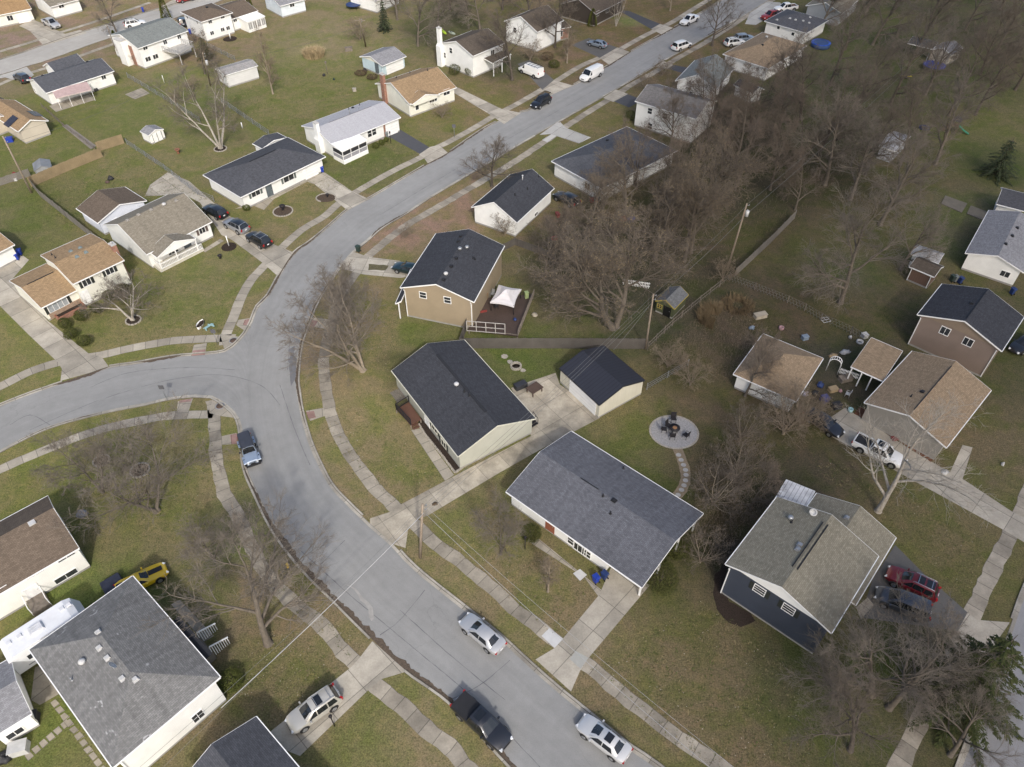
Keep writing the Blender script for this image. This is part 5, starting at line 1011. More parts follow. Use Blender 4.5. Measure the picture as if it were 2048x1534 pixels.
    if kind == 'jeep':
        b = MB(); b.box((2.1, 0, .55), (.18, 1.6, .2)); b.box((-2.25, 0, .55), (.16, 1.6, .2)); b.build('bumper', TRIMB, root, T)
        for sy in (-1, 1): b = MB(); b.box((1.35, sy * .78, .88), (1.15, .34, .08), taper=.9); b.box((-1.25, sy * .84, .88), (1.0, .2, .08)); b.build('fender', paint, root, T)
        b = MB(); b.tube([(-2.32, 0, 1.0), (-2.12, 0, 1.0)], .39, 16); b.build('spare_wheel', TYRE, root, T); b = MB()
        for i in range(7): b.box((2.06, -.36 + i * .12, .86), (.03, .06, .3))
        b.build('grille_slot', TRIMB, root, T)
    if stripes:
        b = MB(); b.box((1.35, 0, .975), (1.3, .56, .03), rot=Matrix.Rotation(R(4.5), 3, 'Y')); b.build('bonnet_stripe', TRIMB, root, T); b = MB(); b.box((-1.9, 0, 1.015), (.6, 1.0, .03)); b.build('boot_stripe', TRIMB, root, T)
    return root
PW = carpaint('white', (.72, .72, .70), .0, .3); PBK = carpaint('black', (.012, .013, .016), .2); PSIL = carpaint('silver', (.50, .50, .50), .4); PSILW = carpaint('silver_white', (.60, .60, .59), .3); PGOLD = carpaint('champagne', (.52, .50, .45), .4); PYEL = carpaint('yellow', (.62, .42, .012), .0); PMAR = carpaint('maroon', (.15, .012, .02), .4); PDGR = carpaint('dark_grey', (.06, .068, .085), .5); PGRN = carpaint('dark_teal', (.012, .03, .035), .3); PLBL = carpaint('light_blue', (.33, .40, .50), .4); PGBL = carpaint('grey_blue', (.26, .31, .37), .5); PRED = carpaint('red', (.28, .02, .015), .2); PCHAR = carpaint('charcoal', (.028, .030, .036), .5); PGREY = carpaint('mid_grey', (.36, .37, .39), .5)
KG = 'cars parked along the curving street'
car('jeep', 'parked_jeep', 'pale blue off-road car with dark hard top parked at the kerb below the junction', 'car', (509, 934), (489, 874), PLBL, KG, roofmat=M('dark_top', (.045, .05, .065), .6))
car('sedan', 'parked_car', 'plain silver sedan without sunroof parked facing up the street, above the dark pickup', 'car', (923, 1232), (1007, 1303), PSIL, KG)
car('sedan', 'parked_car', 'silver white sedan with a dark sunroof at the right kerb near the bottom edge', 'car', (1162, 1441), (1254, 1513), PSILW, KG, sunroof=1)
car('pickup', 'parked_pickup', 'black pickup truck with covered bed at the left kerb near the bottom edge', 'pickup truck', (1019, 1496), (911, 1396), PCHAR, KG, cap='cover', sunroof=1)
car('suv', 'parked_car', 'champagne station wagon with sunroof and roof bars nosed into the lower drive', 'car', (582, 1452), (673, 1388), PGOLD, None, sunroof=1, rails=GREYM)
car('coupe', 'sports_car', 'yellow sports coupe with black hood stripe parked behind the grey hip roof', 'car', (328, 1138), (240, 1182), PYEL, None, stripes=True)
car('suv', 'parked_car', 'black hatchback car farthest back beside the taupe roofed house', 'car', (411, 413), (450, 434), PBK, 'cars in the drive of the taupe roofed house')
car('suv', 'parked_car', 'grey car with a black roof, middle one of three in the drive', 'car', (449, 440), (496, 464), PGREY, 'cars in the drive of the taupe roofed house', roofmat=PBK)
car('suv', 'parked_car', 'black car with silver roof rails nearest the street in the three car drive', 'car', (492, 465), (543, 495), PBK, 'cars in the drive of the taupe roofed house', rails=GREYM)
car('sedan', 'parked_car', 'dark teal sedan half hidden by the tan two storey house', 'car', (787, 531), (846, 545), PGRN)
car('suv', 'parked_car', 'black tall car with roof rack parked facing down the upper street', 'car', (1058, 219), (1105, 192), PBK, KG, rack=True, length=4.9)
car('van', 'cargo_van', 'clean white windowless van parked on the upper street', 'van', (1158, 163), (1206, 139), PW, KG)
car('minivan', 'parked_car', 'white minivan seen from behind on the right side of the upper street', 'minivan', (1380, 86), (1347, 98), PW, KG)
car('pickup', 'parked_pickup', 'white pickup facing down the street beyond the minivan', 'pickup truck', (1366, 47), (1391, 35), PW, KG, cap='cover', bedmat=PW)
car('hatch', 'parked_car', 'blue grey hatchback on the wide blacktop drive', 'car', (1176, 83), (1213, 93), PGBL)
car('van', 'work_van', 'white work van with dark roof rack half hidden by twigs', 'van', (1037, 134), (1087, 154), PW, None, rack=True)
car('suv', 'parked_car', 'white car in front of the large tan hip roof', 'car', (1486, 83), (1452, 88), PW, None, rails=TRIMB)
car('suv', 'parked_car', 'grey car just beyond the white one near the large tan hip roof', 'car', (1502, 76), (1474, 79), PGBL)
car('pickup', 'flatbed_truck', 'white truck with brown load at the top edge', 'truck', (1546, 20), (1596, 14), PW, None, bedmat=M('brown_load', (.10, .055, .035)))
car('pickup', 'parked_pickup', 'red pickup peeking out above the dark hip roof with white vents', 'pickup truck', (1528, 36), (1556, 28), PRED)
car('pickup', 'parked_pickup', 'silver pickup on the pale drive in the top left corner', 'pickup truck', (123, 58), (84, 38), PSIL, None)
car('suv', 'parked_car', 'white car in the far left street by the tall bare tree', 'car', (292, 44), (248, 52), PW, None, rails=TRIMB)
car('sedan', 'parked_car', 'red car at the top edge of the far left street', 'car', (358, 1), (385, -6), PRED)
car('suv', 'parked_car', 'dark car on the short drive left of the pink awning house', 'car', (30, 148), (58, 164), PDGR)
car('suv', 'parked_car', 'black car showing behind the white gabled house', 'car', (1126, 395), (1140, 402), PBK)
car('pickup', 'parked_pickup', 'white crew pickup with dark open bed in the right drive', 'pickup truck', (1800, 925), (1717, 884), PW, None, bedmat=TRIMB, sunroof=1)
car('sedan', 'parked_car', 'dark sedan among shrubs beside the cluttered yard', 'car', (1668, 860), (1628, 832), PCHAR)
car('suv', 'parked_car', 'maroon car with panoramic roof beside the navy house', 'car', (1778, 1146), (1869, 1190), PMAR, None, sunroof=2, rails=CHROME)
car('minivan', 'parked_car', 'dark blue grey minivan parked beside the maroon car', 'minivan', (1757, 1188), (1852, 1226), PDGR, None, length=4.9)
car('sedan', 'parked_car', 'black car cut off by the right edge below the brown house', 'car', (2030, 700), (2062, 676), PBK)
car('suv', 'parked_car', 'dark car on the drive between green grey roof and brown hip roof', 'car', (362, 36), (368, 52), PDGR)
# travel trailer
def travel_trailer():
    p, q = G(168, 1222, 1.6), G(22, 1318, 1.6); d = p - q; c = (p + q) / 2; L = d.length + .3; rz = math.atan2(d.y, d.x)
    r = thing('travel_trailer', 'long white travel trailer parked against the grey hip roofed house', 'trailer', (c.x, c.y, 0), rz); W = 2.4; mb = MB()
    prof = [(-L / 2, .55), (-L / 2 + .05, 2.8), (-L / 2 + .5, 3.15), (L / 2 - 1.1, 3.15), (L / 2 - .5, 2.9), (L / 2, 1.7), (L / 2 - .1, .55)]
    n = len(mb.v); 
    for s in (-1, 1): mb.v += [(x, s * W / 2, z) for (x, z) in prof]
    k = len(prof); mb.f.append(tuple(n + i for i in reversed(range(k)))); mb.f.append(tuple(n + k + i for i in range(k))); mb.m += [0, 0]; mb.sm += [False] * 2
    for i in range(k): j = (i + 1) % k; mb.f.append((n + i, n + j, n + k + j, n + k + i)); mb.m.append(0); mb.sm.append(False)
    mb.build('body', M('trailer_white', (.70, .71, .72), .4, .05), r)
    b = MB(); b.box((-.4, 0, 3.28), (1.3, .95, .28), taper=.8); [b.box((-.4, -.25 + .25 * i, 3.43), (.8, .08, .03)) for i in range(3)]; b.build('air_conditioner', M('trailer_grey', (.55, .56, .58), .5), r)
    for x in (-2.6, -1.7, 2.0, 2.6): b = MB(); b.box((x, .35, 3.2), (.45, .45, .12), taper=.8); b.build('roof_vent', M('trailer_vent', (.6, .61, .63)), r)
    b = MB(); b.box((-L / 2 - .005, .2, 1.9), (.04, .7, .5)); b.build('window', GLASS, r)
    for x in (-1.5, 1.2): b = MB(); b.box((x, -W / 2, 1.9), (1.2, .04, .6)); b.build('window', GLASS, r)
    b = MB(); b.box((.3, -W / 2 - .01, 1.0), (L * .8, .02, .12)); b.build('stripe', M('trailer_stripe', (.25, .27, .3)), r)
    for x in (-.6, .25):
        for s in (-1, 1): b = MB(); b.tube([(x, s * 1.0, .36), (x, s * 1.2, .36)], .36, 14); b.build('wheel', TYRE, r)
    b = MB(); b.bar((L / 2 - .2, .5, .5), (L / 2 + 1.1, 0, .5), .1); b.bar((L / 2 - .2, -.5, .5), (L / 2 + 1.1, 0, .5), .1); b.build('tow_hitch', TRIMB, r)
travel_trailer()
def covered_trailer():
    p, q = G(246, 1158, .5), G(206, 1182, .5); c = (p + q) / 2; d = p - q; r = thing('utility_trailer', 'low dark blue covered trailer behind the yellow sports coupe', 'trailer', (c.x, c.y, 0), math.atan2(d.y, d.x)); L = d.length
    b = MB(); b.box((0, 0, .62), (L, 1.7, .5), taper=.9); b.build('cover', M('navy_tarp', (.028, .032, .05), .55, .2), r)
    for s in (-1, 1): b = MB(); b.tube([(0, s * .82, .3), (0, s * .98, .3)], .3, 12); b.build('wheel', TYRE, r)
    b = MB(); b.bar((L / 2, 0, .4), (L / 2 + .8, 0, .4), .08); b.build('drawbar', TRIMB, r)
covered_trailer()
# ------------------------------------------------------------------ trees and shrubs
BK_GREY = bark('bark_grey', (.100, .085, .068), (.155, .132, .106)); BK_DARK = bark('bark_dark', (.070, .058, .048), (.115, .098, .080)); BK_TAN = bark('bark_tan', (.20, .165, .125), (.28, .235, .18)); BK_WHITE = bark('bark_pale', (.42, .39, .34), (.24, .21, .17))
TW_GREY = M('twig_grey', (.175, .150, .122), .9, .2); TW_BRN = M('twig_brown', (.140, .116, .092), .9, .2); TW_RED = M('twig_red', (.160, .130, .104), .9, .2); TW_TAN = M('twig_tan', (.22, .175, .125), .9, .2); TW_PALE = M('twig_pale', (.36, .33, .28), .9, .2)
BUD_TAN = M('bud_tan', (.27, .205, .115), .8, .3); BUD_RED = M('bud_red', (.19, .135, .095), .8, .3); BUD_OLV = M('bud_olive', (.20, .17, .06), .8, .3)
def rdir(r, d, ang):
    d = d.normalized(); o = d.orthogonal().normalized(); o = Matrix.Rotation(r.uniform(0, 2 * math.pi), 3, d) @ o
    return (d * math.cos(ang) + o * math.sin(ang)).normalized()
def gen_tree(seed, H=10.0, r0=.18, stems=1, fork=.25, limbs=9, spread=.9, twig=1.0, up=.35, buds=0, lean=(0, 0), stemspread=.35, sub=6, tw=5, crown_r=1.0, drop=0.0, tr=.0105):
    """returns (trunk MB, crown MB): trunk and main limbs, and the branches and twigs; local origin at the foot"""
    r = random.Random(seed); T = MB(); C = MB()
    def path(p, d, L, n, wob, upw):
        pts = [Vector(p)]; d = Vector(d)
        for i in range(n):
            d = (d + Vector((r.gauss(0, wob), r.gauss(0, wob), r.gauss(0, wob * .6) + upw / n))).normalized(); pts.append(pts[-1] + d * (L / n))
        return pts
    def at(pts, t):
        f = t * (len(pts) - 1); i = min(int(f), len(pts) - 2); return pts[i].lerp(pts[i + 1], f - i), (pts[i + 1] - pts[i]).normalized()
    def twigs(p, d, L, rad):
        pts = path(p, d, L, 2, .22, .12 * up - drop * .5); C.tube(pts, [rad, rad * .75, rad * .45], 3, 0, False)
        for q in range(int(tw * 1.4)):
            pp, dd = at(pts, r.uniform(.15, 1)); l2 = L * r.uniform(.28, .62); d2 = rdir(r, dd, r.uniform(.35, .95)); d2.z += .15 * up - drop * .3
            e = pp + d2.normalized() * l2; m_ = (pp + e) / 2 + Vector((r.gauss(0, .05), r.gauss(0, .05), r.gauss(0, .04))) * l2; C.tube([pp, e], [rad * .62, rad * .4], 3, 0, False)
            if buds:
                for b in range(buds):
                    if r.random() < .8:
                        c = pp.lerp(e, r.uniform(.4, 1.05)); s = r.uniform(.018, .045); a, b2 = Vector((r.gauss(0, 1), r.gauss(0, 1), r.gauss(0, 1))).normalized(), Vector((r.gauss(0, 1), r.gauss(0, 1), r.gauss(0, 1))).normalized()
                        C.quad([c - a * s, c + b2 * s, c + a * s, c - b2 * s], 1)
    def branch(p, d, L, rad):
        pts = path(p, d, L, 4, .16, .35 * up - drop); C.tube(pts, [rad, rad * .8, rad * .62, rad * .46, rad * .3], 4, 0, False)
        k = max(3, int(sub * 1.5 * twig))
        for i in range(k):
            t = r.uniform(.2, 1.0); pp, dd = at(pts, t); twigs(pp, rdir(r, dd, r.uniform(.4, 1.0)), L * r.uniform(.35, .62) * (1.15 - .4 * t), max(tr * 1.12, rad * .34))
    def limb(p, d, L, rad):
        pts = path(p, d, L, 6, .13, .5 * up); T.tube(pts, [rad * (1 - .13 * i) for i in range(7)], 6, 0, False)
        k = max(5, int(limbs * 1.05))
        for i in range(k):
            t = .22 + .78 * (i + r.uniform(0, .9)) / k; t = min(1, t); pp, dd = at(pts, t); branch(pp, rdir(r, dd, r.uniform(.5, 1.05)), L * r.uniform(.38, .62) * crown_r * (1.2 - .5 * t), rad * (1 - .13 * 6 * t) * .55)
        branch(pts[-1], (pts[-1] - pts[-2]), L * .42, rad * .26)
    for s in range(stems):
        a = 2 * math.pi * s / stems + r.uniform(-.4, .4); sp = stemspread * r.uniform(.7, 1.3) if stems > 1 else 0
        d = Vector((lean[0] + math.cos(a) * sp, lean[1] + math.sin(a) * sp, 1)).normalized(); Ht = H * (.72 if stems == 1 else r.uniform(.6, .78)); rr = r0 * (1 if stems == 1 else r.uniform(.6, .85))
        p0 = Vector((math.cos(a), math.sin(a), 0)) * (r0 * .6 if stems > 1 else 0)
        pts = [p0 + Vector((0, 0, -.1))] + path(p0 + Vector((0, 0, .25)), d, Ht, 8, .05, .15); n = len(pts)
        T.tube(pts, [rr * 1.5, rr * 1.12] + [rr * (1 - .095 * i) for i in range(1, n - 1)], 8, 0, False)
        k = max(4, int(limbs / (1 if stems == 1 else stems ** .6)))
        for i in range(k):
            t = fork + (1 - fork) * (i + r.uniform(0, .8)) / k; t = min(.98, t); pp, dd = at(pts, t); L = H * .50 * spread * (1.15 - .55 * t) * r.uniform(.8, 1.15)
            limb(pp, rdir(r, dd, (1.15 - .55 * t) * r.uniform(.8, 1.2)), L, rr * (1 - .7 * t) * .72)
        limb(pts[-1], (pts[-1] - pts[-2]), H * .26, rr * .24)
    return T, C
TREE_PROTO = {}
def tree_kind(key, bk, twm, bud, **kw):
    T, C = gen_tree(**kw); TREE_PROTO[key] = (T.mesh('trunk_' + key, bk), C.mesh('crown_' + key, [twm, bud or twm]), kw.get('H', 10.0))
def tree(key, u, v, H, label, cat='tree', group=None, rz=None, lean=None, name='bare_tree', z=0.0, wide=1.0):
    """foot at picture point (u, v); H in metres"""
    tm, cm, h0 = TREE_PROTO[key]; p = G(u, v); s = H / h0; rz = random.Random(u * 31 + v).uniform(0, 6.28) if rz is None else rz
    rot = Matrix.Rotation(rz, 3, 'Z')
    if lean: rot = Vector((lean[0], lean[1], 1)).normalized().to_track_quat('Z', 'Y').to_matrix() @ rot
    t = thing(name, label, cat, (p.x, p.y, z), group=group, scale=(s * wide, s * wide, s), rot=rot)
    for (nm, me) in (('trunk', tm), ('crown', cm)):
        o = bpy.data.objects.new(nm, me); COL.objects.link(o); o.parent = t
    return t
tree_kind('oak', BK_GREY, TW_GREY, None, seed=11, H=12, r0=.26, limbs=9, spread=1.0, up=.4, sub=6, tw=5)
tree_kind('oak2', BK_DARK, TW_BRN, None, seed=23, H=12, r0=.24, limbs=9, spread=.9, up=.5, sub=6, tw=5, fork=.3)
tree_kind('maple', BK_GREY, TW_BRN, BUD_RED, seed=31, H=12, r0=.22, limbs=9, spread=.95, up=.45, sub=6, tw=5, buds=1)
tree_kind('maple2', BK_DARK, TW_RED, BUD_RED, seed=37, H=12, r0=.2, stems=3, limbs=8, spread=.85, up=.7, sub=6, tw=4, buds=1, stemspread=.25)
tree_kind('budtan', BK_GREY, TW_BRN, BUD_TAN, seed=41, H=12, r0=.3, limbs=9, spread=1.1, up=.3, sub=6, tw=5, buds=1)
tree_kind('double', BK_GREY, TW_BRN, BUD_TAN, seed=47, H=13, r0=.42, stems=2, limbs=13, spread=1.05, up=.25, sub=6, tw=5, buds=1, stemspread=.42, fork=.34)
tree_kind('multi', BK_TAN, TW_GREY, None, seed=53, H=9, r0=.17, stems=5, limbs=9, spread=.8, up=.7, sub=5, tw=4, stemspread=.34, fork=.3)
tree_kind('birch', BK_WHITE, TW_GREY, None, seed=59, H=11, r0=.27, stems=4, limbs=9, spread=.8, up=.75, sub=5, tw=4, stemspread=.42, fork=.4, lean=(0, .0))
tree_kind('sycamore', BK_WHITE, TW_PALE, None, seed=61, H=15, r0=.29, stems=1, limbs=8, spread=1.0, up=.35, sub=4, tw=3, fork=.22)
tree_kind('ornament', BK_GREY, TW_GREY, None, seed=67, H=6, r0=.13, stems=2, limbs=10, spread=1.25, up=.15, sub=5, tw=5, stemspread=.4, fork=.2, tr=.008)
tree_kind('whitebark', BK_WHITE, TW_GREY, None, seed=71, H=6, r0=.16, stems=3, limbs=7, spread=1.1, up=.4, sub=5, tw=5, stemspread=.5, fork=.35, tr=.008)
tree_kind('shrub', BK_TAN, TW_TAN, None, seed=73, H=4, r0=.06, stems=7, limbs=7, spread=.9, up=.6, sub=3, tw=3, buds=0, stemspread=.5, fork=.15, tr=.008)
tree_kind('redshrub', BK_TAN, TW_BRN, BUD_RED, seed=79, H=5, r0=.07, stems=6, limbs=7, spread=.95, up=.6, sub=3, tw=3, buds=0, stemspread=.45, fork=.15, tr=.009)
tree_kind('slim', BK_TAN, TW_TAN, None, seed=83, H=10, r0=.18, limbs=10, spread=.6, up=.9, sub=5, tw=4, fork=.2)
TREES = [
 # kind, foot px, height, label, group, lean, width
 ('double', 1228, 655, 15, 'huge twin trunked tree with tan buds behind the dark wooden fence', None, (-.08, .02), 1.2),
 ('birch', 441, 297, 13.5, 'pale multi-stemmed tree in a stone ring on the left lawns', None, None, 1.0),
 ('slim', 546, 188, 12, 'slim bare tree on the open lawn right of the long white garage', None, None, .8),
 ('oak', 234, 66, 11, 'bare tree between the far left street and the green grey roof', None, None, .8),
 ('oak2', 984, 374, 9.5, 'round bare street tree beside the blue grey hip roofed house', None, None, 1.15),
 ('whitebark', 266, 640, 6.5, 'small white barked tree in a stone ring in front of the split level house', None, (-.12, .05), 1.25),
 ('multi', 726, 741, 12.5, 'many stemmed bare tree reaching over the curve of the street', None, (-.42, .2), 1.25),
 ('multi', 700, 650, 8.5, 'bare tree standing up the verge above the many stemmed one', None, (-.15, .25), 1.1),
 ('slim', 1096, 1183, 6.5, 'pruned bare tree on the front lawn of the slate roofed house', None, None, .9),
 ('ornament', 1001, 1108, 6.0, 'small crooked bare tree left of the slate roofed house', None, None, .9),
 ('oak', 536, 1286, 13, 'tall bare tree on the lower left lawn, limbs over the pavement', None, (-.2, .18), 1.25),
 ('ornament', 314, 1022, 8.5, 'wide spreading bare tree on the lower left corner lawn', None, (-.25, .1), 1.5),
 ('ornament', 205, 985, 7.2, 'dense bare ornamental tree beside the brown roofed white house', None, None, 1.1),
 ('ornament', 428, 1118, 5.5, 'tangled bare tree in front of the yellow sports coupe', None, (.1, .1), 1.2),
 ('sycamore', 1756, 1022, 14.5, 'white limbed leaning tree above the white crew pickup', None, None, 1.1),
 ('oak', 1680, 606, 17, 'very tall dark bare tree in the right back lawn', None, (.06, .0), .95),
 ('budtan', 1369, 522, 15, 'tall budding tree, left one of the close pair by the leaning utility pole', None, None, .8),
 ('budtan', 1381, 506, 15.5, 'tall budding tree, right one of the close pair by the leaning utility pole', None, None, .75),
 ('maple2', 1269, 372, 11, 'bare tree with many upright stems beside the blue grey hip roof', None, None, .95),
 ('maple', 1340, 300, 12, 'reddish bare tree right of the half hidden grey roofed house', None, None, .85),
 ('oak2', 1024, 160, 13.5, 'dark bare tree in front of the white house with tall chimney', None, None, 1.0),
 ('slim', 1134, 126, 9, 'slender bare tree between the work van and the hatchback', None, None, .9),
 ('oak2', 1424, 92, 11.5, 'bare street tree right of the white minivan', None, None, 1.0),
 ('oak', 836, 92, 13, 'bare tree with a fan of limbs behind the pale blue garage', None, None, .95),
 ('oak2', 876, 56, 12.5, 'bare tree behind the tall white chimney', None, None, .9),
 ('oak', 935, 28, 12, 'bare tree at the top edge left of the grey brown roofs', None, None, 1.0),
 ('oak2', 1005, 20, 12, 'bare tree at the top edge above the white house roof', None, None, 1.0),
 ('birch', 1232, 52, 8, 'pale forked tree on a stony bed by the dark brown house', None, None, .7),
 ('slim', 1340, 22, 11, 'straight bare tree on the lawn across from the white pickup', None, None, .8),
 ('oak', 1743, 1390, 11, 'grey bare tree in the lower right corner, left of the thick forked one', None, (-.16, -.02), 1.2),
 ('oak', 1778, 1416, 11.5, 'thick forked bare tree in front of the dark spruce', None, (.08, .02), 1.1),
 ('oak2', 1700, 1500, 9.5, 'bare tree at the bottom edge right of the wide lawn', None, (-.05, .05), 1.2),
 ('oak', 1900, 1510, 8, 'bare tree overhanging the side street at the bottom edge', None, (.1, .05), 1.2),
 ('redshrub', 1400, 1125, 4.5, 'rust coloured thicket tree beside the right end of the slate roof', None, None, 1.1),
 ('redshrub', 1425, 1010, 6, 'rust coloured thicket tree right of the stepping stone path', None, None, 1.1),
 ('redshrub', 1470, 960, 6, 'rusty bare tree between the paved circle and the striped awning', None, None, 1.0),
 ('maple', 1500, 1020, 7, 'dark bare tree beside the striped awning', None, None, .9),
 ('redshrub', 1480, 880, 5, 'brown budding tree right of the paved circle', None, None, 1.0),
 ('shrub', 1566, 868, 6, 'yellowish budding tree below the detached tan garage', None, None, 1.2),
 ('shrub', 1600, 850, 5, 'yellowish budding tree by the dark sedan', None, None, 1.1),
 ('maple', 1490, 792, 9, 'bare tree with thin limbs over the white wall of the tan garage', None, (.05, .0), .95),
 ('shrub', 1380, 770, 4, 'low tangled shrub on the fence line right of the black roofed garage', None, None, 1.1),
 ('shrub', 1335, 735, 3.5, 'low tangled shrub behind the black roofed garage', None, None, 1.2),
 ('shrub', 1445, 560, 3.5, 'brushy shrub around the foot of the leaning utility pole', None, None, 1.1),
 ('maple', 1120, 500, 8, 'twiggy tree against the white wall of the dark gabled house', None, None, 1.1),
 ('maple', 1090, 560, 9, 'low branched budding tree behind the grey canopy', None, None, 1.1),
 ('budtan', 1180, 470, 10, 'budding tree in the cluttered yard behind the white gabled house', None, None, 1.0),
 ('shrub', 1195, 420, 5, 'tan twiggy tree in front of the blue grey hip roof', None, None, 1.2),
 ('shrub', 812, 476, 2.2, 'small rounded bare shrub on the lawn beside the pavement', None, None, 1.2),
 ('shrub', 1010, 470, 3.5, 'pinkish bare shrub at the corner of the white gabled house', None, None, 1.0),
 ('shrub', 884, 236, 3.0, 'small bare tree in front of the orange tan roofed house', None, None, 1.3),
 ('shrub', 1325, 150, 3.2, 'round brown shrub on the verge below the faded green roof', None, None, 1.3),
 ('shrub', 1290, 178, 3.4, 'brown shrub beside the upper street opposite the van', None, None, 1.3),
 ('redshrub', 250, 600, 3.5, 'weeping bare shrub between the split level house and the porch', None, None, 1.1),
 ('shrub', 255, 118, 3.2, 'round bare shrub at the brick side of the green grey house', None, None, 1.1),
 ('shrub', 275, 128, 2.5, 'low bare shrub on the slope below the green grey house', None, None, 1.1),
 ('shrub', 385, 180, 2.6, 'reddish bare shrub on the wire fence line of the left lawns', None, None, 1.3),
 ('shrub', 352, 205, 2.2, 'brown bare shrub beside the small planting on the fence line', None, None, 1.3),
 ('maple', 410, 148, 8, 'hazy bare tree behind the pole with the transformer', None, None, 1.1),
 ('shrub', 720, 80, 5, 'bare thicket at the pole behind the pale blue garage', None, None, 1.2),
 ('shrub', 1060, 120, 4, 'round shrub beside the work van', None, None, 1.3),
 ('slim', 108, 22, 6, 'small bare tree in a dark bed in the top left corner', None, None, 1.0),
]
for i, (k, u, v, h, lb, gp, ln, wd) in enumerate(TREES): tree(k, u, v, h, lb, 'shrub' if k in ('shrub', 'redshrub') and h < 5 else 'tree', gp, None, ln, 'bare_shrub' if k in ('shrub', 'redshrub') and h < 5 else 'bare_tree', 0, wd)
# the wooded back lots, tree by tree
WG = 'bare trees of the wooded back lots'
WOOD = [('maple2', 1395, 330, 11, 'red budding tree right of the white tree-hidden house'), ('maple', 1450, 300, 12, 'reddish tree below the black roofed outbuilding'), ('maple2', 1500, 260, 11.5, 'red twigged tree right below the black outbuilding'), ('maple', 1550, 300, 12, 'dense reddish tree in the middle of the back lots'), ('maple2', 1470, 380, 11, 'red budding tree in the hollow above the leaning pole'),
 ('budtan', 1420, 430, 12, 'tan budding tree above the close pair by the leaning pole'), ('maple', 1540, 380, 10, 'bare tree at the far end of the board fence'), ('oak2', 1634, 318, 14, 'straight dark trunked tree left of the tarped shed'), ('oak2', 1600, 240, 13, 'dark tree below the blue pool cover'), ('oak', 1560, 210, 12, 'grey tree right of the tan hip roof'),
 ('oak', 1660, 170, 13, 'grey tree between pool cover and play shed'), ('oak2', 1700, 240, 13, 'dark tree in the lawn left of the tarped shed'), ('oak', 1745, 90, 13, 'grey tree left of the open shelter'), ('oak2', 1690, 100, 12.5, 'dark tree behind the blue pool cover'), ('oak', 1700, 400, 12, 'grey bare tree above the very tall one'),
 ('oak', 1760, 450, 13, 'grey bare tree left of the concrete panels'), ('oak2', 1730, 350, 12, 'dark bare tree below the tarped shed'), ('oak2', 1897, 232, 14, 'leaning dark tree by the wooden playset'), ('oak', 1850, 190, 12, 'grey tree below the trampoline'), ('oak2', 1960, 150, 13, 'dark tree right of the play shed'),
 ('oak', 1990, 110, 13, 'grey tree near the right edge beyond the play shed'), ('oak2', 2030, 180, 12, 'dark tree at the right edge above the juniper'), ('oak', 1930, 60, 13, 'grey tree behind the play shed'), ('oak2', 1860, 40, 12, 'dark tree behind the open shelter'), ('oak', 1790, 20, 12.5, 'grey tree at the top edge left of centre of the woods'),
 ('oak2', 2000, 20, 13, 'dark tree in the top right corner'), ('oak', 1730, 30, 12, 'grey tree right of the blue grey gabled house'), ('maple', 1590, 420, 9, 'reddish tree inside the corner of the board fence'), ('oak', 1800, 540, 9, 'bare tree shading the brown garden shed'),
 ('maple2', 1345, 400, 11, 'red stemmed tree between hip roof and tall budding pair'), ('maple', 1310, 440, 10, 'reddish bare tree above the twin trunked giant'), ('budtan', 1250, 420, 10, 'tan budding tree under the blue grey hip roof'), ('maple2', 1430, 230, 10, 'red budding tree left of the black outbuilding'), ('oak', 1640, 60, 11, 'grey tree right of the white vented hip roof'),
 ('oak2', 1800, 330, 12, 'dark tree right below the tarped shed'), ('maple2', 1600, 340, 11, 'red twigged tree left of the straight dark trunk'), ('maple', 1400, 260, 10, 'reddish tree behind the half hidden grey roof'), ('oak2', 1060, 60, 12, 'dark tree between the two white houses at the top'), ('oak', 960, 60, 12, 'grey tree over the white house with tall chimney'), ('oak2', 900, 20, 12, 'dark tree at the top edge by the green kayak'), ('oak', 795, 40, 11, 'grey tree right of the dark conifer'), ('oak2', 1110, 95, 11, 'dark tree in front of the white house by the hatchback'), ('oak', 1170, 5, 11, 'grey tree behind the dark brown house')]
WOOD += [('oak', 1870, 330, 13, 'grey tree on the far lawn left of the juniper'), ('oak2', 1950, 230, 13, 'dark tree on the far lawn above the juniper'), ('oak', 1780, 210, 14, 'grey tree on the far lawn below the open shelter'), ('oak', 1650, 370, 13, 'grey tree between straight dark trunk and very tall one'), ('maple', 1470, 330, 12, 'reddish tree in the thick of the hollow'), ('oak2', 1830, 110, 13, 'dark tree left of the open shelter posts'), ('budtan', 1310, 520, 11, 'tan budding tree right of the twin trunked giant')]
for (k, u, v, h, lb) in WOOD: h *= 1.12; tree(k, u, v, h, lb, 'tree', WG, None, (random.Random(u).uniform(-.05, .05), random.Random(v).uniform(-.05, .05)), 'bare_tree', 0, random.Random(u + v).uniform(.85, 1.1))
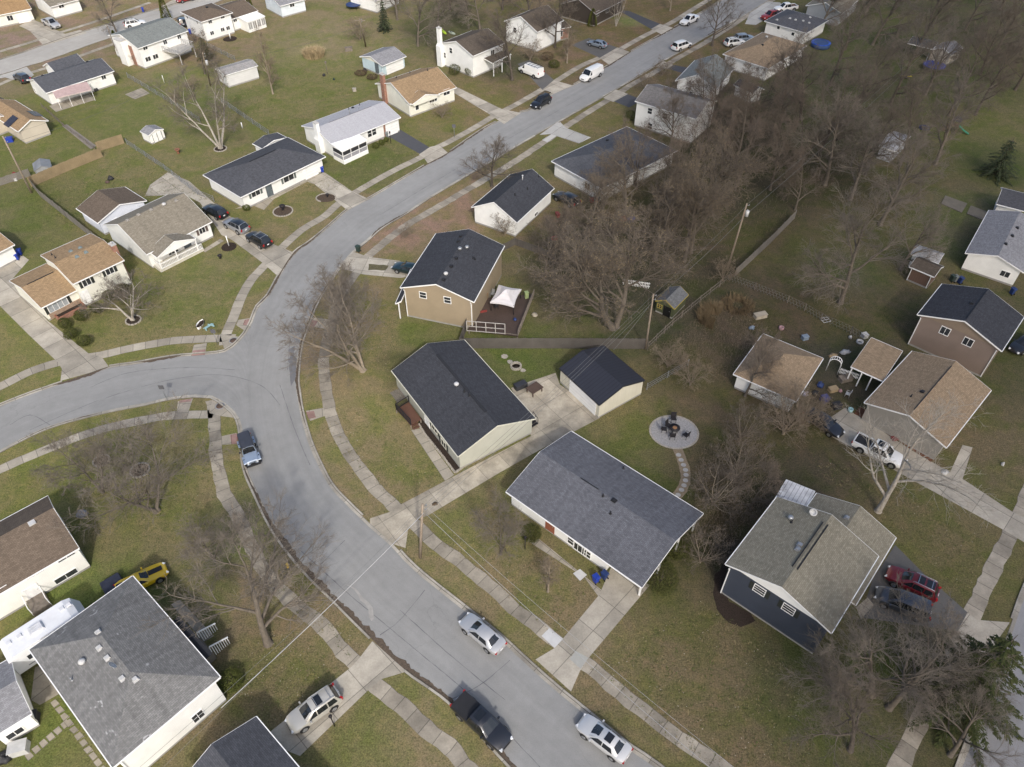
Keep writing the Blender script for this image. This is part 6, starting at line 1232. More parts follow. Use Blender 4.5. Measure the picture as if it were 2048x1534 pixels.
# --- leafy things: scattered leaf-sized faces
def leaf_cloud(mb, c, rad, n, size, r, shell=.55, m=0, flat=.0, lobes=None):
    c = Vector(c); lob = [(Vector((r.gauss(0, 1), r.gauss(0, 1), r.gauss(0, 1))).normalized(), r.uniform(.05, .22)) for _ in range(lobes or 7)]
    for _ in range(n):
        d = Vector((r.gauss(0, 1), r.gauss(0, 1), r.gauss(0, 1))).normalized(); k = r.uniform(shell, 1.0) ** .5
        for (ld, la) in lob: k *= 1 + la * max(0, d.dot(ld) - .6) * 2 - la * .25
        p = c + Vector((d.x * rad[0], d.y * rad[1], d.z * rad[2])) * k
        if p.z < .03: p.z = .03 + r.random() * .1
        a = (d + Vector((r.gauss(0, .8), r.gauss(0, .8), r.gauss(0, .8)))).normalized(); t = a.orthogonal().normalized(); b = a.cross(t); s = size * r.uniform(.6, 1.4)
        mb.quad([p - t * s, p - b * s * .5, p + t * s, p + b * s * .5], m)
GR_YEW = foliage('yew_green', (.040, .048, .014), (.085, .090, .026)); GR_BOX = foliage('box_green', (.055, .068, .016), (.10, .11, .03)); GR_SPR = foliage('spruce_green', (.030, .042, .016), (.075, .085, .028)); GR_JUN = foliage('juniper_green', (.030, .044, .026), (.06, .075, .036)); GR_ARB = foliage('arborvitae_green', (.06, .07, .015), (.12, .125, .03)); GR_PINE = foliage('pine_green', (.05, .06, .022), (.095, .10, .04)); REED = foliage('dry_reed', (.135, .10, .058), (.21, .16, .095)); BROWNG = foliage('brown_perennial', (.07, .05, .032), (.13, .095, .06))
def bush(u, v, rx, rz_, label, mat=GR_YEW, n=1500, size=.07, name='clipped_shrub', cat='shrub', group=None, ry=None, seed=None):
    p = G(u, v); r = random.Random(int(u * 7 + v)); t = thing(name, label, cat, (p.x, p.y, 0), group=group); mb = MB(); leaf_cloud(mb, (0, 0, rz_ * .55), (rx, ry or rx, rz_ * .55), n, size, r); mb.build('crown', mat, t)
    b = MB(); [b.tube([(0, 0, 0), (r.uniform(-.3, .3) * rx, r.uniform(-.3, .3) * rx, rz_ * .7)], [.05, .02], 5) for _ in range(5)]; b.build('trunk', BK_DARK, t)
BG = 'round clipped shrubs along the split level drive'
for (u, v, rr, lb) in ((133, 655, 1.0, 'round clipped shrub nearest the planter wall by the drive'), (146, 676, 1.15, 'round clipped shrub in the middle of the drive row'), (172, 691, 1.1, 'round clipped shrub at the street end of the drive row'), (165, 640, 1.1, 'round clipped shrub on the lawn side of the drive row'), (197, 625, 1.0, 'tall dark shrub in front of the split level house')): bush(u, v, rr, 1.5, lb, group=BG)
bush(222, 598, 1.2, 1.4, 'dark evergreen under the split level windows', GR_YEW); bush(248, 585, 1.2, 1.3, 'dark low evergreen at the porch end of the split level bed', GR_YEW); bush(494, 421, .8, 1.0, 'small round shrub at the corner of the dark hip roofed house', GR_BOX, 900)
bush(752, 296, .8, 1.0, 'rounded evergreen left of the three by the screened porch', GR_BOX, 900, group='foundation shrubs'); bush(764, 290, .7, 1.0, 'rounded evergreen in the middle of three by the screened porch', GR_BOX, 800, group='foundation shrubs'); bush(773, 284, .6, .9, 'rounded evergreen nearest the blacktop drive', GR_BOX, 800, group='foundation shrubs')
bush(467, 1370, 1.4, 1.5, 'round green shrub at the corner of the grey hip roofed house', GR_BOX, 2200); bush(1320, 1165, 2.0, 2.3, 'dark yew hiding the end of the slate roof', GR_YEW, 3500, ry=2.6); bush(1350, 1110, 1.5, 1.8, 'yew behind the right end of the slate roof', GR_YEW, 2200); bush(1062, 1075, 1.3, 1.5, 'dark shrub at the left front of the slate roofed house', GR_YEW, 1800)
bush(1108, 135, 1.5, 1.5, 'broad evergreen on the lawn below the work van', GR_YEW, 1800); bush(1095, 120, 1.7, 1.6, 'brownish rounded hedge beside the work van', BROWNG, 1600); bush(910, 150, 1.6, 2.2, 'dark evergreen right of the orange tan roof', GR_YEW, 1800); bush(940, 150, 1.4, 1.8, 'dark evergreen near the top of the concrete drive', GR_YEW, 1500); bush(1262, 240, 1.2, 1.8, 'evergreen at the street end of the hidden white house', GR_YEW, 1200)
def reeds(u, v, R_, h, n, label, mat=REED, arc=(0, 6.283)):
    p = G(u, v); r = random.Random(int(u)); t = thing('reed_clump', label, 'reeds', (p.x, p.y, 0)); mb = MB()
    for _ in range(n):
        a = r.uniform(*arc); q = R_ * r.uniform(.35, 1.0); x, y = q * math.cos(a), q * math.sin(a); hh = h * r.uniform(.4, 1); dx, dy = math.cos(a) * .35 * hh + r.gauss(0, .25) * hh, math.sin(a) * .35 * hh + r.gauss(0, .25) * hh; w = r.uniform(.015, .04); b = Vector((r.gauss(0, 1), r.gauss(0, 1), 0)).normalized() * w
        mid = Vector((x + dx * .4, y + dy * .4, hh * .7)); e = Vector((x + dx, y + dy, hh)); o = Vector((x, y, 0)); mb.quad([o - b, o + b, mid + b, mid - b]); mb.quad([mid - b, mid + b, e])
    mb.build('blades', mat, t)
reeds(1430, 638, 2.3, 1.5, 1500, 'tall clump of dry reeds in the cluttered back yard', arc=(.9, 4.4)); reeds(1475, 612, 2.2, .9, 900, 'low straw coloured brush beside the wire fence')
reeds(628, 112, 2.2, 1.8, 1800, 'pale straw coloured grass clump on the upper lawn', foliage('pale_straw', (.30, .23, .13), (.42, .34, .21)))
bush(722, 150, 1.6, .9, 'brown perennial bed at the blue end of the garage', BROWNG, 1000, .08); bush(745, 158, 1.4, .9, 'brown perennial clump beside the grey garage door', BROWNG, 900, .08)
def arborvitae(u, v, H, r_, label, mat=GR_ARB):
    p = G(u, v); r = random.Random(int(u + v)); t = thing('arborvitae', label, 'conifer', (p.x, p.y, 0), group='narrow conifers by the far street'); mb = MB()
    for _ in range(1800):
        z = r.uniform(.05, 1) ** 1.1; rr = r_ * (1 - z) ** .55 * r.uniform(.8, 1.05); a = r.uniform(0, 6.28); q = Vector((rr * math.cos(a), rr * math.sin(a), z * H)); d = Vector((math.cos(a), math.sin(a), .8)).normalized(); b = d.orthogonal().normalized(); s = r.uniform(.08, .18); mb.quad([q - d * s, q - b * s * .5, q + d * s, q + b * s * .5])
    mb.build('crown', mat, t); b = MB(); b.tube([(0, 0, 0), (0, 0, H * .6)], [.1, .03], 6); b.build('trunk', BK_DARK, t)
arborvitae(334, 40, 5.5, 1.2, 'narrow yellow green conifer between the two far roofs'); arborvitae(240, 104, 4.5, .9, 'narrow dark green conifer behind the white chimney slab', GR_BOX); arborvitae(501, 20, 4, .8, 'narrow conifer at the end of the brown roofed wing')
arborvitae(1184, 52, 3.8, 1.1, 'stout conifer at the front of the dark brown house', GR_BOX)
def spruce(u, v, H, rad, label, mat=GR_SPR, whorls=13, lean=None, name='spruce_tree', dens=1.0):
    p = G(u, v); r = random.Random(int(u * 3 + v)); t = thing(name, label, 'conifer', (p.x, p.y, 0)); b = MB(); b.tube([(0, 0, 0), (0, 0, H * .6), (0, 0, H)], [H * .018, H * .011, .02], 8); b.build('trunk', BK_DARK, t); mb = MB()
    for w in range(whorls):
        f = w / whorls; z = H * (.07 + .9 * f); L = rad * (1 - f) ** .8 + .25; n = int(9 - 4 * f); a0 = r.uniform(0, 6.28)
        for i in range(n):
            a = a0 + 6.28 * i / n + r.uniform(-.25, .25); LL = L * r.uniform(.7, 1.12); pts = [Vector((math.cos(a) * LL * s_, math.sin(a) * LL * s_, z - .10 * LL * s_ - .16 * LL * s_ * s_)) for s_ in (0, .35, .7, 1)]
            mb.tube(pts, [.035, .025, .018, .01], 3, 1, False); side = Vector((-math.sin(a), math.cos(a), 0)); fw = Vector((math.cos(a), math.sin(a), 0)); m_ = int((14 + 26 * LL) * dens)
            for k in range(m_):
                s_ = r.uniform(.12, 1.03); base = Vector((fw.x * LL * s_, fw.y * LL * s_, z - .10 * LL * s_ - .16 * LL * s_ * s_)); wid = (.16 + .30 * LL * .3) * (1.1 - s_ * .75); off = r.uniform(-1, 1); q = base + side * off * wid + Vector((0, 0, r.uniform(-.14, .06) - abs(off) * .12)); d = (fw * .75 + side * off * .9 + Vector((0, 0, -.25 + r.uniform(-.2, .2)))).normalized(); bb = d.cross(Vector((r.uniform(-.4, .4), r.uniform(-.4, .4), 1))).normalized(); s2 = r.uniform(.10, .2); mb.quad([q - d * s2, q - bb * s2 * .36, q + d * s2, q + bb * s2 * .36])
    mb.build('crown', [mat, BK_DARK], t)
spruce(1905, 1400, 12, 5.4, 'big dark spruce behind bare branches beside the side street', dens=1.5, whorls=15); spruce(770, 62, 7, 1.6, 'dark slim conifer behind the pale blue garage', GR_JUN, 12); spruce(1656, 40, 6, 2.2, 'yellow green conifer right of the white vented hip roof', GR_BOX, 10)
spruce(412, 118, 5, 2.2, 'soft green pine behind the white raised deck', GR_PINE, 9, name='pine_tree'); spruce(1990, 352, 7, 3.6, 'dark spreading juniper near the right edge', GR_JUN, 12, name='juniper_tree'); spruce(1590, 60, 5, 2, 'dark conifer beyond the white vented roof', GR_JUN, 9) if False else None
# ------------------------------------------------------------------ fences, poles, wires and the small things of the yards
OLDB = siding('old_fence_boards', (.105, .095, .085), .15, .55, .15, True); TANF = siding('tan_fence_boards', (.26, .20, .12), .16, .55, .15, True); GRYF = siding('grey_fence_boards', (.19, .175, .155), .16, .55, .15, True); DECKB = siding('deck_boards', (.066, .047, .039), .15, .55, .15, True); DECKR = siding('red_deck_boards', (.115, .06, .042), .15, .6, .12, True); DKRAIL = M('dark_rail', (.022, .020, .022), .6); STONE = litter('edging_stone', (.22, .20, .17), (.38, .35, .30), 4); PAVER = litter('paver_stone', (.21, .205, .205), (.33, .325, .32), 5); SOIL = litter('soil_bed', (.050, .038, .030), (.10, .075, .055), 6)
def fence(pts, h, mat, label, name='board_fence', kind='board', gap=2.4, post=None, z0=0.0):
    P = [Vector(g2(*q)) for q in pts]; c = P[0]; t = thing(name, label, 'fence', (c.x, c.y, 0)); I = Matrix.Identity(4); r = random.Random(len(label)); b = MB(); pb = MB(); rb = MB()
    for a, e in zip(P, P[1:]):
        L = (e - a).length; d = (e - a) / L; n = max(1, round(L / gap)); nv = Vector((-d.y, d.x))
        if kind == 'board':
            k = max(1, int(L / .15))
            for i in range(k): q = a + d * (i + .5) * L / k + nv * r.uniform(-.01, .01); hh = h + r.uniform(-.05, .04); b.box((q.x, q.y, hh / 2 + .03), (L / k * .93, .025, hh), rz=math.atan2(d.y, d.x))
        elif kind == 'rail':
            for z in (h * .45, h * .92): rb.bar((a.x, a.y, z), (e.x, e.y, z), .05, .10)
            k = int(L / .5)
            for i in range(k): q = a + d * (i + .5) * L / k; b.bar((q.x, q.y, .1), (q.x, q.y, h * .9), .02)
        else:
            for z in (h * .33, h * .66, h): rb.bar((a.x, a.y, z), (e.x, e.y, z), .03)
            k = int(L / .45)
            for i in range(k): q = a + d * i * L / k; q2 = a + d * (i + 1) * L / k; b.bar((q.x, q.y, .05), (q2.x, q2.y, h), .012); b.bar((q2.x, q2.y, .05), (q.x, q.y, h), .012)
        if kind == 'board':
            for z in (h * .25, h * .8): rb.bar((a.x + nv.x * .05, a.y + nv.y * .05, z), (e.x + nv.x * .05, e.y + nv.y * .05, z), .05, .09)
        for i in range(n + 1): q = a + d * L * i / n + nv * .06; pb.box((q.x, q.y, h / 2), (.09, .09, h + .06))
    if b.v: b.build('boards' if kind == 'board' else 'mesh', mat, t, I)
    rb.build('rail', post or mat, t, I); pb.build('posts', post or mat, t, I)
fence([(934, 656), (920, 697), (1100, 697), (1293, 698)], 1.75, OLDB, 'dark weathered board fence between the wooden deck and the black roofed garage yard')
fence([(1296, 699), (1345, 652), (1400, 606), (1458, 560)], 1.3, GRYF, 'grey rail fence running diagonally behind the green garden shed', 'rail_fence', 'rail', 2.2, WOODB); fence([(1470, 553), (1540, 487), (1589, 437)], 1.5, GRYF, 'grey board fence running up from the leaning utility pole')
fence([(1459, 562), (1508, 580), (1574, 606), (1608, 622), (1640, 641), (1700, 668), (1738, 690)], 1.2, GREYM, 'wire fence on wooden posts above the cluttered back yard', 'wire_fence', 'wire', 3.5, WOODB)
fence([(64, 374), (130, 345), (206, 314)], 1.75, TANF, 'tan board fence, longer piece, in front of the grey plastic shed'); fence([(198, 303), (249, 287)], 1.75, TANF, 'tan board fence, short piece, left of the white barn door shed'); fence([(66, 374), (82, 394), (172, 466), (205, 492)], 1.4, GRYF, 'long pale grey board fence left of the brown roofed garage')
fence([(254, 289), (330, 340), (395, 390), (428, 404)], 1.1, GREYM, 'wire fence from the barn door shed down to the three car drive', 'wire_fence', 'wire', 3, GREYM); fence([(256, 156), (343, 208), (400, 245)], 1.1, GREYM, 'wire fence between the two upper left back lawns', 'wire_fence', 'wire', 3, GREYM); fence([(444, 206), (538, 271)], 1.1, GREYM, 'wire fence down to the dark hip roofed house', 'wire_fence', 'wire', 3, GREYM); fence([(1294, 780), (1376, 732)], 1.1, GREYM, 'wire fence right of the black roofed garage', 'wire_fence', 'wire', 3, GREYM)
fence([(416, 95), (470, 122)], 1.1, GREYM, 'wire fence behind the soft green pine', 'wire_fence', 'wire', 3, GREYM); fence([(84, 214), (128, 254), (190, 300)], .8, WOODB, 'low dark wire fence below the pink awning house', 'wire_fence', 'wire', 3, WOODB); fence([(0, 372), (62, 352)], 1.3, GRYF, 'old grey board fence at the left edge behind the thin utility pole'); fence([(1000, 505), (1030, 490), (1110, 520)], 1.2, OLDB, 'dark board fence behind the tan two storey house')
# raised timber path on the left lawn
drive('tp', [(124, 252), (134, 249), (193, 292), (182, 299)], siding('timber_path', (.22, .195, .165), .15, .6, .12, True), .05, name='timber_path')
sheet('concrete_pad', [(250, 189), (283, 176), (300, 187), (270, 199)], .03, CONCO, **ST)
# --- utility poles and wires
POLEW = bark('pole_wood', (.20, .16, .12), (.30, .25, .20))
def pole(u, v, top, h, label, arm=False, can=None, r_=.14):
    p = G(u, v); q = G(*top, h); t = thing('utility_pole', label, 'utility pole', (p.x, p.y, 0), group='wooden utility poles'); d = Vector((q.x - p.x, q.y - p.y, h)); b = MB(); b.tube([(0, 0, -.2), d * .5, d], [r_ * 1.1, r_ * .95, r_ * .75], 10); b.build('pole', POLEW, t)
    for f in (.97, .90): b = MB(); e = d * f; b.tube([e + Vector((r_, 0, 0)), e + Vector((r_ + .22, 0, .02)), e + Vector((r_ + .22, 0, .16))], [.03, .05, .06], 8); b.build('insulator', GREYM, t)
    if arm: b = MB(); e = d * .95; b.bar(e - Vector((1.1, 0, 0)), e + Vector((1.1, 0, 0)), .1, .12); b.build('cross_arm', POLEW, t)
    if can: b = MB(); e = d * can; b.lathe([(.02, -.42), (.24, -.4), (.26, .4), (.2, .46), (.02, .5)], 14, (e.x + .38, e.y - .1, e.z)); b.build('transformer', M('transformer_grey', (.52, .53, .53), .4), t)
    return Vector((p.x, p.y, 0)) + d
P1 = pole(840, 1115, (845, 1008), 9.0, 'wooden utility pole standing in the verge at the foot of the concrete drive'); P2 = pole(1291, 698, (1307, 588), 8.9, 'dark utility pole at the corner of the dark board fence', r_=.12); P3 = pole(1455, 537, (1494, 407), 10.8, 'leaning utility pole with grey transformer above the grey rail fence', can=.86); P4 = pole(63, 386, (5, 272), 10.0, 'tan utility pole leaning in front of the left tan fence')
P5 = pole(732, 93, (719, 38), 9.0, 'utility pole behind the pale blue garage', arm=True); P6 = pole(234, 107, (214, 51), 8.5, 'thin pale utility pole beside the white chimney slab', r_=.09); P7 = pole(421, 170, (405, 106), 9.5, 'utility pole with white transformer by the soft green pine', can=.72)
WIREM = M('wire_dark', (.09, .09, .09), .5); WIREW = M('wire_pale', (.36, .36, .36), .4); WIREG = M('wire_grey', (.17, .17, .168), .5)
def wire(a, b, label, sag=.5, r_=.014, mat=None, group='overhead wires'):
    a, b = Vector(a), Vector(b); n = 20; pts = [a.lerp(b, i / n) - Vector((0, 0, sag * 4 * (i / n) * (1 - i / n))) for i in range(n + 1)]; m = MB(); o = a; m.tube(pts, r_, 5); m.build('overhead_wire', mat or WIREG, None, None, label=label, cat='wire', group=group)
off = lambda p, x=0, y=0, z=0: p + Vector((x, y, z))
EV = G(442, 1416, 4.4); wire(off(P1, 0, 0, -1.4), EV, 'thick pale service wire from the verge pole to the grey hip roofed house', .35, .035, WIREW)
wire(off(P1, .2, 0, -.1), off(P2, 0, 0, -.1), 'upper wire between the verge pole and the dark fence corner pole', .5); wire(off(P1, .2, 0, -.8), off(P2, 0, 0, -.8), 'middle wire between the verge pole and the dark fence corner pole', .6); wire(off(P1, .2, 0, -1.5), off(P2, 0, 0, -1.4), 'lower thicker cable between the verge pole and the dark fence corner pole', .6, .017)
wire(off(P2, 0, 0, -.1), off(P3, 0, 0, -.3), 'upper wire between the dark pole and the leaning pole', .4); wire(off(P2, 0, 0, -1.0), off(P3, 0, 0, -2.2), 'lower cable between the dark pole and the leaning pole', .5, .02)
FAR = G(1905, 40, 9.5); wire(off(P3, 0, 0, -.2), FAR, 'upper wire from the leaning pole into the woods', 1.0); wire(off(P3, 0, 0, -2.0), off(FAR, 0, 0, -1.6), 'lower cable from the leaning pole into the woods', 1.0, .02)
LR = G(1500, 1560, 6.5); LR2 = G(1462, 1570, 6.0); wire(off(P1, .2, 0, -.3), LR, 'thin wire from the verge pole along the pavement to the bottom edge', .8, .012, WIREW); wire(off(P1, .2, 0, -1.6), LR2, 'pale cable from the verge pole low over the pavement', .8, .018, WIREW)
wire(off(P1, -.1, 0, -.2), G(300, 1560, 7), 'thin upper wire from the verge pole across the road to the lower left', .5, .011); wire(off(P1, -.1, 0, -.9), G(250, 1560, 6.4), 'thin lower wire from the verge pole across the road to the lower left', .5, .011)
wire(off(P4, 0, 0, -.1), off(P7, 0, 0, -.2), 'long wire from the leaning tan pole over the left lawns', 1.0, .012, WIREM); wire(off(P4, 0, 0, -1.4), off(P7, 0, 0, -1.6), 'long lower cable from the leaning tan pole over the left lawns', 1.1, .018, WIREM); wire(off(P7, 0, 0, -.2), off(P5, 0, 0, -.1), 'wire between the transformer pole and the pole behind the garage', 1.0, .012, WIREM); wire(off(P7, 0, 0, -1.6), off(P5, 0, 0, -1.2), 'lower cable between the transformer pole and the pole behind the garage', 1.2, .018, WIREM); wire(off(P5, 0, 0, -.1), G(1010, -60, 9), 'wire from the pole behind the garage to the top edge', .9, .012, WIREM)
wire(off(P2, 0, 0, -1.2), h32.T @ Vector((0, 0, 3.9)) if False else G(1227, 700, 4.2), 'short service wire from the dark pole to the black roofed garage', .2, .018)
# --- wheelie bins
def bin_(u, v, label, col, rz=.5, h=1.05, name='wheelie_bin', cat='bin', group=None):
    p = G(u, v); t = thing(name, label, cat, (p.x, p.y, 0), rz, group); b = MB(); b.box((0, 0, .08 + h * .42), (.50, .56, h * .84), taper=1.0); n = len(b.v)
    for i in range(n - 8, n - 4): x, y, z = b.v[i]; b.v[i] = (x * .82, y * .82, z)
    b.build('body', col, t); l = MB(); l.box((0, 0, .08 + h * .88), (.60, .68, .09), taper=.86); l.build('lid', col, t); w = MB(); [w.tube([(s * .27, -.3, .1), (s * .20, -.3, .1)], .1, 10) for s in (-1, 1)]; w.build('wheels', TYRE, t); k = MB(); k.bar((-.25, -.38, h * .86), (.25, -.38, h * .86), .05); k.build('handle', col, t); return t
BLUE = M('bin_blue', (.018, .045, .30), .45, .1); BLUE2 = M('bin_dark_blue', (.02, .04, .13), .5, .1); GRN = M('bin_green', (.03, .05, .042), .5, .1); GRYB = M('bin_grey', (.16, .18, .18), .5, .1)
bin_(1191, 1163, 'bright blue wheelie bin with a pale sticker by the slate roofed garage', BLUE, .6); q = bin_(1208, 1156, 'darker blue wheelie bin tucked against the slate roofed house', BLUE2, .7); b = MB(); p = G(1191, 1163); b.box((p.x, p.y, 1.06), (.26, .3, .012), rz=.6); 
bin_(717, 503, 'dark green wheelie bin standing at the kerb of the curve', GRN, 1.0); bin_(645, 344, 'blue wheelie bin beside the dark hip roofed garage door', BLUE, .3); bin_(42, 510, 'blue wheelie bin, right one of the pair by the left edge garage', BLUE, .2); bin_(36, 519, 'blue wheelie bin, front one by the left edge garage', BLUE, .2); bin_(22, 520, 'grey green wheelie bin against the left edge garage', GRN, .2); bin_(774, 275, 'grey green wheelie bin by the pale silver roofed garage', GRYB, .3)
bin_(287, 24, 'blue wheelie bin at the kerb of the far left street', BLUE, .4); bin_(381, 68, 'blue wheelie bin, left one beside the green grey house', BLUE, .4); bin_(389, 65, 'blue wheelie bin, right one beside the green grey house', BLUE, .4); bin_(2022, 588, 'blue wheelie bin under the window of the white right edge house', BLUE2, .3); bin_(1918, 566, 'blue wheelie bin behind the brown two storey house', BLUE2, .4); bin_(1908, 563, 'grey wheelie bin behind the brown two storey house', GRYB, .4); bin_(1902, 562, 'black wheelie bin behind the brown two storey house', GRN, .4)
# --- flower beds and stone rings
def ring_bed(u, v, rad, label, stones=20, soil=SOIL, name='flower_bed', full=6.283, sq=1.0):
    p = G(u, v); t = thing(name, label, 'flower bed', (p.x, p.y, 0)); r = random.Random(int(u + v)); b = MB(); k = 28; b.prism([(rad * math.cos(6.283 * i / k), rad * sq * math.sin(6.283 * i / k)) for i in range(k)], .0, .06); b.build('soil', soil, t); s = MB()
    for i in range(stones if stones > 1 else 0): a = full * i / stones; s.box((rad * math.cos(a), rad * sq * math.sin(a), .07), (rad * full / stones * .9, .2, .16), rz=a + 1.57 + r.uniform(-.1, .1), taper=.85)
    if stones > 1: s.build('stone_edging', STONE, t)
ring_bed(566, 423, 1.5, 'round stone-ringed flower bed on the lawn of the dark hip roofed house', 26); ring_bed(652, 396, 1.55, 'stone edged flower bed beside the pavement at the concrete drive', 22, sq=.8, full=4.4); ring_bed(458, 494, 1.1, 'round dark mulch bed around a white post', 1, MULCH); ring_bed(280, 941, 1.0, 'stone ring around a stump, right one of two on the corner lawn', 16); ring_bed(203, 922, .85, 'stone ring, left one of two on the corner lawn', 14); ring_bed(441, 298, 1.05, 'stone ring around the pale multi-stemmed tree', 18, MULCH); ring_bed(267, 641, .95, 'stone ring around the white barked tree', 14, MULCH); ring_bed(460, 78, 1.5, 'round dark mulch bed behind the brown hip roofed house', 1, MULCH); ring_bed(108, 24, 1.4, 'dark mulch bed round the small tree in the top left corner', 1, MULCH)
def urn(u, v, label, mat=GREYM, s=1.0, name='garden_urn', cat='planter'): p = G(u, v); t = thing(name, label, cat, (p.x, p.y, .05)); b = MB(); b.lathe([(.02, 0), (.2 * s, .02), (.12 * s, .12 * s), (.14 * s, .25 * s), (.3 * s, .45 * s), (.36 * s, .6 * s), (.3 * s, .6 * s), (.05, .5 * s)], 14); b.build('bowl', mat, t); c = MB(); c.lathe([(.02, .5 * s), (.29 * s, .53 * s)], 12); c.build('soil', SOIL, t)
urn(566, 420, 'dark birdbath urn in the middle of the round stone-ringed bed', DKRAIL, 1.3); urn(357, 307, 'terracotta pot on a small stone base on the left lawn', M('terracotta', (.22, .10, .06)), 1.3); urn(441, 517, 'small dark pot on the lawn beside the pavement', DKRAIL, .9); urn(655, 394, 'small black pot in the stone edged bed', DKRAIL, .8)
def post(u, v, h, label, mat=WTRIM, r_=.06, name='post', cat='post', head=None, lean=(0, 0)):
    p = G(u, v); t = thing(name, label, cat, (p.x, p.y, 0)); b = MB(); b.tube([(0, 0, 0), (lean[0], lean[1], h)], r_, 8); b.build('pole', mat, t)
    if head == 'lamp': c = MB(); c.lathe([(.02, h), (.1, h + .02), (.15, h + .3), (.17, h + .32), (.02, h + .45)], 8); c.build('lantern', DKRAIL, t)
    if head == 'sign': c = MB(); c.box((lean[0], lean[1] - .04, h - .3), (.62, .03, .62)); c.build('sign_plate', M('sign_back', (.10, .10, .11), .5), t)
    if head == 'cap': c = MB(); c.box((0, 0, h + .05), (.2, .2, .1), taper=.4); c.build('cap', mat, t)
    if head == 'house': c = MB(); c.box((0, 0, h + .15), (.3, .3, .3)); c.box((0, 0, h + .36), (.4, .4, .12), taper=.2); c.build('birdhouse', WOODB, t)
post(458, 492, 1.7, 'white post standing in the round dark mulch bed', WTRIM, .07, head='cap'); post(782, 287, 1.9, 'black lamp post at the corner of the narrow blacktop drive', DKRAIL, .05, 'lamp_post', 'lamp post', 'lamp'); post(669, 1452, 1.8, 'black lamp post beside the champagne station wagon', DKRAIL, .05, 'lamp_post', 'lamp post', 'lamp'); post(335, 801, 2.6, 'street sign on a thin pole at the southern corner of the junction', GREYM, .04, 'street_sign', 'sign', 'sign'); post(436, 689, 2.6, 'street sign on a thin pole at the northern corner of the junction', GREYM, .04, 'street_sign', 'sign', 'sign'); post(909, 275, 2.5, 'street sign on a thin pole on the verge by the concrete apron', GREYM, .04, 'street_sign', 'sign', 'sign'); post(1050, 1098, 1.8, 'black lamp post on the lawn of the slate roofed house', DKRAIL, .05, 'lamp_post', 'lamp post', 'lamp'); post(655, 148, 2.2, 'wooden bird feeder post on the upper lawn', WOODB, .05, 'bird_feeder', 'bird feeder', 'house'); post(329, 166, 1.6, 'white clothes post on the green slope', WTRIM, .05, 'clothes_post', 'post'); post(461, 77, 1.3, 'white statue post in the round dark mulch bed behind the brown hip roof', WPLAIN, .12, 'garden_statue', 'statue', 'cap'); post(485, 256, 1.0, 'small white statue at the shadow end of the lawn', WPLAIN, .10, 'garden_statue', 'statue', 'cap')
def hydrant(u, v, label): p = G(u, v); t = thing('fire_hydrant', label, 'hydrant', (p.x, p.y, 0)); Y = M('hydrant_yellow', (.62, .42, .03), .5); b = MB(); b.lathe([(.17, 0), (.17, .06), (.11, .08), (.11, .55), (.15, .57), (.14, .63), (.08, .74), (.02, .78)], 12); b.build('body', Y, t); c = MB(); c.tube([(-.2, 0, .42), (.2, 0, .42)], .06, 8); c.tube([(0, -.2, .40), (0, 0, .40)], .08, 8); c.build('nozzle', Y, t)
hydrant(577, 1134, 'yellow fire hydrant on the verge left of the road')
def manhole(u, v, label): p = G(u, v); t = thing('drain_cover', label, 'drain cover', (p.x, p.y, .018)); b = MB(); b.lathe([(.02, .03), (.42, .03), (.45, .0)], 18); b.build('lid', M('rust_iron', (.09, .06, .045), .8), t); c = MB(); c.lathe([(.46, .0), (.52, .025), (.56, 0)], 18); c.build('rim', GREYM, t)
manhole(467, 681, 'round rusty drain cover on the northern corner of the junction'); manhole(440, 812, 'round rusty drain cover on the southern corner of the junction')
# --- deck, canopy and its things behind the tan house
def poly_deck(name, label, pts, z, mat, th=.12, cat='deck', legs=True, skirt=None):
    P = px(pts, z); c = Vector((sum(p[0] for p in P) / len(P), sum(p[1] for p in P) / len(P), 0)); t = thing(name, label, cat, c); b = MB(); b.prism(P, z - th, z); b.build('boards', mat, t, Matrix.Identity(4)); k = MB()
    for p in P: q = c + (Vector((p[0], p[1], 0)) - c) * .97; k.box((q.x, q.y, (z - th) / 2), (.14, .14, z - th))
    k.build('posts', WOODB, t, Matrix.Identity(4)); return t
def railing(t, pts, z, h, mat, rails=(1.0,), baluster=.16, postgap=1.7, name='railing', bw=.035):
    P = px(pts, z); b = MB(); 
    for a, e in zip(P, P[1:]):
        a, e = Vector((*a, 0)), Vector((*e, 0)); L = (e - a).length; n = max(1, round(L / postgap))
        for i in range(n + 1): q = a.lerp(e, i / n); b.box((q.x, q.y, z + h / 2), (.10, .10, h))
        for f in rails: b.bar(a + Vector((0, 0, z + h * f)), e + Vector((0, 0, z + h * f)), .09, .06)
        if baluster:
            k = int(L / baluster)
            for i in range(k): q = a.lerp(e, (i + .5) / k); b.box((q.x, q.y, z + h * .53), (bw, bw, h * .9))
    b.build(name, mat, t, Matrix.Identity(4))
dk = poly_deck('wooden_deck', 'dark wooden deck with pale trellis frame beside the tan two storey house', [(936, 660), (966, 596), (1068, 588), (1036, 672)], .7, DECKB)
railing(dk, [(934, 662), (1010, 668)], .7, 1.7, M('pale_trellis', (.38, .36, .33)), (.05, .5, 1.0), None, 1.25, 'trellis'); railing(dk, [(1036, 672), (1068, 590)], .7, 1.0, WOODB, (.1, 1.0), .18); railing(dk, [(1012, 668), (1036, 672)], .7, .15, WOODB, (1.0,), None)
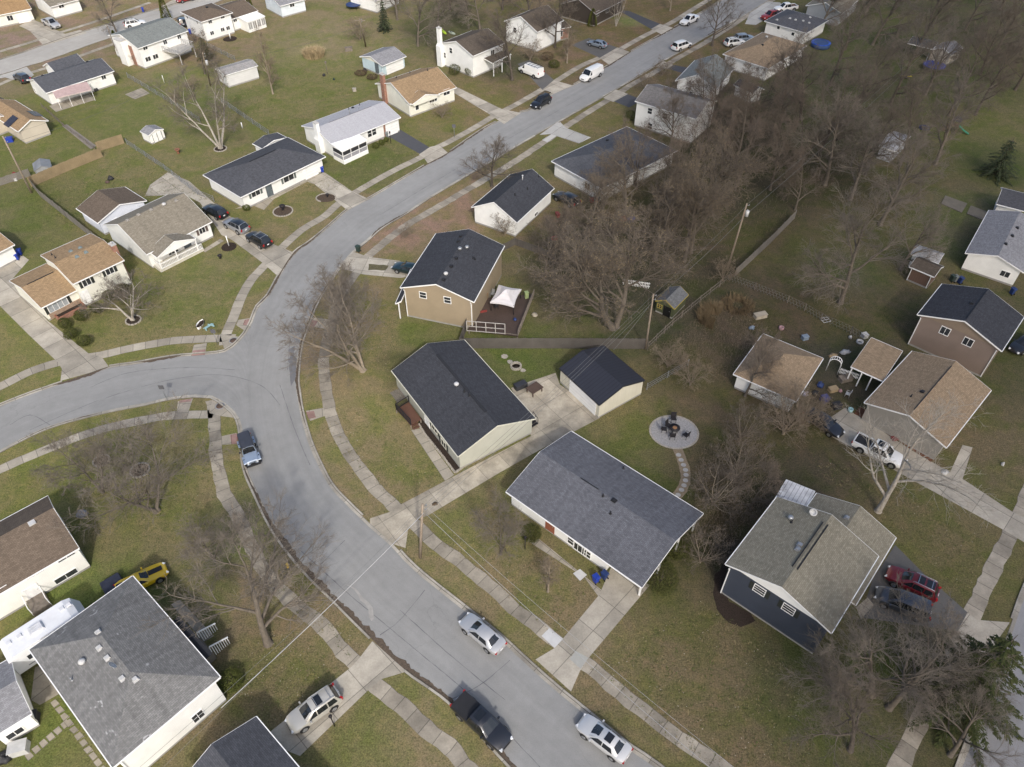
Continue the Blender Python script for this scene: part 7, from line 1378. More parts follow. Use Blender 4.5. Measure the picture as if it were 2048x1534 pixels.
def canopy():
    C4 = [G(980, 604, 2.25), G(1028, 613, 2.25), G(1043, 578, 2.25), G(997, 569, 2.25)]; c = sum(C4, Vector()) / 4; c.z = 0; t = thing('gazebo', 'pale grey fabric canopy standing on the dark wooden deck', 'gazebo', c); I = Matrix.Identity(4); b = MB(); top = []; ap = c + Vector((0, 0, 3.0))
    for i in range(4):
        a, e = C4[i], C4[(i + 1) % 4]; n = 8; prev = None; row = []
        for k in range(n + 1): f = k / n; p = a.lerp(e, f); p = p.lerp(c + Vector((0, 0, p.z)), .10 * math.sin(math.pi * f)); row.append(p)
        ia, ie = ap.lerp(Vector((a.x, a.y, 2.75)), .22), ap.lerp(Vector((e.x, e.y, 2.75)), .22); top.append(ia)
        for k in range(n):
            f0, f1 = k / n, (k + 1) / n; m0 = ia.lerp(ie, f0).lerp(row[k], .5) - Vector((0, 0, .12)); m1 = ia.lerp(ie, f1).lerp(row[k + 1], .5) - Vector((0, 0, .12))
            b.quad([row[k], row[k + 1], m1, m0], 0, None, True); b.quad([m0, m1, ia.lerp(ie, f1), ia.lerp(ie, f0)], 0, None, True); dn = Vector((0, 0, -.22)); b.quad([row[k] + dn, row[k + 1] + dn, row[k + 1], row[k]])
    b.build('canopy_cloth', M('canopy_grey', (.56, .54, .55), .8, .05), t, I); b = MB(); q = [p + Vector((0, 0, .10)) for p in top]; pk = ap + Vector((0, 0, .28))
    q = [pk + (p - pk) * 1.25 for p in q]; [b.quad([q[i], q[(i + 1) % 4], pk]) for i in range(4)]; b.build('vent_cap', M('canopy_grey2', (.60, .58, .59), .8, .05), t, I)
    for p in C4: b = MB(); q = p.lerp(c + Vector((0, 0, p.z)), .06); b.tube([(q.x, q.y, .7), (q.x, q.y, 2.3)], .045, 8); b.build('pole', DKRAIL, t, I)
canopy()
def chair(u, v, rz, label, mat=DKRAIL, z=0.0, s=1.0, name='patio_chair', group=None):
    p = G(u, v, z); t = thing(name, label, 'chair', (p.x, p.y, z), rz, group); b = MB(); b.box((0, 0, .42 * s), (.52 * s, .52 * s, .05)); b.build('seat', mat, t); b = MB(); b.box((0, -.25 * s, .72 * s), (.52 * s, .05, .6 * s), rot=Matrix.Rotation(R(10), 3, 'X')); b.build('backrest', mat, t)
    for i in (-1, 1):
        for j in (-1, 1): b = MB(); b.tube([(i * .22 * s, j * .22 * s, .42 * s), (i * .25 * s, j * .25 * s, 0)], .025, 6); b.build('leg', mat, t)
        b = MB(); b.tube([(i * .28 * s, -.22 * s, .66 * s), (i * .28 * s, .22 * s, .64 * s), (i * .28 * s, .24 * s, .42 * s)], .022, 6); b.build('armrest', mat, t)
    return t
def table(u, v, rz, L, W, h, label, mat, z=0.0, round_=False, name='patio_table'):
    p = G(u, v, z); t = thing(name, label, 'table', (p.x, p.y, z), rz); b = MB()
    if round_: b.lathe([(.02, h - .05), (L / 2, h - .05), (L / 2, h), (.02, h)], 20)
    else:
        k = 6; [b.box((0, -W / 2 + W * (i + .5) / k, h - .03), (L, W / k - .015, .06)) for i in range(k)]
    b.build('top', mat, t)
    for i in (-1, 1):
        for j in (-1, 1): b = MB(); b.box((i * (L / 2 - .15) * (.6 if round_ else 1), j * (W / 2 - .15) * (.6 if round_ else 1), h / 2 - .03), (.09, .09, h - .06)); b.build('leg', mat, t)
    return t
BRTAB = M('brown_table', (.085, .058, .045), .7); table(1069, 784, .72, 1.75, 1.35, .78, 'square brown wooden table on the concrete patio of the cream house', BRTAB)
def chest(u, v, rz, d, label, mat, name='storage_box', cat='storage box', z=0.0):
    p = G(u, v, z); t = thing(name, label, cat, (p.x, p.y, z), rz); b = MB(); b.box((0, 0, d[2] * .42), (d[0], d[1], d[2] * .84)); b.build('body', mat, t); l = MB(); l.box((0, 0, d[2] * .92), (d[0] + .06, d[1] + .06, d[2] * .16), taper=.94); l.build('lid', mat, t); return t
chest(1041, 775, .55, (1.55, .75, .72), 'black storage box at the edge of the concrete patio', M('black_resin', (.035, .036, .042), .5))
def firepit(u, v, label):
    p = G(u, v); t = thing('fire_pit', label, 'fire pit', (p.x, p.y, 0)); r = random.Random(5); b = MB()
    for k in range(2):
        for i in range(12): a = 6.283 * (i + .5 * k) / 12; b.box((.62 * math.cos(a), .62 * math.sin(a), .1 + .17 * k), (.3, .2, .16), rz=a + 1.57 + r.uniform(-.08, .08), taper=.9)
    b.build('stone_ring', STONE, t); b = MB(); b.lathe([(.02, .06), (.52, .05)], 14); b.build('ash', MULCH, t)
firepit(1032, 734, 'ring of pale stones, fire pit on the lawn behind the cream house')
for i, (u, v, s) in enumerate(((1009, 713, .45), (1020, 724, .4), (1046, 741, .35))): p = G(u, v); t = MB(); r = random.Random(i); t.prism([(p.x + s * r.uniform(.8, 1.1) * math.cos(a), p.y + s * r.uniform(.8, 1.1) * math.sin(a)) for a in [6.283 * k / 7 for k in range(7)]], 0, .06); t.build('flat_stone', STONE, None, None, label=('pale flat stone, the farthest from the fire pit', 'grey flat stone just left of the fire pit', 'pale stone slab lying right of the fire pit')[i], cat='stone')
# paved circle with fire table and chairs
pc = G(1348, 864); k = 40; circ = [(pc.x + 2.75 * math.cos(6.283 * i / k), pc.y + 2.5 * math.sin(6.283 * i / k)) for i in range(k)]; sheet('paved_circle', circ, .03, PAVER, world=True, **ST); sheet('paved_circle', [(1330, 885), (1372, 884), (1362, 898), (1345, 898)], .034, PAVER, **ST)
ribbon('paver_edge', circ + [circ[0]], .22, .05, STONE, 0, .3, **ST); ribbon('gravel_path', px([(1353, 893), (1362, 915), (1370, 940), (1370, 965), (1360, 985), (1345, 1003), (1338, 1012)]), 1.1, .015, litter('gravel', (.16, .125, .08), (.26, .21, .15), 7), .05, .5, **ST)
for i, (u, v) in enumerate(((1357, 910), (1362, 920), (1367, 930), (1371, 940), (1372, 950), (1371, 961), (1368, 971), (1363, 980), (1356, 990), (1349, 1000))): p = G(u, v); sheet('stepping_stone', [(p.x + .3 * math.cos(6.283 * j / 10), p.y + .28 * math.sin(6.283 * j / 10)) for j in range(10)], .03, M('pale_stepping_stone', (.36, .35, .33), .9), world=True, **ST)
ft = table(1348, 862, 0, 1.25, 1.25, .62, 'round black fire table in the centre of the paved circle', DKRAIL, 0, True, 'fire_table'); b = MB(); b.lathe([(.02, .64), (.22, .66), (.28, .63)], 12); b.build('burner', M('burner_copper', (.25, .14, .07)), ft)
for (u, v, rz, lb) in ((1346, 842, 3.1, 'black lounge chair behind the fire table, farthest on the paved circle'), (1327, 863, 4.6, 'black patio chair left of the fire table'), (1344, 876, -.1, 'black patio chair in front of the fire table'), (1371, 875, .7, 'black patio chair standing off to the right of the fire table'), (1336, 856, 4.0, 'black patio chair close to the fire table, far left')): chair(u, v, rz, lb, DKRAIL, .03, 1.15, group='chairs round the fire table')
# front deck of the cream house
fd = poly_deck('front_deck', 'red brown front deck with dark railing at the cream ranch house', [(792, 818), (818, 804), (842, 838), (822, 850)], .65, DECKR); railing(fd, [(822, 850), (793, 819), (818, 803)], .65, .95, DKRAIL, (.1, 1.0), .13); b = MB()
for i in range(3): p, q = G(818 + i * 4, 848 + i * 5, .5 - .17 * i), G(833 + i * 3, 842 + i * 5, .5 - .17 * i); b.bar(p, q, .3, .06)
b.build('steps', DECKR, fd, Matrix.Identity(4))
sheet('mulch_bed', [(840, 834), (872, 858), (932, 930), (910, 946), (848, 866), (836, 846)], .03, MULCH, jag=.05, **ST)
EDGE = MB(); Pn = resample([Vector(q) for q in px([(838, 850), (852, 872), (880, 906), (910, 946), (932, 931)])], 42)
for i, p in enumerate(Pn): EDGE.box((p.x, p.y, .09), (.26, .2, .18), rz=rnd.uniform(0, 3), taper=.85)
EDGE.build('stone_edging', STONE, None, None, label='row of pale edging stones along the front mulch bed of the cream house', cat='edging')
sheet('rock_bed', [(780, 786), (799, 776), (812, 796), (794, 806)], .03, GRAVEL, jag=.08, **ST)
b = MB(); p = G(1068, 852); t = thing('side_steps', 'black metal side steps at the back corner of the cream house', 'steps', (p.x, p.y, 0), .7)
for i in range(3): b.box((0, i * .28, .18 + .18 * i), (1.0, .28, .06))
b.build('tread', DKRAIL, t); b = MB(); [b.bar((s * .5, -.1, 1.0), (s * .5, .8, 1.5), .05) for s in (-1, 1)]; [b.bar((s * .5, y, 0), (s * .5, y, 1.0 + y * .55), .05) for s in (-1, 1) for y in (-.1, .35, .8)]; b.build('railing', DKRAIL, t)
# lawn ornaments by the junction
p = G(402, 652); t = thing('planter_boat', 'small white boat used as a planter on the corner lawn', 'planter', (p.x, p.y, 0), 1.45); b = MB(); L = [(-.8, .12), (-.5, .36), (0, .45), (.5, .34), (.95, .02)]
for (x0, w0), (x1, w1) in zip(L, L[1:]):
    for s in (-1, 1): b.quad([(x0, s * w0 * .6, .05), (x1, s * w1 * .6, .05), (x1, s * w1, .45), (x0, s * w0, .45)][::s])
    b.quad([(x0, -w0 * .6, .05), (x1, -w1 * .6, .05), (x1, w1 * .6, .05), (x0, w0 * .6, .05)])
b.quad([(-.8, .12, .45), (-.8, -.12, .45), (-.8, -.07, .05), (-.8, .07, .05)]); b.build('hull', WTRIM, t); b = MB(); b.prism([(-.7, -.15), (-.4, -.33), (.5, -.28), (.85, 0), (.5, .28), (-.4, .33), (-.7, .15)], .2, .34); b.build('soil', MULCH, t)
p = G(420, 657); t = thing('garden_bench', 'pale teal wooden bench frame tipped over beside the boat planter', 'bench', (p.x, p.y, 0), .9); TEAL = M('teal_paint', (.28, .44, .46), .6); b = MB(); b.box((0, 0, .4), (1.3, .12, .08)); b.box((-.1, .2, .4), (1.3, .1, .06)); b.build('seat', TEAL, t); b = MB(); b.box((.2, -.2, .55), (.12, 1.0, .1), rz=.3); b.build('backrest', TEAL, t); [(lambda m: (m.box((x, .05, .2), (.08, .35, .4)), m.build('leg', TEAL, t)))(MB()) for x in (-.55, .55)]
# play things
def trampoline(u, v, rad, label, edge, net=True):
    p = G(u, v); t = thing('trampoline', label, 'trampoline', (p.x, p.y, 0)); b = MB(); b.lathe([(.02, .86), (rad * .86, .86)], 24); b.build('mat', M('trampoline_mat', (.012, .012, .014), .6), t); b = MB(); b.lathe([(rad * .86, .87), (rad * .88, .92), (rad, .90), (rad, .80)], 24); b.build('pad', edge, t)
    for i in range(6):
        a = 6.283 * i / 6; b = MB(); b.tube([(rad * .97 * math.cos(a), rad * .97 * math.sin(a), 0), (rad * .97 * math.cos(a), rad * .97 * math.sin(a), 2.6 if net else .85)], .03, 6); b.build('pole', GREYM if net else DKRAIL, t)
trampoline(1866, 138, 2.2, 'big round trampoline with blue edge below the beige play shed', BLUE); trampoline(708, 16, 1.8, 'dark blue rimmed trampoline near the top edge by the conifer', BLUE2, False)
p = G(1640, 93); t = thing('covered_pool', 'round raised pool under a bright blue cover', 'pool', (p.x, p.y, 0)); b = MB(); b.lathe([(2.0, 0), (2.0, .9)], 24); b.build('wall', M('pool_wall', (.05, .09, .2)), t); b = MB(); b.lathe([(2.08, .85), (2.05, .95), (1.2, .86), (.02, .8)], 24); b.build('cover', M('pool_cover', (.03, .09, .42), .35, .4, 1.2), t)
p = G(1848, 257); t = thing('paddling_pool', 'small blue paddling pool full of leaves on the far lawn', 'pool', (p.x, p.y, 0)); b = MB(); b.lathe([(.9, 0), (.95, .28), (.86, .3), (.84, .1)], 20); b.build('wall', BLUE2, t); b = MB(); b.lathe([(.02, .1), (.84, .1)], 20); b.build('leaves', LEAF, t)
def kayak(u, v, u2, v2, label, mat): p, q = G(u, v, .2), G(u2, v2, .2); c = (p + q) / 2; d = q - p; L = d.length; t = thing('kayak', label, 'kayak', (c.x, c.y, 0), math.atan2(d.y, d.x)); b = MB(); b.tube([(-L / 2, 0, .25), (-L * .3, 0, .22), (0, 0, .2), (L * .3, 0, .22), (L / 2, 0, .25)], [.03, .26, .34, .26, .03], 10); b.build('hull', mat, t); b = MB(); b.lathe([(.02, .5), (.26, .5), (.3, .54), (.32, .5)], 14, sx=1.5); b.build('cockpit', DKRAIL, t)
kayak(880, 57, 893, 69, 'lime green kayak lying behind the white house with tall chimney', M('lime_plastic', (.42, .60, .05), .5)); kayak(896, 63, 911, 69, 'grey green kayak beside the lime green one', M('sage_plastic', (.30, .34, .28), .5))
p = G(1905, 262); t = thing('play_set', 'wooden climbing frame with green slide on the far right lawn', 'play set', (p.x, p.y, 0), -.6); b = MB(); [b.box((x, y, 1.1), (.12, .12, 2.2)) for x in (-.6, .6) for y in (-.6, .6)]; b.build('posts', M('play_wood', (.20, .14, .085)), t); b = MB(); b.box((0, 0, 1.2), (1.3, 1.3, .1)); b.build('platform', M('play_wood', (.20, .14, .085)), t); b = MB(); b.box((0, 0, 2.5), (1.6, 1.6, .7), taper=.15); b.build('roof', M('dark_canvas', (.05, .05, .07)), t); b = MB(); b.bar((.65, 0, 1.25), (1.6, 0, .65), .5, .08); b.bar((1.6, 0, .65), (2.7, 0, .2), .5, .08); b.build('slide', M('slide_green', (.03, .20, .11), .4), t); b = MB(); b.bar((-.6, -.2, 1.3), (-1.7, -.9, .1), .9, .08); b.build('ramp', M('play_wood', (.20, .14, .085)), t)
p = G(1812, 157); t = thing('seesaw', 'bright yellow seesaw left of the blue edged trampoline', 'seesaw', (p.x, p.y, 0), .25); b = MB(); b.box((0, 0, .5), (2.4, .3, .1), rot=Matrix.Rotation(R(8), 3, 'Y')); b.build('beam', M('toy_yellow', (.6, .5, .03)), t); b = MB(); b.box((0, 0, .24), (.3, .4, .48), taper=.4); b.build('base', DKRAIL, t)
# far right yard slabs and clutter of the back yards
for (q, lb) in (([(1882, 408), (1890, 392), (1934, 408), (1923, 426)], 'concrete slab, left one on the lawn by the grey roofed white house'), ([(1933, 428), (1941, 412), (1983, 428), (1972, 444)], 'concrete slab, right one on the lawn by the grey roofed white house')): b = MB(); b.prism(px(q), 0, .12); b.build('concrete_slab', CONC, None, None, label=lb, cat='slab')
def lump(u, v, d, label, mat, name, cat, z=0.0, rz=.3, kind='box'):
    p = G(u, v, z); t = thing(name, label, cat, (p.x, p.y, z), rz); r = random.Random(int(u * v)); b = MB()
    if kind == 'box': b.box((0, 0, d[2] / 2), d, taper=.92); b.build('body', mat, t); c = MB(); c.box((0, 0, d[2] + .03), (d[0] + .04, d[1] + .04, .06)); c.build('lid', mat, t)
    elif kind == 'soft':
        b.lathe([(.02, 0), (.46, .02), (.5, .3), (.4, .7), (.15, .95), (.02, 1)], 12); b.v = [(x * d[0] * r.uniform(.65, 1.25), y * d[1] * r.uniform(.65, 1.25), zz * d[2] * r.uniform(.45, .95)) for (x, y, zz) in b.v]; b.build('body', mat, t)
    elif kind == 'ring': b.lathe([(d[0] * .3, 0), (d[0] * .5, .03), (d[0] * .5, d[2]), (d[0] * .3, d[2]), (d[0] * .3, 0)], 16); b.build('body', mat, t)
    elif kind == 'frame':
        for i in (-1, 0, 1): b.box((i * d[0] / 2, 0, d[2] / 2), (.06, d[1], .06)); b.box((0, i * d[1] / 2, d[2] / 2), (d[0], .06, .06))
        b.build('frame', mat, t)
    return t
TARP = M('blue_tarp', (.19, .24, .30), .5); SOFA = M('old_couch', (.36, .32, .25), .9); PINK = M('pink_plastic', (.34, .21, .22), .5); WPL = M('white_plastic', (.45, .45, .44), .5); ORNG = M('orange_plastic', (.26, .11, .06), .5); BLKP = M('black_junk', (.03, .03, .032), .6); CARD = M('cardboard', (.30, .23, .14), .9); PURP = M('purple_plastic', (.07, .07, .16), .5); REDP = M('red_plastic', (.20, .04, .035), .5)
for (u, v, d, lb, mt, nm, ct, kd) in (
 (1520, 634, (1.7, .85, .5), 'old cream mattress lying in the back yard below the reeds', SOFA, 'mattress', 'mattress', 'box'), (1503, 657, (.9, .7, .6), 'pale blue crumpled tarp on the bare yard', TARP, 'tarp', 'tarp', 'soft'), (1651, 640, (1.1, .9, .05), 'white window frame leaning near the wire fence', WPL, 'window_frame', 'window frame', 'frame'), (1562, 658, (.7, .7, .35), 'pink and white toy near the top of the tan garage', PINK, 'toy', 'toy', 'ring'), (1609, 678, (.8, .6, .5), 'pale blue tub behind the tan garage', TARP, 'tub', 'tub', 'box'),
 (1728, 674, (.7, .7, .5), 'white box by the end of the wire fence', WPL, 'box', 'box', 'box'), (1719, 685, (.9, .9, .25), 'white tyre planter left of the tan porch roof', WPL, 'tyre_planter', 'planter', 'ring'), (1700, 676, (.5, .5, .6), 'white sack on the bare soil of the cluttered yard', WPL, 'sack', 'sack', 'soft'), (1690, 705, (1.5, .8, .4), 'white crumpled sheet heap on the bare soil', WPL, 'sheet_heap', 'heap', 'soft'), (1665, 712, (1.3, .7, .5), 'tan heap of cardboard by the tan garage corner', CARD, 'cardboard_heap', 'heap', 'soft'),
 (1640, 772, (.9, .8, .8), 'dark blue covered item by the tan garage corner', BLUE2, 'covered_item', 'box', 'soft'), (1665, 781, (1.1, .7, .4), 'cardboard box lying in the clutter', CARD, 'cardboard_box', 'box', 'box'), (1648, 802, (.8, .8, .7), 'purple plastic tub in the clutter', PURP, 'tub', 'tub', 'box'), (1672, 815, (1.0, .8, .6), 'dark grey plastic tub above the dark sedan', BLKP, 'tub', 'tub', 'box'), (1610, 790, (.8, .6, .7), 'pale lilac bag against the tan garage wall', M('lilac', (.36, .36, .48)), 'bag', 'bag', 'soft'), (1680, 783, (.5, .5, .5), 'small pink toy in the clutter', PINK, 'toy', 'toy', 'soft'), (1630, 787, (.9, .7, .6), 'black covered mower in the clutter', BLKP, 'covered_mower', 'mower', 'soft'), (1690, 760, (1.6, .9, .5), 'weathered planks stacked under the porch edge', WOODB, 'plank_stack', 'planks', 'box'), (1700, 822, (.6, .6, .4), 'teal basket at the mulch strip', TEAL, 'basket', 'basket', 'ring'), (1790, 878, (.9, .5, .2), 'red tool case beside the white crew pickup', REDP, 'tool_case', 'case', 'box'),
 (1852, 893, (1.3, .9, .5), 'old armchair outside the brown tan roofed house', SOFA, 'armchair', 'armchair', 'box'), (985, 575, (1.0, .7, .8), 'black covered grill by the wall of the tan house', BLKP, 'covered_grill', 'grill', 'soft'), (1030, 640, (.5, .5, .5), 'dark blue pot on the deck boards', BLUE2, 'pot', 'pot', 'soft'), (967, 624, (.9, .2, .15), 'red toy lying on the deck', REDP, 'toy', 'toy', 'box'), (1053, 595, (.5, .5, .9), 'lime green chair at the deck rail', M('lime_green', (.26, .32, .15)), 'folded_chair', 'chair', 'box'), (1069, 630, (.9, .9, .4), 'pale folded parasol cover outside the deck rail', SOFA, 'parasol_cover', 'cover', 'soft'), (994, 548, (.6, .6, .5), 'white pot on the gravel behind the tan house', WPL, 'pot', 'pot', 'ring'), (1000, 533, (.7, .7, .5), 'black pot on the gravel behind the tan house', BLKP, 'pot', 'pot', 'soft'),
 (1115, 432, (.5, .9, .5), 'red toy car in the yard behind the white gabled house', REDP, 'toy_car', 'toy', 'box'), (1160, 405, (.9, .5, .7), 'yellow toy in the yard behind the white gabled house', M('toy_yellow', (.6, .5, .03)), 'toy', 'toy', 'soft'), (1188, 402, (1.4, .9, .4), 'red sandbox in the yard behind the white gabled house', REDP, 'sandbox', 'sandbox', 'box'), (1108, 480, (.9, .4, .5), 'red and white cart under the low budding tree', REDP, 'garden_cart', 'cart', 'box'), (1262, 442, (1.1, .7, .5), 'blue tub under the budding tree', BLUE, 'tub', 'tub', 'box'), (1245, 440, (1.0, .8, .6), 'orange red play tub under the budding tree', ORNG, 'tub', 'tub', 'box'),
 (222, 359, (1.1, .8, .9), 'black covered grill on the left lawn', BLKP, 'covered_grill', 'grill', 'soft'), (215, 365, (.7, .7, .5), 'brown pot beside the black covered grill', M('brown_pot', (.09, .06, .05)), 'pot', 'pot', 'soft'), (648, 152, (.6, .6, .7), 'black compost bin below the bird feeder', BLKP, 'compost_bin', 'bin', 'soft'), (668, 160, (.4, .4, .6), 'dark green lantern pot on the upper lawn', GRN, 'pot', 'pot', 'soft'), (709, 182, (.7, .7, .5), 'stone birdbath slab on the upper lawn', STONE, 'birdbath', 'birdbath', 'box'), (730, 143, (1.0, .7, .9), 'black kettle grill at the pale blue garage', BLKP, 'kettle_grill', 'grill', 'soft'), (698, 102, (1.6, .6, .8), 'dark garden shelf with white pots near the pole', WOODB, 'garden_shelf', 'shelf', 'box'), (192, 182, (1.0, .7, .9), 'black grill at the wall of the pink awning house', BLKP, 'covered_grill', 'grill', 'soft'), (20, 283, (1.3, .9, .7), 'bright blue tub inside the solar roofed carport', BLUE, 'tub', 'tub', 'box'), (24, 360, (1.8, 1.2, .4), 'white table top among the left edge clutter', WPL, 'table_top', 'table', 'box'), (28, 347, (.6, .6, .4), 'red pot among the left edge clutter', REDP, 'pot', 'pot', 'soft'),
 (42, 1500, (1.4, 1.0, .8), 'pale covered table outside the lower left outbuilding', WPL, 'covered_table', 'table', 'box'), (8, 1518, (1.5, 1.2, .9), 'dark grey covered item in the lower left corner', BLKP, 'covered_item', 'box', 'soft'), (165, 1030, (1.2, .9, .8), 'grey covered grill at the gable of the brown roofed white house', M('cover_grey', (.30, .31, .34)), 'covered_grill', 'grill', 'soft'), (65, 1440, (1.2, .9, .8), 'black tub with yellow handle by the lower left outbuilding', BLKP, 'tub', 'tub', 'box'), (1525, 770, (.1, 2.6, .1), 'white pole lying against the tan garage wall', WPL, 'white_pole', 'pole', 'box'), (1890, 945, (.9, .7, .4), 'white bucket heap at the walk of the right drive', WPL, 'bucket', 'bucket', 'soft'), (2004, 930, (.4, .4, .6), 'small white post lamp on the right lawn', WPL, 'lamp', 'lamp', 'soft'), (870, 1008, (.7, .5, .15), 'tuft of weeds in the drive by the utility pole', BROWNG, 'weed_clump', 'weeds', 'soft')): lump(u, v, d, lb, mt, nm, ct, 0.7 if 'deck' in lb and 'outside' not in lb else 0, kind=kd)
chair(1694, 792, 1.0, 'white plastic chair tipped beside the red mulch strip', WPL, name='garden_chair'); chair(560, 378, .4, 'small dark chair on the porch of the dark hip roofed house', DKRAIL, .1); chair(970, 597, 2.0, 'orange wooden chair on the deck by the tan house wall', M('orange_wood', (.24, .12, .045)), .7); chair(985, 592, 2.6, 'grey chair on the deck beside the canopy', GREYM, .7); chair(992, 617, .5, 'black chair on the deck in front of the canopy', DKRAIL, .7); table(1010, 593, .2, 1.5, .9, .75, 'dark table under the grey canopy', DKRAIL, .7)
p = G(1664, 742); t = thing('garden_arch', 'white arched garden gate between tan garage and tan porch', 'arch', (p.x, p.y, 0), -.5); b = MB(); [b.tube([(-.7, y, 0), (-.7, y, 1.5)] + [(-.7 * math.cos(a), y, 1.5 + .7 * math.sin(a)) for a in [.4, .8, 1.2, 1.57, 1.95, 2.35, 2.75]] + [(.7, y, 1.5), (.7, y, 0)], .045, 6) for y in (-.3, .3)]; [b.bar((-.7 * math.cos(a), -.3, 1.5 + .7 * math.sin(a)), (-.7 * math.cos(a), .3, 1.5 + .7 * math.sin(a)), .05) for a in (.4, .8, 1.2, 1.57, 1.95, 2.35, 2.75)]; b.build('arch', WTRIM, t); b = MB(); [b.box((.9 + i * .16, 0, .45), (.07, .03, .9)) for i in range(14)]; b.bar((.8, 0, .7), (3.1, 0, .7), .06); b.bar((.8, 0, .25), (3.1, 0, .25), .06); b.build('picket_panel', WTRIM, t)
p = G(1272, 573); t = thing('picket_panels', 'white picket panels under the twin trunked giant tree', 'fence', (p.x, p.y, 0), -.25); b = MB(); [b.box((-1.8 + i * .22, 0, .5), (.09, .03, 1.0)) for i in range(17)]; b.build('pickets', WTRIM, t); b = MB(); [b.bar((-1.9, .04, z), (1.9, .04, z), .07) for z in (.3, .8)]; b.build('rail', WTRIM, t)
chest(1240, 577, .25, (1.6, .6, .8), 'low tan board stack behind the white picket panels', TANF, 'board_stack', 'boards') if False else None
# loose leaves, sticks and litter on the lawns, and the brushy ground cover of the woods (nobody could count them)
def scatter(name, n, mat, region, size, seed, up=False, hmax=.6):
    r = random.Random(seed); b = MB(); P = [px(q) for q in region]
    bx = [(min(p[0] for p in q), max(p[0] for p in q), min(p[1] for p in q), max(p[1] for p in q)) for q in P]; k = 0
    block = [DR[d] for d in DR if not d.startswith('w')]
    while k < n:
        i = r.randrange(len(P)); x, y = r.uniform(bx[i][0], bx[i][1]), r.uniform(bx[i][2], bx[i][3])
        if not inside((x, y), P[i]): k += .05; continue
        k += 1
        if up: h = r.uniform(.15, hmax); dx, dy = r.gauss(0, .25) * h, r.gauss(0, .25) * h; b.tube([(x, y, 0), (x + dx, y + dy, h)], [.012, .006], 3, 0, False, False)
        else: s = size * r.uniform(.5, 1.5); a = r.uniform(0, 6.28); z = .012 + r.random() * .02; c_, s_ = math.cos(a) * s, math.sin(a) * s; b.quad([(x - c_, y - s_, z), (x + s_ * .5, y - c_ * .5, z + .01), (x + c_, y + s_, z), (x - s_ * .5, y + c_ * .5, z)])
    b.build(name, mat, None, None, kind='stuff')
LAWNS = [[(1180, 1340), (1400, 1200), (1560, 1300), (1640, 1534), (1400, 1534)], [(850, 1060), (1020, 1090), (1180, 1190), (1110, 1270)], [(640, 860), (720, 800), (890, 960), (790, 1010)], [(480, 1000), (520, 1100), (740, 1280), (700, 1320), (540, 1180)], [(540, 1220), (680, 1330), (560, 1450), (440, 1380)], [(640, 620), (800, 600), (780, 740), (660, 740)], [(0, 960), (420, 850), (440, 1000), (330, 1100), (150, 1000)], [(1620, 900), (1760, 950), (1980, 1080), (1930, 1200), (1800, 1060), (1640, 950)]]
scatter('fallen_leaves', 2200, M('dead_leaf', (.18, .135, .085), .9, .3), LAWNS, .055, 5); scatter('fallen_leaves', 500, M('pale_leaf', (.42, .38, .30), .9, .2), LAWNS, .05, 6)
WOODS = [[(1180, 420), (1340, 330), (1560, 200), (1720, 90), (1800, 140), (1680, 380), (1560, 470), (1440, 560), (1300, 640), (1200, 560)], [(1400, 900), (1520, 860), (1560, 960), (1440, 1130), (1380, 1080)], [(1310, 700), (1460, 590), (1560, 700), (1460, 760)]]
scatter('fallen_leaves', 3000, M('dead_leaf', (.18, .135, .085), .9, .3), WOODS, .09, 7); scatter('undergrowth', 6000, TW_TAN, WOODS, .1, 8, True, .9)
LEFT = [[(130, 640), (300, 560), (500, 540), (450, 650), (250, 690), (190, 690)], [(80, 400), (280, 300), (420, 400), (300, 400), (150, 470)], [(420, 210), (600, 130), (720, 180), (600, 250), (540, 270)], [(600, 380), (700, 320), (840, 300), (720, 380)], [(720, 560), (940, 400), (860, 460), (780, 520)]]
def tufts(name, n, mat, region, seed):
    r = random.Random(seed); b = MB(); P = [px(q) for q in region]; bx = [(min(p[0] for p in q), max(p[0] for p in q), min(p[1] for p in q), max(p[1] for p in q)) for q in P]; ar = [(q[1] - q[0]) * (q[3] - q[2]) for q in bx]; k = 0; tries = 0
    while k < n and tries < n * 8:
        tries += 1; i = r.choices(range(len(P)), ar)[0]; x, y = r.uniform(bx[i][0], bx[i][1]), r.uniform(bx[i][2], bx[i][3])
        if not inside((x, y), P[i]): continue
        k += 1; R_ = r.uniform(.08, .28)
        for _ in range(6):
            a = r.uniform(0, 6.28); c = Vector((x + R_ * math.cos(a) * r.random(), y + R_ * math.sin(a) * r.random(), 0)); d = Vector((math.cos(a), math.sin(a), 0)); w = Vector((-d.y, d.x, 0)) * r.uniform(.015, .035); h = r.uniform(.06, .15); e = c + d * h * 1.1 + Vector((0, 0, h)); b.quad([c - w, c + w, e])
    b.build(name, mat, None, None, kind='stuff')
tufts('grass_tufts', 4000, foliage('tuft_dry', (.16, .135, .07), (.24, .20, .11)), LAWNS + LEFT, 31); tufts('grass_tufts', 4000, foliage('tuft_green', (.07, .085, .026), (.11, .125, .04)), LAWNS + LEFT, 32)
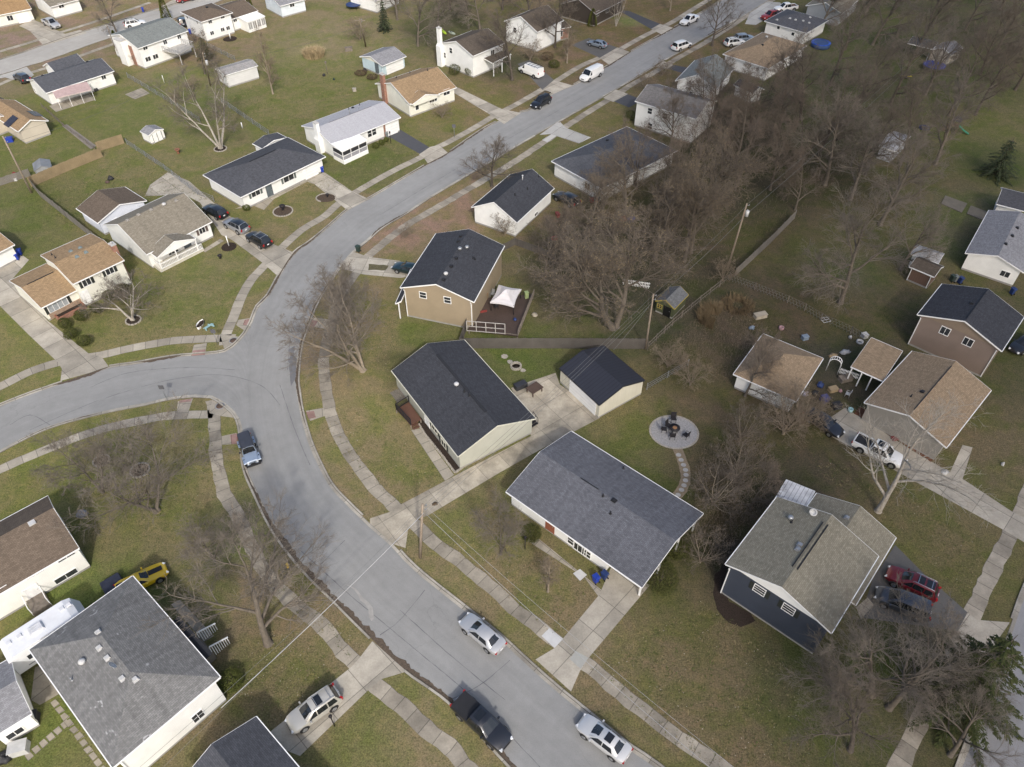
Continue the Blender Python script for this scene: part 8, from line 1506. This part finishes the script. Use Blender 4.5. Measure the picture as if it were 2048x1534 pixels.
# ------------------------------------------------------------------ the thin cloud added unseen, high behind the camera, to shade the right half
def shade_cloud():
    r = random.Random(3); Z = 460.0; el, az = R(40), R(13); dx, dy = math.sin(az) * Z / math.tan(el), -math.cos(az) * Z / math.tan(el)
    t = NT('shade_cloud_vapour'); t.bsdf.inputs['Base Color'].default_value = (.9, .9, .9, 1); t.bsdf.inputs['Roughness'].default_value = 1; t.bsdf.inputs['Alpha'].default_value = .48
    mb = MB()
    n = 72; cx, cy, rx, ry = 142, 110, 130, 230; ph = [r.uniform(0, 6.28) for _ in range(4)]
    mb.lathe([(.01, -.12), (.5, -.11), (.85, -.07), (.97, -.03), (1, 0), (.93, .07), (.7, .15), (.4, .2), (.01, .24)], n)
    for i in range(len(mb.v)):
        x, y, z = mb.v[i]; a = math.atan2(y, x); k = (abs(math.cos(a)) ** 5 + abs(math.sin(a)) ** 5) ** -.2 * (1 + .035 * math.sin(5 * a + ph[0]) + .025 * math.sin(11 * a + ph[1]) + .015 * math.sin(23 * a + ph[2])); mb.v[i] = (cx + dx + x * rx * k, cy + dy + y * ry * k, Z + z * 90 + 6 * math.sin(x * 9 + ph[3]) * math.sin(y * 11))
    mb.build('shade_cloud', t.mat, None, None, kind='stuff')
shade_cloud()
SUN_E, SUN_A, SKY_S, EXPO = 1.9, 2.8, .15, .46
# ------------------------------------------------------------------ camera, light
cam = bpy.data.cameras.new('camera'); co = bpy.data.objects.new('camera', cam); COL.objects.link(co)
cam.sensor_width = 36; cam.lens = FPX / 2048 * 36; cam.clip_end = 9000; cam.clip_start = .5
co.location = CAM; co.rotation_euler = (math.pi / 2 - PITCH, 0, 0); sc.camera = co
AZ, EL = R(13), R(40)          # the sun stands behind the camera, a little to its right
sd = Vector((math.sin(AZ) * math.cos(EL), -math.cos(AZ) * math.cos(EL), math.sin(EL)))
sun = bpy.data.lights.new('sun', 'SUN'); sun.energy = SUN_E; sun.angle = R(SUN_A); sun.color = (1, .972, .925)
so = bpy.data.objects.new('sun', sun); COL.objects.link(so); so.rotation_euler = sd.to_track_quat('Z', 'Y').to_euler(); so.location = (0, 0, 200)
w = bpy.data.worlds.new('World'); sc.world = w; w.use_nodes = True
sky = w.node_tree.nodes.new('ShaderNodeTexSky'); sky.sky_type = 'NISHITA'; sky.sun_disc = False; sky.sun_elevation = EL; sky.sun_rotation = math.atan2(sd.x, sd.y); sky.air_density = .95; sky.dust_density = 4.0; sky.ozone_density = .8
bg = w.node_tree.nodes['Background']; bg.inputs[1].default_value = SKY_S; w.node_tree.links.new(sky.outputs[0], bg.inputs[0])
sc.view_settings.view_transform = 'Standard'; sc.view_settings.look = 'None'; sc.view_settings.exposure = EXPO; sc.view_settings.gamma = 1
